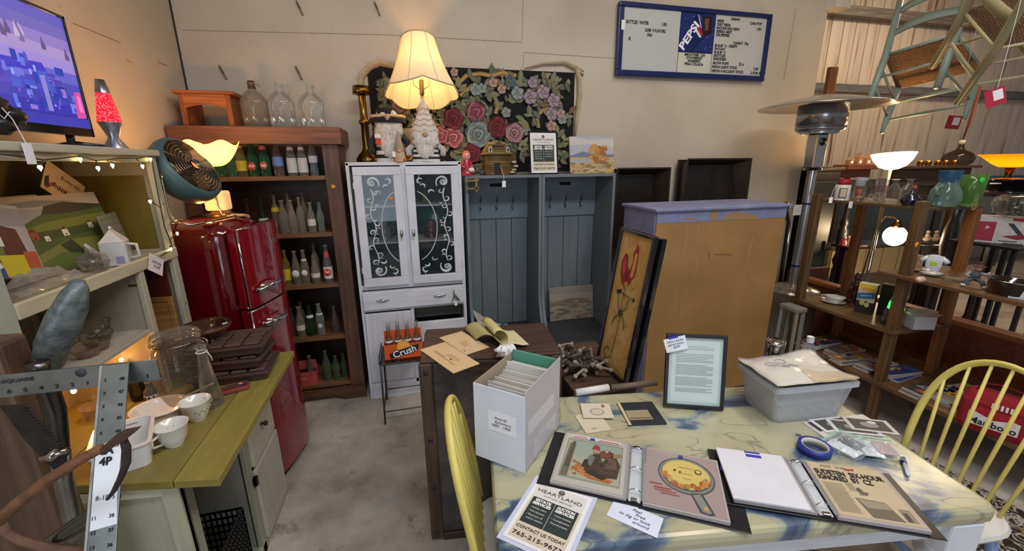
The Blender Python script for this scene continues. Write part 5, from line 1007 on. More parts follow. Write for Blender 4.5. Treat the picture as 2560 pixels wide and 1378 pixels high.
lb(bc, BX-.02, BX, 1.29, 1.335, 0, .77, 'paintz', '9c9a84', 'front_stile', .002)
y2 = 1.735; lb(bc, BX-.02, BX, y2-.02, y2+.02, 0, .77, 'paintz', '97957f', 'front_stile', .002)
lb(bc, XB, BX-.02, 2.10, 2.13, 0, .77, 'paintz', '8c8a78', 'far_side_panel', .002); lb(bc, XB, XB+.01, 1.4, 2.10, 0, .77, 'paintz', '8a8a80', 'back_panel', .001)
lb(bc, XB+.01, BX-.02, 1.4, 2.1, .03, .05, 'painty', '8a887c', 'bottom_board', .001); lb(bc, BX-.02, BX, 1.335, 2.13, .0, .05, 'painty', 'a5a38e', 'toe_rail', .002); lb(bc, BX-.02, BX, 1.335, 2.13, .735, .77, 'painty', 'a5a38e', 'top_rail', .002)
lb(bc, XB+.01, BX-.03, y2-.01, y2+.01, .05, .77, 'paintz', '9a988c', 'partition', .001)
dz = .425
d = lb(bc, BX-.3, BX+.012, y2+.025, 2.06, dz+.008, .735, 'painty', 'b8b4a0', 'drawer', .004)
M('1c1612').lathe([(0, 0), (.008, 0), (.006, .012), (.013, .02), (.011, .028), (0, .03)], 14, (BX+.012-L.x, (y2+2.06)/2-L.y, .56), d=(1, 0, 0)).build('knob', 'gloss', d)
M('5a9cc0').bx(BX+.0125-L.x, BX+.0135-L.x, 1.97-L.y, 2.04-L.y, .60, .69).build('blue_sticker', 'paper', d)
d = lb(bc, BX-.004, BX+.014, y2+.022, 2.07, .055, dz-.01, 'paintz', 'b0ab9a', 'door', .004)
M('24201c').bx(BX+.002-L.x, BX+.018-L.x, y2-.0-L.y, y2+.022-L.y, dz-.07, dz-.03, .002).build('hinge', 'metal', d)
# black crate inside
k_ = thing('black_crate', 'black plastic lattice crate inside the open cupboard bay', 'crate', (-.92, 1.52, .051)); m = M('101014'); wx, wy, hz = .16, .14, .27
m.bx(-wx, wx, -wy, wy, 0, .008)
for z in [i*hz/8 for i in range(1, 9)]:
    for s in (-1, 1): m.bx(s*wx-.003, s*wx+.003, -wy, wy, z-.004, z+.004).bx(-wx, wx, s*wy-.003, s*wy+.003, z-.004, z+.004)
for i in range(17):
    q = -wx+2*wx*i/16; w2 = -wy+2*wy*i/16
    for s in (-1, 1): m.bx(q-.003, q+.003, s*wy-.003, s*wy+.003, 0, hz).bx(s*wx-.003, s*wx+.003, w2-.003, w2+.003, 0, hz)
m.build('lattice', 'satin', k_); M('3c3c42').bx(-.05, .05, -wy-.006, -wy-.003, hz-.05, hz-.02, .001).build('name_plate', 'satin', k_)
# ================================================================ RED FRIDGE
fr = thing('refrigerator', 'glossy red retro refrigerator with chrome trimmed doors', 'refrigerator', (-.758, 2.165, 0), radians(-12.7)); RD = '7c0612'; FH = 1.45; FD = .50; FWd = .36
zs2 = at(638, 776, 'y', 2.17).z
M('5c060e').bx(-FD, -.075, .004, FWd, .03, FH, .085).build('body', 'enamel', fr)
def fdoor(z0, z1, nm):
    d = thing('door', None, None, (0, 0, z0)); d.parent = fr; h = z1-z0; m = M(RD)
    m.grid(lambda u, v: Vector((-.012*(abs(2*u-1)**4)-.008*(2*u-1)**2, .004+u*(FWd-.004), v*h)), 20, 4); m.bx(-.07, -.030, .004, FWd, 0, h, .006); m.bx(-.045, -.012, .03, FWd-.03, .002, h-.002, .004); m.build('door_panel', 'enamel', d)
    m = M('c8c8cc'); m.tube([(-.018, .002, .004), (-.018, .002, h-.004)], .005, 6).tube([(-.018, .002, h-.004), (-.008, .05, h-.003), (-.006, FWd/2, h-.003), (-.012, FWd-.05, h-.003), (-.032, FWd, h-.004)], .005, 6).tube([(-.032, .002, .004), (-.006, FWd/2, .003), (-.032, FWd, .004)], .005, 6); m.build('chrome_trim', 'chrome', d); return d
du = fdoor(zs2+.006, FH-.03, 'u'); dl = fdoor(.06, zs2-.006, 'l')
for d, z, s in ((du, .075, 1), (dl, zs2-.06-.075, -1)):
    M('c8c8cc').tube([(-.004, .045, z+.01*s), (.02, .06, z+.012*s), (.04, .13, z+.02*s), (.045, .2, z+.02*s), (.02, .25, z+.012*s)], [.006, .013, .011, .009, .004], 10, flat=.8).lathe([(0, 0), (.012, 0), (.01, .03), (0, .03)], 12, (-.002, .10, z+.014*s), d=(1, 0, 0)).build('handle', 'chrome', d)
txt('Galanz', frame((-.002, .24, (FH-zs2)-.13), (0, 1, .0), (0, 0, 1)), .034, 'd8d8dc', du, 'brand_lettering', .09, bold=.001, mat='chrome')
M('4c9cd0').t(frame((-.004, .155, (FH-zs2)-.215), (.1, 1, .0), (0, 0, 1))).bx(-.022, .022, -.04, .04, 0, .0015).build('energy_sticker', 'paper', du)
M('2a2a2e').bx(-FD+.02, -.04, .02, FWd-.02, 0, .035).build('base', 'satin', fr)
# fan
fn = thing('desk_fan', 'teal vintage round fan on a chrome wire stand on the fridge', 'fan', (-1.0, 2.335, FH+.001)); C0 = Vector((0.005, -.02, .195)); nn = Vector((.85, -.17, .48)).normalized(); L = fn.location
cc_ = at(468, 425, 'y', 2.30); C0 = cc_-L
Q = Vector((0, 0, 1)).rotation_difference(nn).to_matrix().to_4x4(); Fm = Matrix.Translation(C0) @ Q
M('3c5a5c').t(Fm).lathe([(.135, .035), (.150, .03), (.158, .0), (.150, -.05), (.12, -.085), (.11, -.085), (.14, -.045), (.146, 0), (.135, .035)], 40).build('housing', 'satin', fn)
m = M('7c7464').t(Fm)
for r_ in (.03, .045, .06, .075, .09, .105, .12, .133): m.tube([(r_*cos(t), r_*sin(t), .032+.012*(1-(r_/.135)**2)) for t in [i*pi/20 for i in range(40)]], .0016, 5, True)
for i in range(8): a = i*pi/4; m.tube([(.02*cos(a), .02*sin(a), .044), (.135*cos(a), .135*sin(a), .032)], .0018, 5)
m.build('grille', 'chrome', fn); m = M('7c7464').t(Fm)
for r_ in (.04, .065, .09, .115): m.tube([(r_*cos(t), r_*sin(t), -.085) for t in [i*pi/16 for i in range(32)]], .0016, 5, True)
for i in range(12): a = i*pi/6; m.tube([(.03*cos(a), .03*sin(a), -.085), (.115*cos(a), .115*sin(a), -.085)], .0016, 5)
m.build('rear_grille', 'metal', fn)
m = M('6a5c48').t(Fm)
for i in range(4):
    a = i*pi/2+.4; m.add([(.02*cos(a), .02*sin(a), -.01), (.11*cos(a-.35), .11*sin(a-.35), -.03), (.125*cos(a), .125*sin(a), -.01), (.11*cos(a+.4), .11*sin(a+.4), .015), (.02*cos(a+.9), .02*sin(a+.9), .005)], [(0, 1, 2, 3, 4)])
m.build('blade_rotor', 'metal', fn, solid=.002); M('8c8c88').t(Fm).lathe([(0, .05), (.02, .048), (.026, .03), (.03, -.05), (0, -.06)], 20).build('hub', 'metal', fn)
sdv = nn.cross(Vector((0, 0, 1))).normalized(); m = M('a09890'); r0 = .155
for s in (-1, 1):
    pA = C0+sdv*s*r0; pB = C0+sdv*s*(r0+.01); base = Vector((pB.x, pB.y, .006)); out = Vector((.09, -.03, 0))
    m.tube([pA, pB+Vector((0, 0, -.04)), base+Vector((.0, 0, .05)), base+Vector((.015, 0, .005)), base+out, ], .0045, 8); m.tube([base+Vector((.015, 0, .005)), base-out*1.0], .0045, 8)
a1, a2 = C0+sdv*(r0+.01), C0-sdv*(r0+.01)
for o_ in (Vector((.09, -.03, 0)), Vector((-.09, .03, 0))): m.tube([Vector((a1.x, a1.y, .006))+o_, Vector((a2.x, a2.y, .006))+o_], .0045, 8)
m.build('wire_stand', 'chrome', fn)
# bowl lamp on the fridge
bp_ = at(524, 374, 'y', 2.52); bw = thing('bowl_lamp', 'lit lamp with wide wavy white glass bowl behind the teal fan', 'lamp', (bp_.x, 2.515, FH+.001)); hB = bp_.z-FH
m = M(); m.grid(lambda u, v: (lambda a, r_: Vector((r_*cos(a), r_*sin(a), hB-.085+.115*v**1.6+.012*v*v*sin(6*a))))(2*pi*u, .02+.115*v**.7), 60, 12); m.build('glass_bowl', 'shade_glass', bw)
M('fff0c0').sph((0, 0, hB-.01), .028, .028, .036).build('bulb', 'globe', bw)
M('8a6c3c').lathe([(0, 0), (.07, 0), (.072, .01), (.05, .02), (.012, .035), (.012, hB-.09), (.022, hB-.085), (.018, hB-.05), (0, hB-.05)], 24).build('brass_stem', 'brass', bw)
M('ffe9a0').bx(-.055, .045, -.045, .045, .03, .13, .012).build('lit_glass_base', 'shade_glass', bw)
point('bowl_lamp_light', (bp_.x, 2.50, FH+hB+.03), 7.5, 'ffae55', .03); point('bowl_lamp_base_light', (bp_.x-.02, 2.36, FH+.06), 1.5, 'ffae55', .02)
p = at(622, 517, 'y', 2.5); tag(M('c49a6c').lathe([(0, 0), (.02, 0), (.03, .004), (.018, .012), (0, .014)], 14, (-.86, 2.46, FH+.001), sx=1.8).build('wooden_whistle', 'woodx'), 'small wooden oval thing lying on the fridge top edge', 'ornament')
# ================================================================ COUNTER ITEMS
def ctr(x, y, z=CZ+.0): p = at(x, y, 'z', z); return p
ca = thing('casserole_dish', 'white rectangular ceramic casserole dish on the olive counter', 'dish', (-.925, 1.405, CZ), .4)
def rr(w, h, r, n=6): return [(sx*(w-r)+r*cos(a), sy*(h-r)+r*sin(a)) for sx, sy, a0 in ((1, 1, 0), (-1, 1, pi/2), (-1, -1, pi), (1, -1, 3*pi/2)) for a in [a0+pi/2*i/n for i in range(n+1)]]
def loft(m, rings):
    k = len(rings[0][0]); vs = []; 
    for poly_, z in rings: vs += [(x, y, z) for x, y in poly_]
    fs = [tuple(range(k))[::-1]]
    for i in range(len(rings)-1): fs += [(i*k+j, i*k+(j+1) % k, (i+1)*k+(j+1) % k, (i+1)*k+j) for j in range(k)]
    fs.append(tuple((len(rings)-1)*k+j for j in range(k))); m.add(vs, fs, False); return m
loft(M('dcdbd8'), [(rr(.062, .085, .02), 0), (rr(.072, .098, .022), .075), (rr(.077, .103, .024), .08), (rr(.077, .103, .024), .085), (rr(.066, .092, .02), .084), (rr(.055, .08, .018), .008)]).build('dish_body', 'ceramic', ca)
m = M('dcdbd8')
for s in (-1, 1): m.bx(-.03, .03, s*.098-.014, s*.098+.014, .072, .08, .003)
m.build('handle', 'ceramic', ca)
p = ctr(415, 1045); sp_ = thing('side_pour_pan', 'white enamel sauce pan with handle and faded flowers on the counter', 'pan', (p.x-.01, p.y+.0, CZ))
M('d8d0c4').lathe([(0, 0), (.055, 0), (.075, .045), (.082, .052), (.078, .052), (.068, .045), (.05, .006), (0, .006)], 36, sx=1.12, sy=1.0).build('pan_body', 'ceramic', sp_)
M('c8b89c').tube([(.06, .06, .046), (.10, .11, .05), (.12, .14, .05)], [.012, .010, .009], 8, flat=.5).build('handle', 'ceramic', sp_); M('8c6c60').lathe([(.069, .02), (.0755, .036)], 36, sx=1.13, sy=1.01).build('flower_border', 'paper', sp_) if 0 else None
def cup(px_, py_, lab, s_, hang):
    p = ctr(px_, py_); c = thing('teacup', lab, 'cup', (p.x-.008, p.y-.002, CZ), hang, 'white cups on the olive counter')
    M('e0ddd4').lathe([(0, .004), (.022*s_, .0), (.026*s_, .006), (.036*s_, .03*s_), (.043*s_, .066*s_), (.045*s_, .069*s_), (.042*s_, .068*s_), (.034*s_, .03*s_), (.02*s_, .01), (0, .008)], 32).build('cup_body', 'ceramic', c)
    M('e0ddd4').tube([(.038*s_, 0, .055*s_), (.06*s_, 0, .052*s_), (.062*s_, 0, .03*s_), (.035*s_, 0, .022*s_)], .0045, 8).build('handle', 'ceramic', c)
    m = M('9a9c5c')
    for i in range(9): a = hang*0-2.4+i*.22; r_ = .0385*s_; m.sph((r_*cos(a), r_*sin(a), .038*s_+.004*(-1)**i), .004, .0025, .004, 6, 4)
    m.build('flower_pattern', 'paper', c); return c
cup(446, 1108, 'white cup with little flowers and handle, nearest the casserole dish', 1.1, radians(-115)); cup(503, 1045, 'white cup with little flowers beside the glass cone bottle', 1.12, radians(70))
p = ctr(533, 1012); cn = thing('cone_bottle', 'clear glass cone shaped bottle with white ring on the counter', 'bottle', (p.x, p.y, CZ)); cn.scale = (1.08, 1.08, 1.22)
M('b8b8b0').lathe([(0, .004), (.035, 0), (.037, .01), (.034, .03), (.014, .175), (.013, .195), (.017, .197), (.017, .205), (.012, .205)], 24).build('glass_body', 'glass', cn); M('dcdcd8').tube([(.016*cos(t), .016*sin(t), .185) for t in [i*pi/8 for i in range(16)]], .0022, 6, True).tube([(.016, 0, .185), (.024, .004, .165), (.026, .004, .15)], .0018, 5).build('white_ring', 'plastic', cn)
# ashtray / card box
p = ctr(590, 975); t = thing('red_tin', 'small red glass topped tin beside the muffin tins', 'tin', (p.x, p.y, CZ), .35); M('8c3c38').bx(-.05, .05, -.028, .028, 0, .018, .006).build('tin_body', 'gloss', t); M('9c7c78').bx(-.042, .042, -.022, .022, .018, .024, .003).build('lid', 'glass', t); M('f08c50').sph((.02, .0, .024), .008, .006, .003).build('orange_mark', 'gloss', t)
# stack of brown moulds
for i in range(3):
    z = CZ+.0+i*.062; dx = (.012, -.004, .008)[i]; dy = (.0, .012, .0)[i]
    t = thing('baking_mould', 'dark brown stoneware baking mould tray, %s of three stacked on the counter' % ['bottom', 'middle', 'top'][i], 'mould', (-.80+dx, 1.935+dy, z+.0005), .05*(-1)**i, 'stacked baking moulds'); w2, d2 = .155, .11
    BRN = '4c3a34'
    loft(M(BRN), [(rr(w2-.02, d2-.02, .008, 2), 0), (rr(w2-.01, d2-.01, .01, 2), .03), (rr(w2, d2, .012, 2), .036), (rr(w2, d2, .012, 2), .046), (rr(w2-.008, d2-.008, .01, 2), .046), (rr(w2-.014, d2-.014, .01, 2), .040)]).build('tray_body', 'satin', t)
    m = M('54403a')
    for a in range(4):
        for b in range(2): m.bx(-w2+.022+a*.068, -w2+.082+a*.068, -d2+.02+b*.092, -d2+.104+b*.092-.006, .040, .053, .010)
    m.build('mould_cells', 'satin', t)
bw2 = thing('brown_bowl', 'glossy brown stoneware bowl with ribbed band on the baking moulds', 'bowl', (at(527, 825, 'y', 1.93).x-.0, 1.935, CZ+.168+.0565-.054), 0)
bw2.location = (-.875, 1.95, CZ+.062*2+.055)
M('3c1e12').lathe([(0, .004), (.04, .0), (.042, .008), (.07, .03), (.086, .06), (.092, .066), (.088, .068), (.078, .055), (.05, .018), (0, .012)], 36).build('bowl_body', 'gloss', bw2); M('6a4426').lathe([(.083, .045), (.089, .055), (.0895, .06), (.0885, .06)], 36, fl=lambda a, z: 1+.01*cos(40*a)).build('rim_band', 'gloss', bw2)
M('c8c4cc').t(Rz(.4)).bx(.055, .075, -.01, .01, .052, .054).build('price_sticker', 'paper', bw2)
# big jar
p = ctr(430, 985); jr = thing('glass_jar', 'large clear glass storage jar with wire clamp on the counter', 'jar', (p.x-.0, p.y+.03, CZ)); jr.location = (-.905, 1.765, CZ); jr.scale = (1.08, 1.08, 1.08)
M('b0a890').lathe([(0, .006), (.07, 0), (.08, .01), (.084, .06), (.084, .19), (.07, .215), (.066, .225), (.072, .228), (.072, .238), (.066, .24)], 32).build('glass_body', 'glass', jr)
M('b8b4a4').lathe([(.074, .243), (.076, .248), (.07, .262), (.04, .27), (0, .272)], 32).build('lid', 'glass', jr); M('a0a0a0').tube([(.076*cos(t), .076*sin(t), .232) for t in [i*pi/12 for i in range(24)]], .0022, 6, True).tube([(.076, -.01, .232), (.09, -.01, .22), (.095, 0, .19), (.09, .01, .22), (.076, .01, .232)], .0022, 6).build('wire_clamp', 'chrome', jr)
M('8c6c44').lathe([(0, .012), (.074, .012), (.076, .05), (.05, .09), (0, .1)], 24, fl=lambda a, z: 1+.05*sin(5*a)).build('contents', 'matte', jr) if 0 else None
p = ctr(385, 1012); t = bottle('small_jar', 'little glass jar with black and white patterned label before the big jar', (p.x, p.y, CZ), .10, .022, '9a9488', ((.12, .5, 'd8d4c8'),), 'jar', None, 'plain'); 
m = M('2a2624'); 
for i in range(14): a = -2.4+i*.14; m.sph((.0236*cos(a), .0236*sin(a), .022+.012*(i % 2)+.008*((i//2) % 2)), .004, .002, .005, 6, 4)
m.build('label_pattern', 'paper', t)
p = ctr(335, 985); bottle('dark_bottle', 'squat very dark green bottle in the shade of the hutch', (p.x+.05, p.y-.05, CZ), .15, .030, '141c10', (), 'bottle', None, 'plain')
for i, (px_, py_) in enumerate(((262, 1030), (292, 1000))):
    p = ctr(px_, py_); p.y -= .03; tag(M('c8c0b4').lathe([(0, 0), (.03, 0), (.04, .02), (.05, .05), (.047, .05), (.03, .01), (0, .006)], 24, (p.x, p.y, CZ)).build('glass_bowl', 'glass'), ['plain glass bowl behind the T-square blade on the counter', 'plain glass bowl beside the dark bottle under the hutch'][i], 'bowl', 'glass bowls under the hutch')
# ================================================================ FOREGROUND TOOLS
YT = .95
po = thing('rough_post', 'rough brown timber post at the left edge of the photo', 'post', (0, 0, 0)); p = at(60, 1000, 'y', 1.06); po.location = (p.x-.10, 1.10, 0); M('5e4632').bx(-.09, .085, -.04, .04, 0, 1.34, .012).build('timber', 'woodz', po); M('3c3028').lathe([(0, 0), (.012, 0), (0, .006)], 10, (.03, -.041, .95), d=(0, -1, 0)).build('bolt', 'rust', po)
# drywall T square
tq = thing('t_square', 'grey aluminium drywall T-square with number marks in the left foreground', 'T-square', at(240, 915, 'y', YT)); L = tq.location; AL = '9aa4aa'
hx0, hx1 = at(-60, 950, 'y', YT).x-L.x, at(391, 905, 'y', YT).x-L.x; hz1 = 0; hz0 = -.047
M(AL).bx(hx0, hx1, -.0, .005, hz0, .0, .001).build('head', 'metal', tq)
bd_ = Vector((0, -.47, -.88)).normalized(); Bq = frame((0.012, -.004, -.0), (1, 0, 0), -bd_); bwid = .048; BL = 1.35
M('a4b0b4').t(Bq).bx(0, bwid, -BL, 0, 0, .003, .0008).build('blade', 'metal', tq); M('e4e4e4').t(Bq).bx(-.001, .003, -BL, 0, .003, .0045).build('edge_rule', 'metal', tq)
Bh = frame((0, -.0005, hz0/2), (1, 0, 0), (0, 0, 1))
for i in range(9): 
    txt(str(i+1), Bh @ Tm(-.022-.0255*i, -.012), .012, '20242a', tq, 'ruler_number', bold=.0003) if -.022-.0255*i > hx0 else None
for i in range(5): txt(str(i+1), Bh @ Tm(.082+.0235*i, -.012), .012, '20242a', tq, 'ruler_number', bold=.0003)
txt('DRYWALL T-SQUARE', Bh @ Tm(-.17, .010), .010, '20242a', tq, 'ruler_lettering', .13, bold=.0002)
m = M('3a3c40').t(Bh).lathe([(0, 0), (.009, 0), (.009, .001), (0, .001)], 16, (-.028, .012, 0)); m.build('round_stamp', 'matte', tq)
for i in range(18):
    for s, n_ in ((.010, i+1), (.038, 48-i)): txt(str(n_), Bq @ Tm(s, -.03-.0254*i, .003), .009, '20242a', tq, 'ruler_number', bold=.0002) if i not in (5, 6, 7, 8, 9) or s > .02 and i in (5,) else None
m = M('e6e8ea').t(Bq).prism([(.004, -.16), (.02, -.15), (.046, -.155), (.044, -.25), (.047, -.30), (.005, -.305)], .003, .0036); m.build('white_tape', 'paper', tq)
txt('eA\n4P', Bq @ Tm(.022, -.175, .0036), .02, '1c1c20', tq, 'handwriting', bold=.0008); txt('8-18-5', Bq @ Tm(.026, -.25, .0036), .012, '4a4a50', tq, 'handwriting')
# scoop
YS = 1.12; def_ = lambda pts, y: [at(x, yv, 'y', y) for x, yv in pts]
OUT = [(76, 905), (82, 858), (110, 790), (150, 728), (182, 699), (204, 699), (217, 724), (216, 775), (198, 828), (168, 880), (150, 925), (112, 930)]
pp = def_(OUT, YS); c0 = sum(pp, Vector())/len(pp); t = thing('metal_scoop', 'long worn galvanised leaf shaped metal blade above the T-square', 'scoop', c0); m = M('6e7878'); vs = [Vector((0, -.045, 0))]; k = len(pp)
mid = [(q-c0)*.55+Vector((0, -.032, 0)) for q in pp]; ed = [q-c0 for q in pp]; bk = [(q-c0)*.97+Vector((0, .012, 0)) for q in pp]
m.add(vs+mid+ed+bk, [(0, 1+(i+1) % k, 1+i) for i in range(k)]+[(1+i, 1+(i+1) % k, 1+k+(i+1) % k, 1+k+i) for i in range(k)]+[(1+k+i, 1+k+(i+1) % k, 1+2*k+(i+1) % k, 1+2*k+i) for i in range(k)]+[tuple(1+2*k+i for i in range(k))], True); m.build('blade', 'galv', t)
pipe = def_([(92, 905), (96, 925), (104, 945), (122, 980), (138, 1030), (145, 1090), (150, 1150), (162, 1172)], 1.04); M('5a5654').tube([q-c0 for q in pipe], [.02, .02, .02, .019, .019, .019, .018, .012], 12).build('curved_handle', 'metal', t)
pts = [q-c0 for q in def_([(150, 1130), (158, 1200), (178, 1290), (190, 1378)], 1.0)]; M('8c8c88').tube(pts, .017, 12).build('straight_tube', 'metal', t)
# saw
sa = thing('pruning_saw', 'black toothed pruning saw blade left of the T-square', 'saw', at(90, 1080, 'y', .93)); L = sa.location; a = at(18, 1008, 'y', .93)-L; b = at(165, 1165, 'y', .93)-L; Bs = frame(a, b-a, (0, 0, 1)); ln_ = (b-a).length
poly_ = [(0, -.012)]+[p_ for i in range(16) for p_ in ((ln_*.08+ln_*.78*i/16, .016), (ln_*.08+ln_*.78*(i+.7)/16, .027))]+[(ln_*.9, .012), (ln_, .0), (ln_, -.02), (ln_*.5, -.022)]
M('2c2420').t(Bs).prism(poly_, -.002, .002).build('blade', 'rust', sa); p_ = at(142, 1130, 'y', .93)-L; M('b0a8a0').lathe([(0, 0), (.008, 0), (.008, .02), (0, .022)], 12, p_+Vector((.0, 0, 0)), d=(0, -1, 0)).tube([p_+Vector((-.02, -.01, -.004)), p_+Vector((.025, -.01, .006))], .006, 8).build('wing_bolt', 'chrome', sa)
# sickle hammer
YH = .77
hk = thing('hay_hook', 'long brown twisted rod with rusty hooked iron head across the T-square', 'hook', at(300, 1085, 'y', YH)); L = hk.location; P = lambda pts, y=YH: [at(a, b, 'y', y)-L for a, b in pts]
M('7c5438').tube(P([(255, 1120), (200, 1150), (120, 1200), (40, 1262), (-5, 1305)]), [.008, .009, .0095, .010, .010], 8).build('twisted_rod', 'rust', hk)
h1 = P([(250, 1122), (290, 1088), (310, 1078), (350, 1070), (318, 1096), (262, 1130)]); m = M('50382c'); m.add([q+Vector((0, -.006, 0)) for q in h1]+[q+Vector((0, .006, 0)) for q in h1], [tuple(range(6))[::-1], tuple(range(6, 12))]+[(i, (i+1) % 6, 6+(i+1) % 6, 6+i) for i in range(6)]); m.build('iron_head', 'rust', hk)
M('403430').tube(P([(305, 1090), (316, 1120), (316, 1160), (302, 1195), (285, 1228), (268, 1250)]), [.005, .007, .007, .006, .005, .003], 8, flat=.5).build('curved_blade', 'rust', hk)
t = thing('steel_pipe', 'polished dark steel pipe lying diagonally at the bottom left', 'pipe', at(200, 1310, 'y', .86)); L = t.location; M('6a6c70').tube([at(a, b, 'y', .86)-L for a, b in ((290, 1240), (235, 1285), (170, 1330), (95, 1372))], [.010, .016, .016, .008], 12).build('pipe', 'chrome', t)
t = thing('leather_strap', 'curved brown strap hanging at the bottom left corner', 'strap', at(30, 1340, 'y', .84)); L = t.location; M('6e4c36').tube([at(a, b, 'y', .84)-L for a, b in ((0, 1300), (12, 1330), (50, 1352), (110, 1368), (180, 1376), (215, 1384))], .008, 8, flat=.5).build('strap', 'leather', t)
# ================================================================ DINING TABLE
TZ = .76; ux, vy = Vector((.987, -.158, 0)).normalized(), Vector((.158, .987, 0)).normalized(); FLc = Vector((.155, .805, 0))
tb = thing('dining_table', 'white legged table covered with cream and blue marbled vinyl cloth', 'table', FLc, atan2(-.158, .987)); TW_, TD_ = 1.41, .70
m = M('ddd'); loft(m.t(Tm(TW_/2, TD_/2)), [(rr(TW_/2-.004, TD_/2-.004, .03), TZ-.048), (rr(TW_/2, TD_/2, .035), TZ-.042), (rr(TW_/2+.002, TD_/2+.002, .037), TZ-.026), (rr(TW_/2, TD_/2, .035), TZ-.010), (rr(TW_/2-.006, TD_/2-.006, .03), TZ-.002), (rr(TW_/2-.016, TD_/2-.016, .02), TZ)]); m.build('vinyl_tablecloth', 'marbled_vinyl', tb)
M('d6dade').bx(.03, TW_-.05, .025, TD_-.03, TZ-.115, TZ-.048, .004).build('apron', 'paintx', tb)
for lx in (.07, TW_-.085):
    for ly in (.05, TD_-.07):
        M('dfe2e6').bx(lx-.05, lx+.05, ly-.05, ly+.05, TZ-.16, TZ-.048, .006).lathe([(.036, 0), (.03, .02), (.04, .05), (.05, .25), (.036, .40), (.03, .43), (.05, .455), (.034, .475), (.052, .50), (.036, .52), (.055, .55), (.036, .57), (.046, .602)], 24, (lx, ly, 0)).build('leg', 'satin', tb)
def TPt(x, y, z=TZ+.0006): return at(x, y, 'z', z)
# windsor chairs
def windsor(lab, loc, rz):
    c = thing('windsor_chair', lab, 'chair', loc, rz, 'yellow windsor chairs'); YL_ = 'd8c668'
    m = M('cfccc4'); loft(m.t(Tm(0, .0)), [(rr(.16, .17, .1), .415), (rr(.198, .205, .13), .43), (rr(.205, .215, .14), .445), (rr(.198, .205, .13), .455)]); m.build('seat', 'satin', c)
    for sx in (-1, 1):
        for sy in (-1, 1): M('8fa8d8').tube([(sx*.14, sy*.13, .43), (sx*.17, sy*.16, .25), (sx*.20, sy*.19, 0)], [.015, .020, .013], 12).build('leg', 'satin', c)
    for sx in (-1, 1): M('8fa8d8').tube([(sx*.178, -.165, .2), (sx*.178, 0, .2), (sx*.178, .165, .2)], [.009, .013, .009], 8).build('stretcher', 'satin', c)
    M('8fa8d8').tube([(-.178, 0, .2), (0, 0, .2), (.178, 0, .2)], [.009, .013, .009], 8).build('stretcher', 'satin', c)
    def bow(t): a = pi*t; return Vector((.205*cos(a)*(1+.16*sin(a)), -.17-.09*sin(a)**.8, .45+.52*sin(a)**.62))
    pts = [bow(t/28) for t in range(29)]; m = M(YL_); m.tube(pts, .0135, 10, flat=.75); m.build('bow', 'satin', c)
    for i in range(7):
        x = -.135+.045*i; xb = x*1.28; best = min([bow(t/200) for t in range(10, 190)], key=lambda q: abs(q.x-xb))
        M(YL_).tube([(x, -.165, .45), (x+(best.x-x)*.5, (-.165+best.y)/2, (.45+best.z)/2), best], [.0065, .0072, .0055], 8).build('spindle', 'satin', c)
    return c
windsor('yellow bow back chair with white seat at the right end of the table', (1.83, .90, 0), radians(84)); windsor('yellow bow back chair with white seat at the left end of the table', (.335, 1.10, 0), radians(-98)).scale = (1, 1, 1.015)
# ---- box of cards
bx_ = thing('card_box', 'tall white cardboard box full of filed papers on the table corner', 'box', TPt(1312, 1185)); L = bx_.location; hb = .27
ex = Vector((.133, -.125, 0)).normalized(); bx_.rotation_euler = (0, 0, atan2(ex.y, ex.x)); wB, dB = .185, .275
M('dde2ea').bx(-wB, 0, 0, .003, 0, hb, .001).build('front_panel', 'paper', bx_); M('b9b2b2').bx(-.003, 0, .003, dB, 0, hb+.012).build('side_panel', 'paper', bx_); M('a59480').bx(-wB, -wB+.003, .003, dB, 0, hb).build('side_panel', 'paper', bx_); M('a59480').bx(-wB, 0, dB-.003, dB, 0, hb).bx(-wB, 0, .003, dB, 0, .003).build('back_panel', 'paper', bx_)
m = M('dde2ea'); m.add([(-wB, -.001, .03), (0, -.001, .03), (-.004, -.025, -.035), (-wB+.01, -.022, -.02)], [(0, 1, 2, 3)]) if 0 else None
M('c9c6c8').t(frame((.0005, .02, .02), (0, 1, 0), (0, 0, 1))).bx(.0, .2, .10, .15, 0, .0006).bx(.04, .22, .0, .06, 0, .0005).build('packing_tape', 'plastic', bx_)
R5 = random.Random(2)
for i in range(33):
    y = .03+i*.0066; h = hb-.02-R5.random()*.03+(.012 if i > 24 else 0)-(.035 if i < 3 else 0); c_ = R5.choice(['e4e2dc', 'dcdad2', 'eae8e2', 'd6d2c8']); o = M(c_).bx(-wB+.008+R5.random()*.012, -.008-R5.random()*.008, y, y+.0022, .006, h).build('filed_paper', 'paper', None, L); o.rotation_euler = bx_.rotation_euler; tag(o, 'one of the pale papers filed upright in the white box', 'paper', 'papers filed in the white box')
o = M('5aa088').bx(-wB+.006, -.006, dB-.026, dB-.02, .02, hb+.012).build('green_folder', 'paper', None, L); o.rotation_euler = bx_.rotation_euler; tag(o, 'green topped divider at the back of the white card box', 'divider')
Bf = frame((0, -.0005, 0), (1, 0, 0), (0, 0, 1)); M('f0f2f6').t(Bf).bx(-.13, -.03, .12, .19, 0, .0006).build('paper_label', 'paper', bx_)
txt('Awards\n    Ephemera\n1800 - 1900', Bf @ Tm(-.085, .155, .0006), .014, '24242c', bx_, 'handwriting', .07, shear=.3)
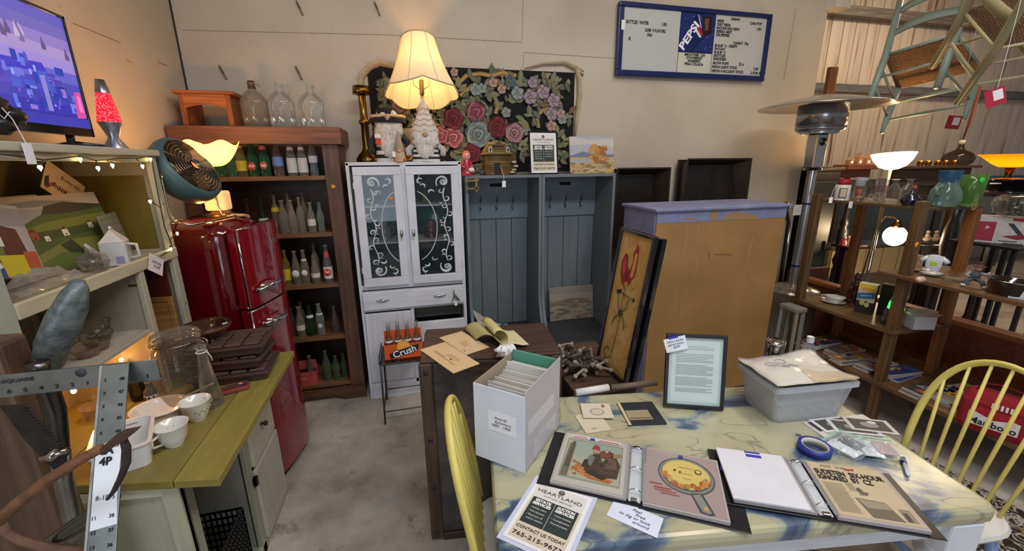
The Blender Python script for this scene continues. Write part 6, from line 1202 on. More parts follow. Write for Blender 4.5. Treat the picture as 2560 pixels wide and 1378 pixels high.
# ---- binders
def binder(lab, org, xd, yd, w, h, cw):
    t = thing('ring_binder', lab, 'binder', org, atan2(xd.y, xd.x)); z = .004
    M('141416').bx(-cw, w/2-.012, -.008, h+.006, 0, .003, .001).bx(w/2+.012, w+cw*1.3, -.012, h+.004, 0, .003, .001).bx(w/2-.012, w/2+.012, -.008, h+.004, 0, .003).build('cover', 'plastic', t)
    M('a8a09c').bx(.004, w/2-.022, 0, h, .003, .014, .002).build('left_pages', 'paper', t); M('a8a09c').bx(w/2+.022, w-.004, -.004, h-.004, .003, .016, .002).build('right_pages', 'paper', t)
    M('c4c8cc').bx(w/2-.017, w/2+.017, .004, h-.004, .003, .0055, .001).build('ring_plate', 'satin', t)
    for q in (.12, .5, .88):
        M('c8c8cc').tube([(w/2+.020*cos(a), h*q, .006+.020*sin(a)) for a in [pi*i/10 for i in range(11)]], .0018, 6).build('ring', 'chrome', t)
    for q in (.03, .97): M('c8c8cc').bx(w/2-.01, w/2+.01, h*q-.006, h*q+.006, .005, .012, .002).build('ring_lever', 'chrome', t)
    M('dce0e4').bx(w/2-.030, w/2-.016, .0, h, .014, .0148).bx(w/2+.016, w/2+.030, 0, h-.004, .016, .0168).build('sleeve_edge', 'film', t)
    return t
x1, y1 = Vector((.845, -.535, 0)), Vector((.535, .845, 0)); c1 = Vector((.632, .962, TZ+.0015)); w1, h1 = .50, .25
b1 = binder('open black ring binder with fireside picture and round fan print', c1-x1*w1/2-y1*h1/2, x1, y1, w1, h1, .035)
def q4(x0, y0, x1_, y1_): return rect(x0, y0, x1_, y1_)
B = Tm(.012, .006, .014); pw, ph = w1/2-.045, h1-.012; R6 = random.Random(8)
it = [('b8b4a8', rect(0, 0, 1, 1)), ('8a8c7c', rect(.05, .1, .95, .9)), ('a3a48c', rect(.07, .13, .93, .87)), ('94a090', rect(.2, .55, .93, .87)), ('6a6454', [(.07, .13), (.18, .13), (.2, .8), (.1, .8)]), ('544c40', [(.1, .3), (.17, .3), (.19, .85), (.14, .85)])]
it += [('a8643c', [(.2, .3), (.5, .16), (.8, .14), (.85, .2), (.55, .3), (.3, .4)]), ('c08850', [(.25, .32), (.45, .24), (.6, .22), (.45, .34)]), ('8c6a48', [(.2, .42), (.5, .32), (.52, .35), (.22, .46)])]+blobs(['b07040', 'c08450', '9c5c38'], .22, .2, .7, .32, 22, .02, .05, 5, .5)
it += [('4a3a30', [(.62, .22), (.90, .25), (.93, .5), (.84, .68), (.72, .66), (.64, .45)]), ('63503c', [(.70, .4), (.88, .42), (.86, .6), (.74, .62)]), ('6a4030', [(.56, .58), (.74, .6), (.82, .72), (.70, .78), (.6, .72)]), ('46382e', [(.40, .30), (.62, .26), (.66, .5), (.60, .66), (.5, .64), (.44, .5)]), ('70706a', [(.38, .44), (.5, .40), (.54, .58), (.46, .62)]), ('b08468', circ(.53, .70, .045, 10, .05)), ('8c4430', [(.46, .74), (.60, .74), (.57, .83), (.50, .84)]), ('c09478', circ(.70, .74, .03, 10)), ('9a7a54', [(.82, .62), (.95, .70), (.90, .74), (.80, .70)]), ('302a26', [(.42, .26), (.7, .18), (.76, .24), (.5, .32)]), ('302a26', [(.36, .36), (.46, .34), (.44, .5), (.38, .5)])]+blobs(['3c3028', '54443a'], .45, .28, .85, .55, 14, .015, .035, 6)
it += [('d8d4cc', rect(.1, .92, .9, .985)), ('b84038', rect(.12, .94, .36, .96)), ('b84038', rect(.55, .935, .88, .955)), ('34409c', rect(.40, .92, .48, .97))]
M().t(B).art([(c, [(x*pw, y*ph) for x, y in pp]) for c, pp in it]).build('fireside_picture', 'gloss', b1)
B = Tm(w1/2+.03, .0, .016); pw = w1/2-.040
fan_o = [('a4908c', rect(0, 0, 1, 1)), ('4e4c54', circ(.55, .60, .385, 36, .335)), ('7c8078', circ(.55, .60, .365, 36, .315)), ('565460', circ(.55, .61, .335, 36, .28)), ('c8b468', circ(.55, .62, .325, 36, .265)), ('d2ba6c', circ(.56, .64, .30, 30, .23)), ('4e4c54', [(.58, .30), (.74, .33), (.86, .03), (.80, -.0), (.68, .02)]), ('868a80', [(.61, .28), (.71, .31), (.82, .05), (.78, .03), (.71, .05)]), ('c49a54', circ(.76, .1, .03, 12))]
fan_o += [(R6.choice(['c07838', 'b8823c', 'a85c34', '8a7c54', 'c49858']), circ(.55+.27*cos(a)+R6.uniform(-.03, .03), .60+.2*sin(a)+R6.uniform(-.03, .03), R6.uniform(.025, .045), 8)) for a in [pi+i*pi/24 for i in range(25)]]
fan_o += [('3a342c', circ(.40, .66, .018, 8)), ('3a342c', circ(.47, .64, .016, 8)), ('5c5444', circ(.72, .70, .05, 14, .045)), ('d2ba6c', circ(.72, .70, .035, 12, .03)), ('9c8c50', rect(.45, .73, .66, .737)), ('9c8c50', rect(.46, .62, .64, .626)), ('9c8c50', rect(.5, .53, .62, .536)), ('3c3c94', circ(.5, .94, .035, 12))]
fan_o += [('b03430', rect(.05, .34, .22, .352)), ('b03430', rect(.10, .28, .34, .292)), ('b03430', rect(.12, .24, .40, .25)), ('b03430', rect(.2, .2, .44, .21))]
M().t(B).art([(c, [(min(pw, max(0, x*pw)), min(ph+.0, max(.001, y*ph))) for x, y in pp]) for c, pp in fan_o]).build('fan_print', 'gloss', b1)
M('3838a0').bx(w1-.0, w1+.025, h1-.05, h1-.03, .0165, .0175).build('blue_tape', 'paper', b1)
x2, y2 = Vector((.885, -.466, 0)), Vector((.466, .885, 0)); c2 = Vector((1.092, .775, TZ+.0060)); w2, h2 = .47, .225
b2 = binder('open black ring binder showing an old newspaper and blank white pages', c2-x2*w2/2-y2*h2/2, x2, y2, w2, h2, .02)
M('d6d4da').bx(.0, w2/2-.04, -.002, h2-.006, .014, .022, .002).build('white_page_stack', 'paper', b2)
M('34349c').bx(.085, .13, h2-.035, h2-.022, .022, .0226).bx(.085, .13, h2-.016, h2-.008, .022, .0226).build('blue_tape', 'paper', b2)
B = Tm(w2/2+.028, .002, .016); pw, ph = w2/2-.040, h2-.008
it = [('b8a484', rect(0, 0, 1, 1)), ('c0ac8c', rect(.03, .03, .97, .97)), ('6c6050', [(.42, .04), (.80, .04), (.72, .34), (.36, .36)]), ('948670', [(.44, .2), (.76, .22), (.73, .33), (.38, .34)]), ('584e42', circ(.5, .50, .04, 10, .06)), ('6a5e50', [(.46, .42), (.56, .42), (.6, .48), (.5, .5)]), ('8c7e68', rect(.82, .05, .96, .26)), ('4e443a', rect(.84, .06, .9, .2))]
for i in range(22): it.append(('7c6e5a', rect(.05, .58-.024*i, .30+.03*R6.random(), .586-.024*i)))
for i in range(7): it.append(('7c6e5a', rect(.36, .62-.024*i, .46, .626-.024*i)))
it += [('b83830', circ(.52, .9, .02, 8)), ('b83830', circ(.56, .9, .02, 8)), ('b83830', circ(.61, .91, .02, 8))]
M().t(B).art([(c, [(x*pw, y*ph) for x, y in pp]) for c, pp in it]).build('newspaper', 'paper', b2)
txt('SUDETEN  SIX-HOUR', B @ Tm(pw*.04, ph*.79, .001), .028, '2a241e', b2, 'headline', pw*.92, 'LEFT', bold=.0009); txt('IGNORED  BY  CZ', B @ Tm(pw*.04, ph*.68, .001), .028, '2a241e', b2, 'headline', pw*.72, 'LEFT', bold=.0009); txt('POST   WAR', B @ Tm(pw*.35, ph*.92, .001), .012, '5a4e40', b2, 'headline')
# ---- flyer and note
fx, fy = Vector((.74, -.67, 0)), Vector((.67, .74, 0)); fc = Vector((.335, .895, TZ+.0008)); t = thing('flyer', 'laminated auction service flyer lying at the front left of the table', 'flyer', fc-fx*.098-fy*.148, atan2(fx.y, fx.x))
M('c8cce0').bx(0, .196, 0, .25, 0, .001).build('laminate', 'plastic', t); flyer(t, Tm(.012, .012, .001), .172, .226)
nx = Vector((.68, -.73, 0)); t = thing('note', 'small white handwritten note on the table under the fan print', 'note', Vector((.545, .817, TZ+.0008)), atan2(nx.y, nx.x)); M('d8dcec').bx(-.068, .068, -.036, .036, 0, .0008).build('note_paper', 'paper', t); txt('Feel\n      Free\nto dig or look\n          around', Tm(0, 0, .0008), .0135, '28283c', t, 'handwriting', .085, shear=.25)
# ---- booklets by the box
sheet('booklet', 'pale booklet with faint picture beside the white card box', 'booklet', ((1450, 1010), (1458, 1046), (1532, 1040)), TZ+.0066, .003, 'd0c6b0', [('b09a8c', circ(.6, .5, .25, 16)), ('c8bca8', circ(.6, .5, .18, 16)), ('a85c54', rect(.1, .7, .3, .8))], 'booklets beside the card box')
sheet('booklet', 'plain cream booklet under the one with faint picture', 'booklet', ((1436, 1040), (1465, 1086), (1532, 1080)), TZ+.0006, .003, 'ccc0a6', [('8c8474', rect(.8, .3, .84, .5))], 'booklets beside the card box')
t, Bb, w_, h_ = sheet('photo_album', 'small black card album with tan mounted photo near the frame', 'album', ((1572, 1066), (1668, 1062), (1645, 1006)), TZ+.0006, .004, '1c2228', [('9c8c70', rect(.1, .2, .72, .62)), ('6c6450', rect(.12, .24, .7, .3)), ('c4b48c', rect(.0, .0, .08, 1))])
p = TPt(1440, 990); q = TPt(1520, 977); tag(M('d8d6d2').tube([(p.x, p.y, TZ+.016), (q.x, q.y, TZ+.016)], .015, 16).build('paper_tube', 'paper'), 'white paper tube on the back edge of the table', 'tube'); q2 = TPt(1625, 965)
p, q = TPt(1528, 976), TPt(1640, 964); tag(M('6a5a4a').tube([(p.x, p.y, TZ+.014), (q.x, q.y, TZ+.014)], .013, 12).build('brown_tube', 'paper'), 'dull brown tube lying behind the papers at the back of the table', 'tube')
# ---- framed document
a, b, c_ = at(1658, 1016, 'z', TZ+.006), at(1808, 1026, 'z', TZ+.006), at(1664, 838, 'y', at(1658, 1016, 'z', TZ).y+.04); xd = b-a; w_ = xd.length; h_ = (c_.z-TZ)*1.02
t = thing('framed_letter', 'typed letter in a black frame standing on the table', 'framed letter', a); Bm = frame((0, 0, 0), xd, (0, .0, 1)); tilt = Bm @ Rx(radians(-10)); Bm = tilt; f = .013
M('16161a').t(Bm).bx(0, w_, 0, f, -.01, .006, .002).bx(0, w_, h_-f, h_, -.01, .006, .002).bx(0, f, f, h_-f, -.01, .006, .002).bx(w_-f, w_, f, h_-f, -.01, .006, .002).bx(.004, w_-.004, .004, h_-.004, -.012, -.004).build('frame', 'satin', t)
it = [('b9c6c2', rect(f, f, w_-f, h_-f)), ('ccd6d0', rect(f+.012, f+.012, w_-f-.012, h_-f-.012))]
for i in range(30):
    if i in (3, 4, 11, 19, 26): continue
    y = h_-f-.035-i*.0062; it.append(('8c9894', rect(w_*.18, y, w_*(.80 if i % 4 else .7), y+.0016)))
M().t(Bm).art(it, -.002).build('letter', 'paper', t); M('303030').t(Bm).bx(w_*.4, w_*.6, .0, .16, -.05, -.012, .002).build('easel_back', 'paper', t)
nb = Bm @ Tm(.012, h_-.04, .008) @ Rz(.28); M('e4e8ec').t(nb).bx(-.02, .062, -.032, .022, 0, .0008).build('price_note', 'paper', t); txt('Helen Keller\nsigned letter\n$200', nb @ Tm(.021, -.004, .001), .012, '303040', t, 'handwriting', .065, shear=.3); M('2c3490').t(nb).bx(0.0, .035, .018, .028, .0009, .0014).build('blue_tape', 'paper', t)
# ---- clear bin
bn = thing('plastic_bin', 'translucent plastic storage bin full of papers on the table', 'bin', (1.425, 1.145, TZ+.001), radians(-6)); bn.location = (1.405, 1.132, TZ+.001)
RZB = .155; m = M('dfe2e6'); A1, A2, A3, A4 = rr(.135, .085, .02, 3), rr(.160, .105, .02, 3), rr(.172, .115, .022, 3), rr(.150, .098, .02, 3)
k = len(A1); rings = [(A1, 0), (A2, RZB-.012), (A3, RZB-.012), (A3, RZB), (A4, RZB), (rr(.125, .078, .02, 3), .004)]
loft(m, rings); m.build('bin_body', 'clear_plastic', bn); m = M('dfe2e6'); loft(m, [(A2, RZB-.016), (A3, RZB-.014), (A3, RZB), (A4, RZB), (A4, RZB-.016)]); m.build('rim', 'frosted', bn)
R7 = random.Random(12)
for i in range(5): 
    o = M(['d4cdb8', 'c8bc9c', 'e2e0dc', 'b8a488', 'dcdcd8'][i]).bx(-.115, .115, -.07, .07, 0, .020, .003).build('paper_bundle', 'paper', None, (1.405+R7.uniform(-.006, .006), 1.132+R7.uniform(-.005, .005), TZ+.008+i*.0265)); o.rotation_euler = (0, 0, radians(-6)+R7.uniform(-.03, .03)); tag(o, 'bundle of papers inside the clear bin, %s of five' % ['bottom', 'second from bottom', 'middle', 'second from top', 'top'][i], 'papers', 'paper bundles in the clear bin')
def fold(u, v): return Vector((-.165+.33*u, -.11+.22*v, .012+.014*sin(u*5)*sin(v*4)+.008*noise.noise(Vector((u*4, v*4, 1)))))
t = thing('padded_envelope', 'tan and clear envelope with postmarks lying on top of the bin', 'envelope', (1.405, 1.138, TZ+RZB+.009), radians(-6)); m = M('cfc6b0'); m.grid(lambda u, v: fold(u, v)-Vector((0, 0, .006)), 12, 10); m.build('envelope_body', 'paper', t, solid=.002)
m = M('c2a878').grid(lambda u, v: fold(.45+.55*u, .0+.35*v)-Vector((0, 0, .003)), 8, 6); m.build('brown_paper', 'paper', t)
m = M('2c2c30')
for (cx, cy, r_) in ((-.075, .03, .024), (-.02, .055, .02), (.0, .01, .016), (-.05, -.01, .012)): m.tube([fold((cx+r_*cos(a)+.165)/.33, (cy+r_*.8*sin(a)+.11)/.22)-Vector((0, 0, .0045)) for a in [i*pi/8 for i in range(16)]], .0014, 4, True)
m.build('postmarks', 'paper', t); m = M('e6e8ee').grid(lambda u, v: fold(u, v)+Vector((.0, .0, .001)), 14, 12, False); m.build('clear_sleeve', 'film', t)
# mug & water bottle behind
p = at(1914, 870, 'z', .86); mg_ = thing('steel_mug', 'polished steel travel mug behind the clear bin', 'mug', (1.462, 1.262, TZ+.001)); mg_.location = (1.452, 1.283, TZ+.001); mg_.scale = (1.05, 1.05, 1.4)
M('b8b8bc').lathe([(0, 0), (.026, 0), (.028, .01), (.03, .10), (.024, .11), (.024, .135), (.03, .145), (.034, .15), (.03, .156), (.02, .152), (0, .15)], 24).build('mug_body', 'chrome', mg_); M('18181a').tube([(-.03, 0, .09), (-.055, 0, .09), (-.06, 0, .05), (-.03, 0, .04)], .007, 8).build('handle', 'satin', mg_)
wb = thing('water_bottle', 'small clear plastic water bottle with white cap behind the bin', 'bottle', (1.60, 1.252, TZ+.001)); wb.scale = (1, 1, 1.2); M('ccd0d4').lathe([(0, 0), (.028, 0), (.03, .01), (.029, .09), (.031, .12), (.026, .145), (.012, .168), (.012, .175)], 22).build('bottle_body', 'glass', wb); M('e8ecf0').lathe([(0, .19), (.014, .19), (.015, .172), (.013, .17)], 18).build('cap', 'plastic', wb)
# tape roll
p = TPt(2036, 1122, TZ+.01); tp_ = thing('tape_roll', 'roll of blue painters tape on the table', 'tape', (p.x, p.y, TZ+.0008)); M('2b3a8c').lathe([(.038, 0), (.048, 0), (.048, .024), (.038, .024)], 40).build('tape', 'satin', tp_); M('c8c4b8').lathe([(.0385, 0), (.036, 0), (.036, .0245), (.0385, .0245)], 40).build('cardboard_core', 'paper', tp_); M('9098b8').bx(-.02, .02, .036, .0362, .004, .02).build('core_print', 'paper', tp_)
# photos pile
for i, (pts, cc, lab) in enumerate(((((2006, 1056), (2080, 1108), (2272, 1106)), 'c8c4bc', 'large pale mount board under the loose photos'), (((2020, 1050), (2065, 1082), (2135, 1062)), 'd4d0cc', 'black and white snapshot, leftmost on the pile'), (((2060, 1046), (2090, 1080), (2180, 1068)), 'ccc8c4', 'black and white snapshot in the middle of the pile'), (((2100, 1040), (2130, 1074), (2215, 1062)), 'c4b8ae', 'snapshot with a brownish figure on the pile'))):
    sheet('photograph', lab, 'photograph', pts, TZ+.001+.0022*i, .0012, cc, ([('4a4844', rect(.12, .1, .88, .9)), ('8c8884', circ(.5, .5, .2, 12)), ('c8c4c0', circ(.3, .6, .1, 10))] if i else [('3c3a38', rect(.05, .05, .5, .5)), ('a8a49c', rect(.55, .1, .95, .8))]), 'loose photographs at the right end of the table')
R8 = random.Random(3)
for j, (px_, py_, rz_, lab) in enumerate(((2115, 1122, .2, 'clear zip bag with green strip and dark cards on the table'), (2185, 1128, -.5, 'clear zip bag with pink and white cards nearest the marker'))):
    p = TPt(px_, py_); t = thing('zip_bag', lab, 'bag', (p.x, p.y, TZ+.0085), rz_, 'clear zip bags')
    M('d8dce0').bx(-.045, .01, -.045, .04, 0, .004, .001).k('1c2430' if j == 0 else 'b89a98').bx(.0, .055, -.03, .03, .0045, .007, .001).build('card_stack', 'paper', t)
    m = M('dfe6ea'); m.grid(lambda u, v: Vector((-.075+.15*u, -.06+.12*v, .010+.012*sin(pi*u)*sin(pi*v)+.008*noise.noise(Vector((u*6, v*6, j*5))))), 16, 14, False); m.build('clear_film', 'film', t); M('7cc0a4').bx(-.07, .07, .045, .051, .008, .011).build('zip_strip', 'plastic', t)
p, q = TPt(2255, 1150), TPt(2270, 1195); t = thing('marker_pen', 'white marker pen with dark blue cap near the right table edge', 'marker', (p.x, p.y, TZ+.008)); d_ = Vector((q.x-p.x, q.y-p.y, 0)); M('c8d0dc').tube([d_*.35, d_*.95, d_], [.006, .006, .003], 12).build('barrel', 'plastic', t); M('1c2448').tube([Vector(), d_*.36], .0068, 12).build('cap', 'plastic', t)
sheet('torn_label', 'small torn silver label above the tape roll', 'label', ((1985, 1092), (2010, 1098), (2018, 1090)), TZ+.0006, .0008, 'a8a49c', [('5a5450', rect(.2, .2, .8, .8))])
# ================================================================ PATIO HEATER
hx, hy = 3.195, 2.745; hp_ = thing('patio_heater', 'tall stainless steel patio heater with wide domed reflector', 'patio heater', (hx, hy, 0)); cz = at(2055, 262, 'y', hy).z
M('b8b4ae').lathe([(.0, cz+.075), (.06, cz+.07), (.2, cz+.045), (.38, cz+.002), (.445, cz-.015), (.445, cz-.02), (.38, cz-.004), (.2, cz+.035), (0, cz+.06)], 56).build('reflector', 'steel', hp_)
zb0 = at(2045, 335, 'y', hy).z
M('a0a0a0').lathe([(0, zb0), (.12, zb0), (.165, zb0+.03), (.168, zb0+.05), (.160, zb0+.05), (.160, zb0+.06), (.168, zb0+.062), (.166, cz+.0), (.0, cz+.0)], 40).build('burner_head', 'steel', hp_)
z1 = at(2030, 420, 'y', hy).z
M('b0aca4').bx(-.055, .055, -.045, .045, z1, zb0, .01).build('control_box', 'steel', hp_); M('141414').lathe([(0, 0), (.03, 0), (.028, .012), (0, .014)], 16, (0, -.046, zb0-.06), d=(0, -1, 0)).build('control_knob', 'satin', hp_)
M('9a968e').lathe([(0, z1-.02), (.07, z1-.018), (.07, z1), (0, z1)], 24).build('collar', 'chrome', hp_)
M('b4b0ac').lathe([(.034, .1), (.034, z1-.01)], 20).build('pole', 'steel', hp_)
zt2 = at(2000, 712, 'y', hy).z
M('a09888').lathe([(0, .03), (.22, .03), (.22, .1), (.2, .1), (.19, zt2-.06), (.205, zt2-.05), (.2, zt2-.03), (.05, zt2+.02), (.035, zt2+.02)], 40).build('tank_cover', 'steel', hp_); M('2a2a2c').lathe([(0, 0), (.235, 0), (.235, .03), (0, .03)], 40).build('base_plate', 'satin', hp_)
for z in (at(1995, 510, 'y', hy).z, at(1978, 665, 'y', hy).z): M('1c2468').lathe([(.036, z-.008), (.036, z+.008)], 20).build('blue_tape', 'satin', hp_)
p = at(1996, 512, 'y', hy-.05); t = M('c8c4be').bx(p.x-.04, p.x+.04, hy-.05, hy-.048, p.z-.085, p.z, .0005).build('paper_tag', 'paper', hp_); t.location = (-hx, -hy, 0)
M('1a1a1c').tube([(-.03, 0, at(1965, 800, 'y', hy).z-.08), (-.03, 0, at(1965, 780, 'y', hy).z)], .028, 12).build('valve_knob', 'satin', hp_)
# ================================================================ WOODEN SHELF UNIT (right)
SU = 'a8602c'; SU = '7c5430'
su = thing('open_shelf_unit', 'rustic open brown wooden shelf unit crowded with glassware and curios', 'shelf', (3.15, 1.9, 0)); X0, X1, Y0, Y1, ZT = 2.93, 3.38, 1.785, 2.44, 1.43
for x in (X0, X1):
    for y in (Y0, Y1):
        lb(su, x-.026, x+.026, y-.026, y+.026, 0, ZT+(.035 if x == X0 else -.0), 'woodz', '624626' if x == X0 else '8c5628', 'post', .004)
lb(su, X0+.01, X1+.028, Y0-.028, Y1+.028, ZT-.02, ZT, 'woody', '5e4528', 'shelf_board', .003)
lb(su, X0-.033, X1+.02, Y0-.034, Y1+.02, .635, .66, 'woody', '684a2a', 'shelf_board', .003)
lb(su, X0-.033, X1+.02, .55, Y1+.02, .27, .30, 'woody', '6a4a2c', 'shelf_board', .003)
lb(su, X0-.06, X1+.05, .95, Y0+.12, 1.00, 1.022, 'woody', '6c4a2a', 'shelf_board', .003); pass
lb(su, X1-.02, X1+.02, .98, 1.02, 0, 1.0, 'woodz', '5c3c20', 'post', .003); lb(su, X0-.0, X0+.05, .60, .65, 0, .27, 'woodz', '6a4828', 'post', .003); lb(su, X1-.01, X1+.0, .55, Y1, .30, .35, 'woody', '6a4420', 'back_rail', .002)
p = at(2277, 611, 'x', X0-.031); M('f0962c').lathe([(0, 0), (.016, 0), (.016, .001), (0, .001)], 16, (X0-3.15-.012, Y0-.0275-1.9, p.z), d=(0, -1, 0)).build('price_sticker', 'paper', su)
def S(px_, py_, z, x=None): # point on a shelf of this unit under the pixel column
    return at(px_, py_, 'z', z)
def on(px_, x, z):
    q = at(px_, 600, 'x', x); return Vector((x, q.y, z))
def col(px_, py_, x): # point on plane x under that pixel
    return at(px_, py_, 'x', x)
# ================================================================ ON THE SHELF UNIT
ZT1 = 1.431
def put(px_, x, z, py_=470):
    q = at(px_, py_, 'x', x); return Vector((x, q.y, z))
t = thing('drink_canister', 'white canister with red lid and portrait label on the top shelf', 'canister', put(2108, 2.98, ZT1), radians(-50)); M('c9c4bc').lathe([(0, 0), (.044, 0), (.046, .01), (.044, .1), (.04, .105), (0, .105)], 28).build('body', 'satin', t); M('a82430').lathe([(0, .145), (.034, .145), (.038, .135), (.038, .105), (0, .105)], 26).build('lid', 'satin', t)
B = frame((0, -.0465, .05), (1, 0, 0), (0, 0, 1)); M('50503c').t(B).bx(-.02, .024, -.034, .034, 0, .001).k('b0b490').bx(-.012, .02, -.026, .028, .001, .002).k('c49478').lathe([(0, .0022), (.011, .0022)], 12, (.004, 0, 0)).build('portrait_label', 'paper', t)
M('eeeae0').tube([(-.04, -.03, .11), (-.055, -.045, .06), (-.058, -.05, .02)], .0014, 4).bx(-.068, -.048, -.052, -.05, -.02, .02).build('tag', 'paper', t)
t = thing('candy_jar', 'glass jar with white lid and red figure beside the canister', 'jar', put(2150, 3.03, ZT1)); M('b8a8a0').lathe([(0, 0), (.03, 0), (.036, .02), (.035, .09), (.03, .1)], 22).build('glass_body', 'glass', t); M('dcdce0').lathe([(0, .155), (.038, .155), (.042, .14), (.03, .135), (.028, .1), (0, .1)], 24).build('lid', 'satin', t)
m = M('a84c3c').sph((0, -.0, .055), .022, .02, .03, 12, 8, .3, 3).k('c8a060').sph((0, -.005, .022), .024, .02, .014, 12, 8, .2, 5).k('3c5c8c').sph((.005, -.02, .012), .014, .01, .008); m.build('figure_inside', 'matte', t)
M('f0eee8').bx(-.105, -.103, -.05, -.025, -.045, .0, .0008).build('tag', 'paper', t)
for i, (px_, x, r_, h) in enumerate(((2183, 3.0, .02, .05), (2200, 3.06, .022, .06), (2208, 2.98, .018, .045))):
    p = put(px_, x, ZT1); tag(M('b4a898').lathe([(0, 0), (r_*.6, 0), (r_*.3, .01), (r_*.4, h*.3), (r_, h*.6), (r_*.9, h), (r_*.8, h), (0, h*.4)], 18, p).build('cut_glass_cup', 'glass'), 'small cut glass cup on the top shelf, %s' % ['leftmost', 'rear one', 'beside the clear bottles'][i], 'cup', 'cut glass cups on the top shelf')
p = put(2203, 3.16, ZT1); tag(M('b04a3c').lathe([(.03, .05), (.034, .08), (.034, .10)], 20, p).k('c4bcae').lathe([(0, 0), (.03, 0), (.034, .06), (.036, .14)], 20, p).build('red_print_tumbler', 'glass'), 'drinking glass with faded red print on the top shelf', 'glass')
for i, (px_, x) in enumerate(((2236, 3.02), (2272, 3.12))):
    p = put(px_, x, ZT1); t = thing('decanter', ['square clear glass decanter with flared neck, left one', 'square clear glass decanter behind the navy teapot'][i], 'decanter', p, .5+i*.4)
    m = M('c8bfae'); loft(m, [(rr(.030, .030, .01, 2), 0), (rr(.036, .036, .01, 2), .02), (rr(.034, .034, .01, 2), .085), (rr(.018, .018, .009, 2), .115), (rr(.012, .012, .006, 2), .125), (rr(.012, .012, .006, 2), .14), (rr(.022, .022, .01, 2), .15)]); m.build('glass_body', 'glass', t); m = M('dcd4c4')
    for j in range(5): m.tube([(-.034, -.036, .02+.014*j), (0, -.038, .03+.014*j), (.034, -.036, .02+.014*j)], .0022, 5)
    m.build('cut_pattern', 'glass', t)
p = put(2296, 2.97, ZT1+.0); t = thing('navy_teapot', 'dark navy glazed pot with lid at the shelf corner post', 'teapot', (2.975, put(2298, 2.975, 0).y+.03, ZT1+.0)); M('12162a').lathe([(0, 0), (.03, 0), (.045, .012), (.052, .032), (.05, .04), (.036, .052), (.034, .06), (.022, .07), (.012, .076), (.014, .088), (0, .094)], 28).build('pot_body', 'enamel', t); M('12162a').tube([(.03, 0, .05), (.04, 0, .08), (.02, 0, .1), (0, 0, .1)], .005, 7).build('handle', 'enamel', t); M('8c2c34').sph((.0, -.01, .105), .012, .01, .016).build('red_finial', 'enamel', t)
t = thing('glass_pitcher', 'big blue and green swirled glass pitcher on the top shelf', 'pitcher', (3.08, put(2368, 3.08, 0).y, ZT1), 0); M('86a89a').lathe([(0, 0), (.055, 0), (.07, .015), (.075, .05), (.065, .095), (.045, .125), (.04, .14)], 32, fl=lambda a, z: 1+.03*sin(7*a+z*60)).build('green_body', 'bottle', t)
M('4c80a8').lathe([(.04, .138), (.046, .16), (.05, .2), (.052, .205), (.048, .205), (.04, .16)], 32).build('blue_collar', 'bottle', t); M('90b49c').tube([(-.045, 0, .12), (-.085, 0, .105), (-.09, -.01, .08), (-.07, -.01, .06)], .008, 8).build('handle', 'bottle', t)
M('3c9cb8').tube([(-.075, -.03, .045), (-.095, -.035, .02), (-.105, -.035, .006)], [.006, .009, .003], 7).build('blue_drop', 'glass', t); t.location.z += .001
t = thing('green_pitcher', 'tall bright green glass pitcher behind the blue one', 'pitcher', (3.22, put(2440, 3.22, 0).y+.02, ZT1), 0); M('6ca44c').lathe([(0, 0), (.045, 0), (.05, .01), (.055, .1), (.06, .18), (.056, .18), (.045, .02)], 28).build('glass_body', 'bottle', t); M('8cc83c').tube([(.056, 0, .15), (.10, 0, .15), (.10, 0, .06), (.055, 0, .04)], .008, 8).build('handle', 'bottle', t); M('3ccc54').sph((-.02, -.05, .15), .02, .008, .018).build('green_sticker', 'satin', t); M('d8e4c0').tube([(.03, -.06, .132), (.10, -.07, .132)], .004, 6).build('stirrer', 'plastic', t)
t = thing('yellow_fish', 'small yellow glass fish shape at the right edge of the top shelf', 'figurine', (2.97, put(2448, 2.97, 0).y, ZT1+.0)); M('d8a83c').sph((0, 0, .03), .012, .012, .03).build('body', 'glass', t); M('b8a890').sph((0, 0, .07), .009, .009, .02).build('fin', 'glass', t)
# lit bowl lamp standing behind, globe lamp
q = at(2232, 400, 'y', 3.0); lt_ = thing('white_bowl_lamp', 'very bright lamp with white slanted bowl shade behind the shelf unit', 'lamp', (q.x, 3.0, 0)); zc3 = at(2232, 398, 'y', 3.0).z
Tt = Tm(0, 0, zc3) @ Ry(-.12); M('fff').t(Tt).lathe([(.0, -.10), (.05, -.09), (.10, -.065), (.14, -.01), (.165, .05)], 40).build('bowl_shade', 'shade_white', lt_); M('fff8e8').sph((0, 0, zc3), .035).build('bulb', 'globe', lt_)
M('a8a49c').lathe([(0, 0), (.13, 0), (.13, .02), (.02, .04), (.014, .06), (.014, zc3-.1), (0, zc3-.1)], 24).build('pole', 'chrome', lt_); point('white_bowl_lamp_light', (q.x, 3.0, zc3+.03), 30, 'ffc680', .04)
q = at(2237, 590, 'y', 3.05); gl = thing('globe_lamp', 'glaring round white globe lamp hanging from a small arm', 'lamp', (q.x, 3.05, q.z)); M('fff4dc').sph((0, 0, 0), .095, .095, .10, 24, 16).build('globe', 'globe', gl); M('5a4630').lathe([(0, .16), (.02, .16), (.045, .115), (.05, .085), (0, .085)], 20).build('fitter', 'brass', gl); M('7a6a50').tube([(0, 0, .15), (-.06, 0, .19), (-.15, .02, .2), (-.2, .05, .1), (-.22, .1, -q.z)], .007, 8).build('arm', 'brass', gl); point('globe_lamp_light', (q.x-.14, 3.05-.04, q.z), 12, 'ffdca8', .05)
q = at(2532, 398, 'y', 2.85); al = thing('amber_bowl_lamp', 'glowing amber glass bowl lamp at the right edge of photo', 'lamp', (q.x, 2.85, 0)); za = q.z; al.scale = (1.3, 1.3, 1)
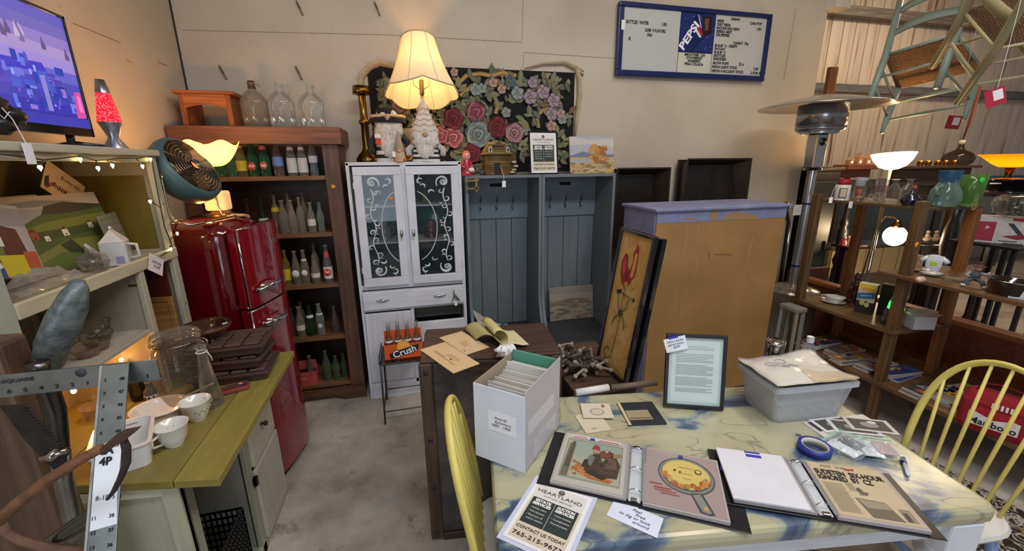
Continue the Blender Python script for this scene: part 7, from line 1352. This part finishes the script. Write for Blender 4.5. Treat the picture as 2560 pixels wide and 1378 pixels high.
M('fff').lathe([(.02, za-.075), (.06, za-.075), (.10, za-.045), (.15, za+.01), (.185, za+.045), (.19, za+.047)], 40).build('amber_bowl', 'shade_amber', al); M('ffe09c').sph((0, 0, za), .03).build('bulb', 'globe', al); M('4a3420').lathe([(0, 0), (.12, 0), (.12, .02), (.03, .05), (.02, .1), (.018, za-.3), (.04, za-.24), (.035, za-.21), (.018, za-.15), (.03, za-.08), (0, za-.08)], 24).build('turned_stem', 'brass', al); point('amber_bowl_lamp_light', (q.x, 2.85, za+.06), 13, 'ff9c40', .03)
# middle level 1.022
ZM = 1.0225
def putz(px_, py_, z, dx=0, dy=0): q = at(px_, py_, 'z', z); return Vector((q.x+dx, q.y+dy, z))
t = thing('shirt_figurine', 'white ceramic t-shirt shaped figurine with green patch on shelf', 'figurine', putz(2326, 690, ZM), radians(-60)); M('b4ac98').sph((0, 0, .018), .055, .035, .018, 16, 8, .3, 2).sph((-.02, 0, .03), .03, .025, .02, 12, 8, .3, 4).build('base', 'ceramic', t)
m = M('c6c8cc'); loft(m, [(rr(.030, .016, .01, 3), .035), (rr(.036, .02, .012, 3), .06), (rr(.038, .02, .012, 3), .10), (rr(.030, .016, .012, 3), .125), (rr(.014, .01, .008, 3), .13)])
for s in (-1, 1): m.tube([(s*.026, 0, .115), (s*.048, 0, .098), (s*.058, 0, .085)], [.014, .014, .014], 9)
m.build('shirt', 'ceramic', t); M('a8b83c').t(frame((0, -.0205, .078), (1, 0, 0), (0, 0, 1))).bx(-.018, .016, -.012, .012, 0, .001, .0004).build('green_patch', 'paper', t)
t = thing('clear_dish', 'low clear plastic dish on the upper right shelf', 'dish', putz(2392, 705, ZM), radians(-60)); M('c4b8a0').bx(-.05, .05, -.03, .03, 0, .022, .004).build('dish_body', 'glass', t); M('3c3c30').bx(-.02, .03, -.0315, -.03, .008, .014).build('strip', 'paper', t)
t = thing('clown_figurine', 'grey sitting clown figurine with brown hat on the shelf', 'figurine', putz(2436, 716, ZM+.004, .02, .02), radians(-60)); m = M('4a4c54'); m.sph((0, 0, .055), .022, .018, .03, 12, 9, .2).tube([(-.01, -.01, .035), (-.028, -.035, .03), (-.034, -.045, .005)], [.011, .010, .009], 8).tube([(.01, -.01, .035), (.03, -.03, .03), (.04, -.042, .005)], [.011, .010, .009], 8).k('8c8884').tube([(-.018, 0, .07), (-.035, -.01, .055), (-.02, -.025, .05)], .008, 7).tube([(.018, 0, .07), (.04, -.01, .065), (.052, -.01, .08)], .008, 7).k('b8b4ac').sph((-.038, -.05, .006), .012, .016, .007).sph((.044, -.05, .006), .012, .016, .007); m.build('body', 'matte', t)
M('b08874').sph((.006, -.004, .098), .016, .015, .018).build('head', 'matte', t); M('5a3c30').lathe([(0, .135), (.012, .128), (.016, .112), (.026, .108), (.026, .106), (0, .106)], 18, (.008, 0, 0)).build('hat', 'fabric', t)
t = thing('stoneware_dish', 'round glossy black brown casserole dish on the right shelf', 'dish', putz(2505, 706, ZM, .10, .06)); t.location = (3.0, 1.345, ZM); M('1c100c').lathe([(0, .004), (.085, 0), (.095, .01), (.098, .07), (.102, .074), (.098, .077), (.09, .07), (.086, .012), (0, .01)], 40).build('dish_body', 'enamel', t)
t = thing('soap_bar', 'cream oval soap shape at the front of the right shelf', 'soap', putz(2484, 727, ZM, .01, .01), .5); M('b8b098').sph((0, 0, .014), .035, .022, .014, 18, 10).build('soap', 'satin', t)
t = thing('place_card', 'pale blue blank folded card at the right shelf edge', 'card', putz(2532, 744, ZM, -.01, -.02), radians(-62)); M('b4c4c8').bx(-.03, .03, -.001, .001, 0, .04).build('card', 'paper', t); M('b4c4c8').bx(-.03, .03, 0, .02, 0, .001).build('card_foot', 'paper', t); M('d8cc6c').sph((.045, .0, .02), .012, .004, .012).build('yellow_corner', 'paper', t)
t = thing('seashell', 'pinkish white shell on the shelf beside the front post', 'shell', putz(2290, 710, ZM, .06, .02)); M('c8a088').sph((0, 0, .016), .03, .022, .018, 16, 10, .4, 6).build('shell_body', 'ceramic', t)
p = putz(2275, 692, ZM, .2, .1); m = M('b89078').bx(p.x-.02, p.x+.02, p.y-.02, p.y+.02, ZM, ZM+.10, .004).k('c8a888').sph((p.x-.01, p.y-.02, ZM+.01), .03, .02, .01); tag(m.build('pink_box', 'paper'), 'pinkish brown small carton standing behind the front corner post', 'box')
# mid level .66
ZL_ = .6605
t = thing('gravy_boat', 'cream gravy boat on its saucer at the left of the shelf', 'gravy boat', putz(2075, 758, ZL_, .03, .0), radians(-60)); M('b0aa9a').lathe([(0, 0), (.03, 0), (.06, .008), (.072, .016), (.06, .012), (0, .006)], 28, sx=1.1).build('saucer', 'ceramic', t); m = M('b8b4a8').lathe([(0, .008), (.025, .009), (.04, .03), (.052, .055), (.048, .055), (.03, .02), (0, .016)], 28, sx=1.25, sy=.75, fl=lambda a, z: 1+.12*cos(a)*(z/.05)); m.build('boat', 'ceramic', t); M('b8b4a8').tube([(-.055, 0, .05), (-.08, 0, .05), (-.075, 0, .025), (-.05, 0, .02)], .004, 7).build('handle', 'ceramic', t)
t = thing('lady_bottle', 'dark red lady shaped bottle standing on the shelf', 'figurine', putz(2108, 768, ZL_, .15, .05)); M('3c100c').lathe([(0, 0), (.05, 0), (.055, .02), (.048, .08), (.035, .13), (.036, .15), (.028, .165), (.012, .175), (.02, .19), (.021, .2), (.014, .215), (.012, .235), (0, .237)], 22, fl=lambda a, z: 1+.05*sin(5*a)).tube([(-.03, 0, .15), (-.055, -.01, .13), (-.05, -.02, .1)], .009, 7).tube([(.03, 0, .15), (.055, -.01, .145), (.06, -.01, .14)], .008, 7).build('body', 'gloss', t)
t = thing('popcorn_box', 'yellow blue and black food carton on the shelf', 'carton', putz(2150, 785, ZL_, .06, .02), radians(-66)); bw3, bh3, bd3 = .05, .21, .03; M('1c1c18').bx(-bw3, bw3, -bd3, bd3, 0, bh3, .001).k('cfc8b0').bx(-bw3, bw3, -bd3, bd3, bh3, bh3+.001).build('carton_body', 'paper', t)
B = frame((-bw3, -bd3-.0002, 0), (1, 0, 0), (0, 0, 1)); W3 = 2*bw3; sc_ = lambda pp: [(x*W3, y*bh3) for x, y in pp]
M().t(B).art([('d4b43c', sc_(rect(0, .78, 1, 1))), ('b8a888', sc_(rect(0, .42, 1, .82))), ('c89030', sc_([(.2, .8), (1, .74), (1, .84), (.3, .9)])), ('2c5c94', sc_([(0, .46), (1, .56), (1, .76), (0, .66)])), ('7c9cb4', sc_([(.2, .56), (.8, .62), (.8, .67), (.2, .61)])), ('b8b078', sc_(circ(.35, .36, .16, 10, .09))), ('c8b888', sc_(circ(.62, .30, .14, 10, .08))), ('c4c0b0', sc_([(.6, .38), (1, .4), (1, .52), (.7, .48)]))]).build('carton_print', 'paper', t)
t = thing('dark_album', 'tall dark bound book standing behind the lava lamp', 'book', putz(2200, 800, ZL_, .13, .06), radians(-66)); M('1e1812').bx(-.045, .045, -.03, .03, 0, .22, .004).build('cover', 'leather', t)
g_ = putz(2228, 822, ZL_, .08, .05); t = thing('shell_jar', 'squat glass jar filled with sea shells under the teal lava lamp', 'jar', g_); M('a89c8c').lathe([(0, 0), (.05, 0), (.056, .01), (.056, .085), (.05, .1), (.048, .1)], 26).build('glass_body', 'glass', t)
for i in range(26): a = R8.uniform(0, 6.28); r_ = .042*sqrt(R8.random()); M(R8.choice(['9c8468', '6c5844', 'b8a48c', '8c7458', 'c4b49c'])).sph((r_*cos(a), r_*sin(a), .012+R8.random()*.075), .011, .009, .009, 8, 5, .4, i).build('sea_shell', 'matte', t)
t = thing('lava_lamp', 'teal and green lava lamp standing on the jar of shells', 'lava lamp', (g_.x, g_.y, ZL_+.101)); M('2c7c5c').lathe([(0, 0), (.044, 0), (.044, .008), (0, .008)], 26).build('base_cap', 'metal', t)
M('38c060').lathe([(.044, .008), (.040, .045), (.036, .06)], 26).build('green_wax', 'glow', t); M('0c6c80').lathe([(.036, .06), (.022, .13)], 26).build('teal_liquid', 'dimglow', t); M('9ca4a8').lathe([(.022, .13), (.01, .19), (0, .191)], 24).build('metal_cap', 'metal', t)
t = thing('white_carton', 'open white cardboard box at the shelf end beside the post', 'box', putz(2298, 812, ZL_, .04, .01), radians(-18)); t.location = (3.12, 1.765, ZL_); M('b8b4b0').bx(-.065, .065, -.04, .06, 0, .085, .001).build('carton_body', 'paper', t); M('b09c90').add([(-.065, -.04, .086), (.065, -.04, .086), (.055, .03, .115), (-.075, .03, .118)], [(0, 1, 2, 3)]).add([(.065, -.04, .086), (.065, .06, .086), (.09, .06, .10), (.09, -.04, .10)], [(0, 1, 2, 3)]).build('lid_flap', 'paper', t, solid=.001)
# magazines on the lowest shelf
R9 = random.Random(21); ZB = .3005
MC = ('8c8078', 'a09888', '2c3c74', '8a3434', '3c4c7c', '6a6460', 'b0a48c', '4c4440', '9c6c4c', '7c8494')
spots = [(3.05, 2.30), (3.10, 2.16), (3.02, 2.04), (3.08, 1.92), (3.12, 1.80), (3.04, 1.60), (3.10, 1.49), (3.22, 1.38), (3.20, 1.54)]
wh = ['at the far left end', 'second from the far left', 'third from the far left', 'with blue cover', 'just behind the front post', 'right of the front post', 'with a yellow flower', 'with reddish cover', 'nearest the red bag']
cnt = 0
for i, (x, y) in enumerate(spots):
    for lvl in range(3):
        c_ = MC[(i*3+lvl) % len(MC)]; z = ZB+lvl*.013; t = thing('magazine', 'old magazine on the lowest shelf %s, %s of its pile' % (wh[i], ['bottom', 'middle', 'top'][lvl]), 'magazine', (x+R9.uniform(-.012, .012), y+R9.uniform(-.01, .01), z), R9.uniform(-.15, .15)+pi/2, 'magazines on the lowest shelf')
        mw, mh = (.05, .13); M('b8b0a4').bx(-mw, mw, -mh, mh, 0, .0125, .001).build('pages', 'paper', t)
        if lvl == 2:
            it = [(c_, rect(-mw, -mh, mw, mh))]+[(R9.choice(['c8bca8', '303c70', 'c04a34', 'd8b040', '504c48', '8c9098', 'b88c6c']), blob(R9.uniform(-.035, .035), R9.uniform(-.1, .1), R9.uniform(.012, .024), 3, .3)) for q in range(9)]
            if i == 6: it += [('d8a82c', blob(0, .02, .03, 6, .25)), ('4c2c18', circ(0, .02, .011, 10))]
            M().art(it, .0128).build('cover_print', 'gloss', t)
        else: M(c_).bx(-mw, mw, -mh, mh, .0122, .0128).build('cover', 'paper', t)
# red cooler bag
p = Vector((3.02, 1.04, ZB)); t = thing('red_bag', 'red soft cooler bag with cigarette brand lettering on the lowest shelf', 'bag', p, radians(-68)); t.location = (2.95, 1.245, .302)
m = M('8c1420'); loft(m, [(rr(.12, .08, .03, 4), 0), (rr(.13, .09, .035, 4), .03), (rr(.13, .088, .035, 4), .16), (rr(.11, .07, .035, 4), .195), (rr(.06, .03, .02, 4), .205)]); m.build('bag_body', 'fabric', t)
B = frame((0, -.0905, .0), (1, 0, 0), (0, 0, 1)); M().t(B).art([('6c0c18', rect(-.085, .15, .085, .152)), ('d8d4cc', [(-.09, .105), (0, .125), (.09, .105), (.09, .035), (-.09, .035)]), ('a41c28', [(-.085, .115), (0, .085), (.085, .115), (.085, .14), (-.085, .14)])]+[('e8e4dc', rect(-.02+.016*i, .15, -.011+.016*i, .18)) for i in range(5)]).build('front_panel', 'fabric', t)
txt('Marlboro', B @ Tm(0, .058, .001), .05, '1c1c1c', t, 'brand_lettering', .165, bold=.001); M('78101c').tube([(-.09, 0, .19), (-.07, 0, .24), (0, 0, .255), (.07, 0, .24), (.09, 0, .19)], .008, 8, flat=.5).build('handle', 'fabric', t)
# ================================================================ BEYOND THE SHELF
pew = thing('wooden_pew', 'long red brown wooden pew seen behind the shelf unit', 'pew', (3.56, 2.2, 0)); M('6c3418').bx(-.03, .03, -1.35, .85, .0, .62, .004).build('back_panel', 'darkx', pew); M('9a5a30').bx(-.05, .05, -1.38, .88, .62, .66, .01).build('top_rail', 'woody', pew); M('5a2c16').bx(.03, .40, -1.33, .83, .38, .41, .004).build('seat', 'woody', pew)
for y in (-1.37, .85): M('5c2e16').bx(-.06, .42, y, y+.035, 0, .70, .01).build('end_panel', 'woodz', pew)
ar = thing('black_armoire', 'tall black cabinet just past the end of the back wall', 'cabinet', (4.04, 3.32, 0)); M('0c0c0c').bx(-.19, .19, 0, .5, 0, 1.60, .01).build('body', 'satin', ar); M('14100e').bx(-.21, .21, -.03, .52, 1.60, 1.64, .012).build('cornice', 'satin', ar); M('1a2420').bx(-.16, .16, -.01, 0, .1, 1.5, .004).build('door', 'satin', ar); M('8a7a50').bx(.12, .13, -.03, -.012, .8, .9, .002).build('handle', 'brass', ar)
a = at(2110, 412, 'y', 4.1); b = at(2185, 412, 'y', 4.1); sh1 = thing('wall_shelf', 'short orange wooden wall shelf holding three tiny lit houses', 'shelf', ((a.x+b.x)/2, 4.1, a.z)); wS = (b.x-a.x)/2; M('9a5430').bx(-wS, wS, -.06, .14, -.06, 0, .006).build('board', 'woodx', sh1); M('6a3418').bx(-wS+.03, wS-.03, 0, .12, -.16, -.06, .006).bx(-.02, .02, .10, .14, -a.z, -.1).build('bracket', 'woodx', sh1)
for i, px_ in enumerate((2123, 2144, 2165)):
    q = at(px_, 411, 'y', 4.1); h = (.09, .14, .12)[i]; t = thing('house_ornament', 'tiny cream glowing house ornament, %s of three on the wall shelf' % ['leftmost', 'middle', 'rightmost'][i], 'house ornament', (q.x, 4.1, a.z+.0005), 0, 'house ornaments'); M('d8a878').bx(-.035, .035, -.03, .03, 0, h*.6, .003).build('walls', 'ceramic', t)
    M('c89c70').add([(-.04, -.035, h*.6), (.04, -.035, h*.6), (.04, .035, h*.6), (-.04, .035, h*.6), (0, -.03, h), (0, .03, h)], [(0, 1, 4), (1, 2, 5, 4), (2, 3, 5), (3, 0, 4, 5), (3, 2, 1, 0)]).build('roof', 'ceramic', t); M('fff0c0').bx(-.01, .01, -.031, -.03, .02, .045).build('lit_window', 'glow', t)
a = at(2240, 410, 'y', 4.1); b = at(2440, 410, 'y', 4.1); sh2 = thing('wall_shelf', 'long brown wooden wall shelf holding five small lamps and an amber jug', 'shelf', ((a.x+b.x)/2, 4.1, a.z-.03)); wS = (b.x-a.x)/2; M('5c3c20').bx(-wS, wS, -.08, .16, -.035, 0, .006).build('board', 'woodx', sh2); M('4a2c14').bx(-wS+.05, wS-.05, 0, .04, -.2, -.035, .01).build('apron', 'woodx', sh2)
for s in (-1, 1): M('4a2c14').bx(s*(wS-.1)-.03, s*(wS-.1)+.03, .05, .12, -(a.z-.03), -.035, .004).build('support', 'woodz', sh2)
for i, px_ in enumerate((2302, 2321, 2345, 2365, 2387)):
    q = at(px_, 405, 'y', 4.08); t = thing('brass_cup', 'little glowing brass cup, number %s from the left on the long wall shelf' % ['one', 'two', 'three', 'four', 'five'][i], 'cup', (q.x, 4.08, a.z-.0295), 0, 'brass cups on the wall shelf'); M('8c5c24').lathe([(0, 0), (.025, 0), (.035, .02), (.036, .06), (.03, .06), (.028, .02), (0, .01)], 18).build('cup_body', 'brass', t); M('ffb054').sph((0, 0, .055), .022, .022, .014, 10, 6).build('glowing_wax', 'dimglow', t)
q = at(2395, 405, 'y', 4.16); t = thing('amber_jug', 'large dark amber glass jug with a long red brown neck above wall shelf', 'jug', (q.x-.0, 4.17, a.z-.029)); M('4c3010').lathe([(0, 0), (.11, 0), (.15, .03), (.17, .09), (.14, .15), (.05, .2), (.03, .24), (.028, .30), (0, .3)], 32).build('glass_body', 'bottle', t); M('d8ccb8').lathe([(.03, .27), (.034, .27), (.034, .32), (.0, .33)], 16).build('neck_band', 'paper', t)
zt = at(2417, 215, 'y', 4.17).z-t.location.z; M('7c2c18').tube([(0, 0, .33), (.03, 0, .5), (.075, 0, zt)], [.018, .03, .04], 8, flat=.4).build('wooden_stopper', 'woodz', t)
p = at(2425, 400, 'y', 4.05); 
# vanity with cream tiled front lit by the globe
a = at(2080, 622, 'y', 3.7); b = at(2262, 700, 'y', 3.7); v = thing('tiled_cabinet', 'cream tiled low cabinet brightly lit by the globe lamp', 'cabinet', ((a.x+b.x)/2+.15, 3.7, 0)); wS = (b.x-a.x)/2+.18
M('6a5c40').bx(-wS, wS, .0, .4, 0, a.z, .004).build('carcass', 'woodx', v); M('4c4c48').bx(-wS-.02, wS+.02, -.05, .42, a.z, a.z+.035, .006).build('dark_top', 'gloss', v)
for i in range(6):
    x0 = -wS+.03+i*(2*wS-.06)/6; M('c0a878').bx(x0+.008, x0+(2*wS-.06)/6-.008, -.012, 0, a.z-.34, a.z-.03, .004).build('tile_panel', 'ceramic', v)
x0 = at(2090, 560, 'y', 3.9).x; x1 = at(2330, 560, 'y', 3.9).x; z1 = at(2150, 505, 'y', 3.9).z; M('6c706c').bx(x0-v.location.x, x1-v.location.x, .2, .22, a.z+.035, z1, .004).build('mirror_glass', 'metal', v); M('241812').bx(x0-.06-v.location.x, x0-v.location.x, .18, .24, a.z+.035, z1+.04, .01).bx(x1-v.location.x, x1+.06-v.location.x, .18, .24, a.z+.035, z1+.04, .01).bx(x0-v.location.x, x1-v.location.x, .18, .24, z1, z1+.05, .01).build('mirror_frame', 'darkz', v)
tz_ = at(2078, 545, 'y', 3.5).z; q = at(2078, 640, 'y', 3.5); ps = thing('turned_post', 'dark turned bed post standing behind the left shelf post', 'post', (q.x+.1, 3.5, 0)); M('1e120c').lathe([(0, 0), (.04, 0), (.04, .5), (.03, .55), (.05, .62), (.03, .7), (.055, .85), (.06, .95), (.035, 1.0), (.05, 1.03), (.03, 1.1), (.022, 1.25), (.03, 1.3), (0, 1.32)], 24).build('post_body', 'darkz', ps)
q = at(2397, 655, 'y', 2.9); ps = thing('turned_post', 'dark carved hanging finial behind the orange rear post', 'post', (at(2372, 600, 'y', 2.6).x, 2.6, 0)); M('1e120c').lathe([(0, 0), (.03, 0), (.03, .6), (.05, .68), (.06, .78), (.04, .86), (.055, .95), (.05, 1.1), (.03, 1.2), (.04, 1.28), (0, 1.3)], 24).build('post_body', 'darkz', ps)
for i, px_ in enumerate((2316, 2337, 2357)):
    q = at(px_, 600, 'y', 3.0); t = thing('cherub_figurine', 'small cream kneeling cherub, %s of three on the black basin' % ['leftmost', 'middle', 'rightmost'][i], 'figurine', (q.x, 3.0, q.z-.02), 0, 'cherub figurines'); m = M('d0a880'); m.sph((0, 0, .025), .035, .03, .025, 14, 8, .2, i).sph((0, 0, .06), .02, .018, .03, 12, 8).tube([(.015, 0, .07), (.03, -.01, .05), (.035, -.015, .035)], .008, 6); m.build('body', 'ceramic', t); M('d0a880').sph((0, 0, .10), .017).build('head', 'ceramic', t)
    zb_ = q.z-.02
xa, xb = at(2300, 600, 'y', 3.0).x, at(2385, 600, 'y', 3.0).x; t = thing('black_basin', 'black flared wooden stand carrying three cream cherubs', 'stand', ((xa+xb)/2, 3.0, 0)); M('0e0a0a').lathe([(0, 0), (.14, 0), (.13, .05), (.10, .3), (.11, zb_-.25), (.16, zb_-.03), ((xb-xa)/2+.03, zb_-.02), ((xb-xa)/2+.03, zb_), (0, zb_-.001)], 32).build('basin_body', 'gloss', t)
for i, (px_, cc) in enumerate(((2090, 'b83c34'), (2102, '8c5c54'), (2113, 'c4b098'))):
    q = at(px_, 604, 'y', 3.25); t = thing('santa_figurine', ['small red figurine', 'small mauve figurine', 'small cream figurine'][i]+' on the little dark shelf beside the bed post', 'figurine', (q.x+.1, 3.25, .86), 0, 'small figurines on dark shelf'); M(cc).lathe([(0, 0), (.03, 0), (.032, .02), (.018, .06), (0, .07)], 14).build('body', 'ceramic', t); M('d0b098').sph((0, -.004, .075), .016).build('head', 'ceramic', t)
a = at(2100, 612, 'y', 3.25); tag(M('2a1a14').bx(a.x-.02, a.x+.24, 3.15, 3.33, .835, .859, .004).bx(a.x+.02, a.x+.06, 3.2, 3.26, 0, .835).bx(a.x+.16, a.x+.20, 3.2, 3.26, 0, .835).build('small_dark_table', 'gloss'), 'small dark table with three little figurines behind the shelf', 'table')
# grey partition, black table with red box, glass bowl, black pot
gp_ = thing('grey_partition', 'plain grey panel wall standing beyond the shelf unit', 'panel', (at(2330, 600, 'y', 4.5).x+1.1, 4.5, 0)); M('6a6c70').bx(-1.1, 3.5, 0, .05, .35, 1.35, .004).build('panel', 'matte', gp_); M('2c2c2e').bx(-1.12, -1.06, -.02, .07, 0, 1.38, .004).bx(.4, .46, -.02, .07, 0, 1.38, .004).bx(2.0, 2.06, -.02, .07, 0, 1.38, .004).build('posts', 'satin', gp_)
bt_ = thing('black_table', 'narrow black metal table carrying the red and white printed box', 'table', (4.3, at(2508, 600, 'x', 4.3).y, 0)); q = at(2500, 612, 'x', 4.15); YB = bt_.location.y; zt4 = q.z; M('141416').bx(-.22, .3, -.2, .2, zt4-.02, zt4, .004).build('top', 'satin', bt_)
for x in (-.18, .26):
    for y in (-.16, .16): M('141416').bx(x-.012, x+.012, y-.012, y+.012, 0, zt4-.02).build('leg', 'satin', bt_)
rb_ = thing('printed_box', 'white fabric covered box with red panels and kitchen pictures', 'box', (4.25, YB, zt4+.0005), radians(-64)); bw4, bh4 = .20, at(2500, 545, 'x', 4.15).z-zt4; M('c8c0bc').bx(-bw4, bw4, -.07, .12, 0, bh4, .003).build('box_body', 'fabric', rb_)
B = frame((-bw4, -.0705, 0), (1, 0, 0), (0, 0, 1)); W4 = 2*bw4; M().t(B).art([(c, [(x*W4, y*bh4) for x, y in pp]) for c, pp in [('a03848', rect(.0, .08, .42, .82)), ('a03848', [(.6, .9), (1, .86), (1, 1), (.6, 1)]), ('c4b4b4', circ(.14, .5, .05, 12, .16)), ('c4b4b4', circ(.32, .6, .04, 3, .1)), ('3c4048', [(.55, .8), (.75, .25), (.8, .3), (.62, .8)]), ('8c3040', [(.52, .3), (.75, .4), (.9, .3), (.7, .2)]), ('2c2c30', rect(.5, .1, .72, .13)), ('2c2c30', rect(.55, .02, .8, .05)), ('c8c0bc', rect(.42, 0, .45, 1)), ('3c4048', [(.85, .7), (.95, .4), (.98, .42), (.9, .72)])]]).build('box_print', 'fabric', rb_)
gb = thing('glass_bowl', 'large etched glass bowl on the printed box', 'bowl', (4.26, YB-.05, zt4+bh4+.001)); M('8c8870').lathe([(0, .004), (.06, 0), (.12, .03), (.15, .09), (.13, .14), (.09, .16), (.085, .16), (.12, .12)], 32, fl=lambda a, z: 1+.015*sin(18*a)).build('bowl_body', 'glass', gb)
sn = thing('snowman_figurine', 'little pink and white figurine at the left of the glass bowl', 'figurine', (4.14, YB+.13, zt4+bh4+.001)); M('b08878').sph((0, 0, .035), .035, .03, .035).build('body', 'ceramic', sn); M('c4bcb4').sph((0, 0, .085), .024, .022, .026).build('head', 'ceramic', sn)
bk_ = thing('roasting_pan', 'large black enamel roasting pan behind the glass bowl', 'pan', (5.0, at(2535, 480, 'x', 5.0).y, 1.3)); zz = at(2520, 480, 'x', 5.0).z; bk_.location.z = zz; M('0e0e12').lathe([(0, 0), (.16, 0), (.2, .03), (.21, .10), (.225, .105), (.225, .112), (.2, .11), (0, .10)], 40, sx=1.1, sy=.8).build('pan_body', 'enamel', bk_); M('18181a').bx(-.25, .25, -.2, .2, -.03, -.001, .004).bx(-.22, -.19, -.17, -.14, -zz, -.03).bx(.19, .22, .14, .17, -zz, -.03).bx(-.22, -.19, .14, .17, -zz, -.03).bx(.19, .22, -.17, -.14, -zz, -.03).build('trestle', 'satin', bk_)
# rug, grey stool, dark chair
m = M('c8c0b0'); loft(m, [(rr(.35, .70, .1), 0), (rr(.35, .70, .1), .012)]); o = m.build('floral_rug', 'floral_rug', None, (2.50, .86, .001)); o.rotation_euler = (0, 0, .0); tag(o, 'black and cream floral rug on the floor beyond the right chair', 'rug')
gs = thing('grey_stool', 'grey painted stool beside the fibreboard cabinet back', 'stool', (2.72, 2.30, 0)); gs.scale = (.75, .75, 1); zs5 = at(1945, 800, 'y', 2.1).z; M('7a776c').bx(-.07, .06, -.10, .10, zs5-.03, zs5, .005).build('seat', 'paintx', gs)
for x in (-.045, .04):
    for y in (-.08, .08): M('7a776c').bar((x*1.1, y*1.1, 0), (x, y, zs5-.03), .03, .03).build('leg', 'paintz', gs)
dc = thing('dark_cane_chair', 'dark bentwood chair with round finial beside the heater pole', 'chair', (at(1968, 600, 'y', 3.05).x, 3.12, 0)); q1 = at(1985, 500, 'y', 2.75).z
M('2a1a12').tube([(-.05, 0, 0), (-.04, 0, .6), (-.02, 0, 1.1), (.02, 0, 1.25), (.06, 0, 1.15), (.07, 0, .7), (.08, 0, 0)], .02, 10).build('bent_back', 'enamel', dc); M('6a4a3a').sph((.0, 0, 1.3), .04).build('finial', 'enamel', dc); M('2a1a12').bx(-.08, .1, 0, .2, .42, .46, .01).build('seat', 'enamel', dc)
for x in (-.06, .08): M('2a1a12').tube([(x, .18, 0), (x, .18, .43)], .015, 8).build('leg', 'enamel', dc)
# ================================================================ HANGING CHAIRS
def ladder(lab, loc, rot, c1, c2, rush, name='ladder_back_chair'):
    c = thing(name, lab, 'chair', loc, 0, 'chairs hanging from the ceiling', rot)
    for s in (-1, 1):
        M(c1).tube([(s*.19, .0, 0), (s*.19, 0, .42), (s*.195, -.03, .7), (s*.2, -.08, 1.02)], [.021, .025, .024, .017], 12).build('back_post', 'satin', c)
        M(c1).tube([(s*.23, .38, 0), (s*.23, .38, .1), (s*.23, .38, .2), (s*.23, .38, .45)], [.014, .021, .024, .024], 12).build('front_leg', 'satin', c)
    for z, yb_ in ((.58, -.012), (.76, -.04), (.93, -.068)):
        m = M(c1); m.grid(lambda u, v: Vector((-.19+.38*u, yb_-.035*sin(pi*u), z+.055*v+.02*sin(pi*u)*v)), 14, 2); m.build('back_slat', 'satin', c, solid=.012)
    for z in (.12, .28):
        M(c2).tube([(-.23, .38, z), (0, .38, z), (.23, .38, z)], [.008, .013, .008], 8).build('rung', 'satin', c)
        for s in (-1, 1): M(c2).tube([(s*.19, 0, z+.03), (s*.23, .38, z+.03)], .009, 8).build('rung', 'satin', c)
    M(c2).tube([(-.19, 0, .22), (.19, 0, .22)], .009, 8).build('rung', 'satin', c)
    m = M('8a5a30'); loft(m, [([(-.19, .0), (.19, 0), (.23, .38), (-.23, .38)], .405), ([(-.20, -.01), (.20, -.01), (.245, .395), (-.245, .395)], .42), ([(-.19, .0), (.19, 0), (.23, .38), (-.23, .38)], .435)]); m.build('rush_seat', rush, c)
    for p, q in (((-.19, 0), (.19, 0)), ((.23, .38), (-.23, .38)), ((-.19, 0), (-.23, .38)), ((.19, 0), (.23, .38))): M(c1).tube([(*p, .42), (*q, .42)], .013, 8).build('seat_rail', 'satin', c)
    return c
def hangwire(c, pts):
    M_ = Matrix.LocRotScale(Vector(c.location), Euler(c.rotation_euler), Vector(c.scale)); inv = M_.inverted(); m = M('3a3a3a')
    for p in pts: w_ = M_ @ Vector(p); m.tube([Vector(p), inv @ Vector((w_.x, w_.y, 4.2))], .002, 5)
    m.build('hanging_wire', 'metal', c)
c = ladder('sea green ladder back chair with rush seat hanging from the ceiling', (3.855, 2.67, 2.189), (-.555, -.132, -1.353), '8a9c90', '8a9c90', 'rush'); c.scale = (1.12, 1.12, 1.12); hangwire(c, [(-.2, -.08, 1.0)])
M('a02438').t(frame((.23, .42, .14), (1, 0, 0), (0, .3, 1))).bx(-.045, .045, -.045, .045, 0, .001).k('e0dcdc').bx(-.02, .03, -.02, .035, .001, .002).build('red_tag', 'paper', c) if 0 else None
c = ladder('cream ladder back chair hanging tilted at the top right of photo', (3.484, 2.165, 2.173), (.315, .82, -1.843), 'aca67c', 'aca67c', 'rush'); c.scale = (.92, .92, .92); hangwire(c, [(-.2, -.08, 1.0)])
for (px_, py_, a_, lab, y_) in ((2488, 243, .35, 'red square tag with white sticker hanging from the cream chair', 1.55), (2384, 306, -.1, 'red square tag with white sticker hanging from the green chair', 2.3)):
    p = at(px_, py_, 'y', y_); t = thing('red_tag', lab, 'tag', p, 0, 'red price tags'); B = frame((0, 0, 0), (.9, -.42, 0), (0, 0, 1)) @ Rz(a_); s_ = .042 if y_ < 2.1 else .045
    M('a42038').t(B).bx(-s_, s_, -s_, s_, 0, .001).build('card', 'paper', t); M('e2dcde').t(B).bx(-s_*.2, s_*.75, -s_*.4, s_*.75, .001, .002).build('white_sticker', 'paper', t); M('e8e4e0').tube([(0, 0, s_), (.0, .01, 4.2-p.z)], .001, 4).build('string', 'paper', t)
flush_texts()
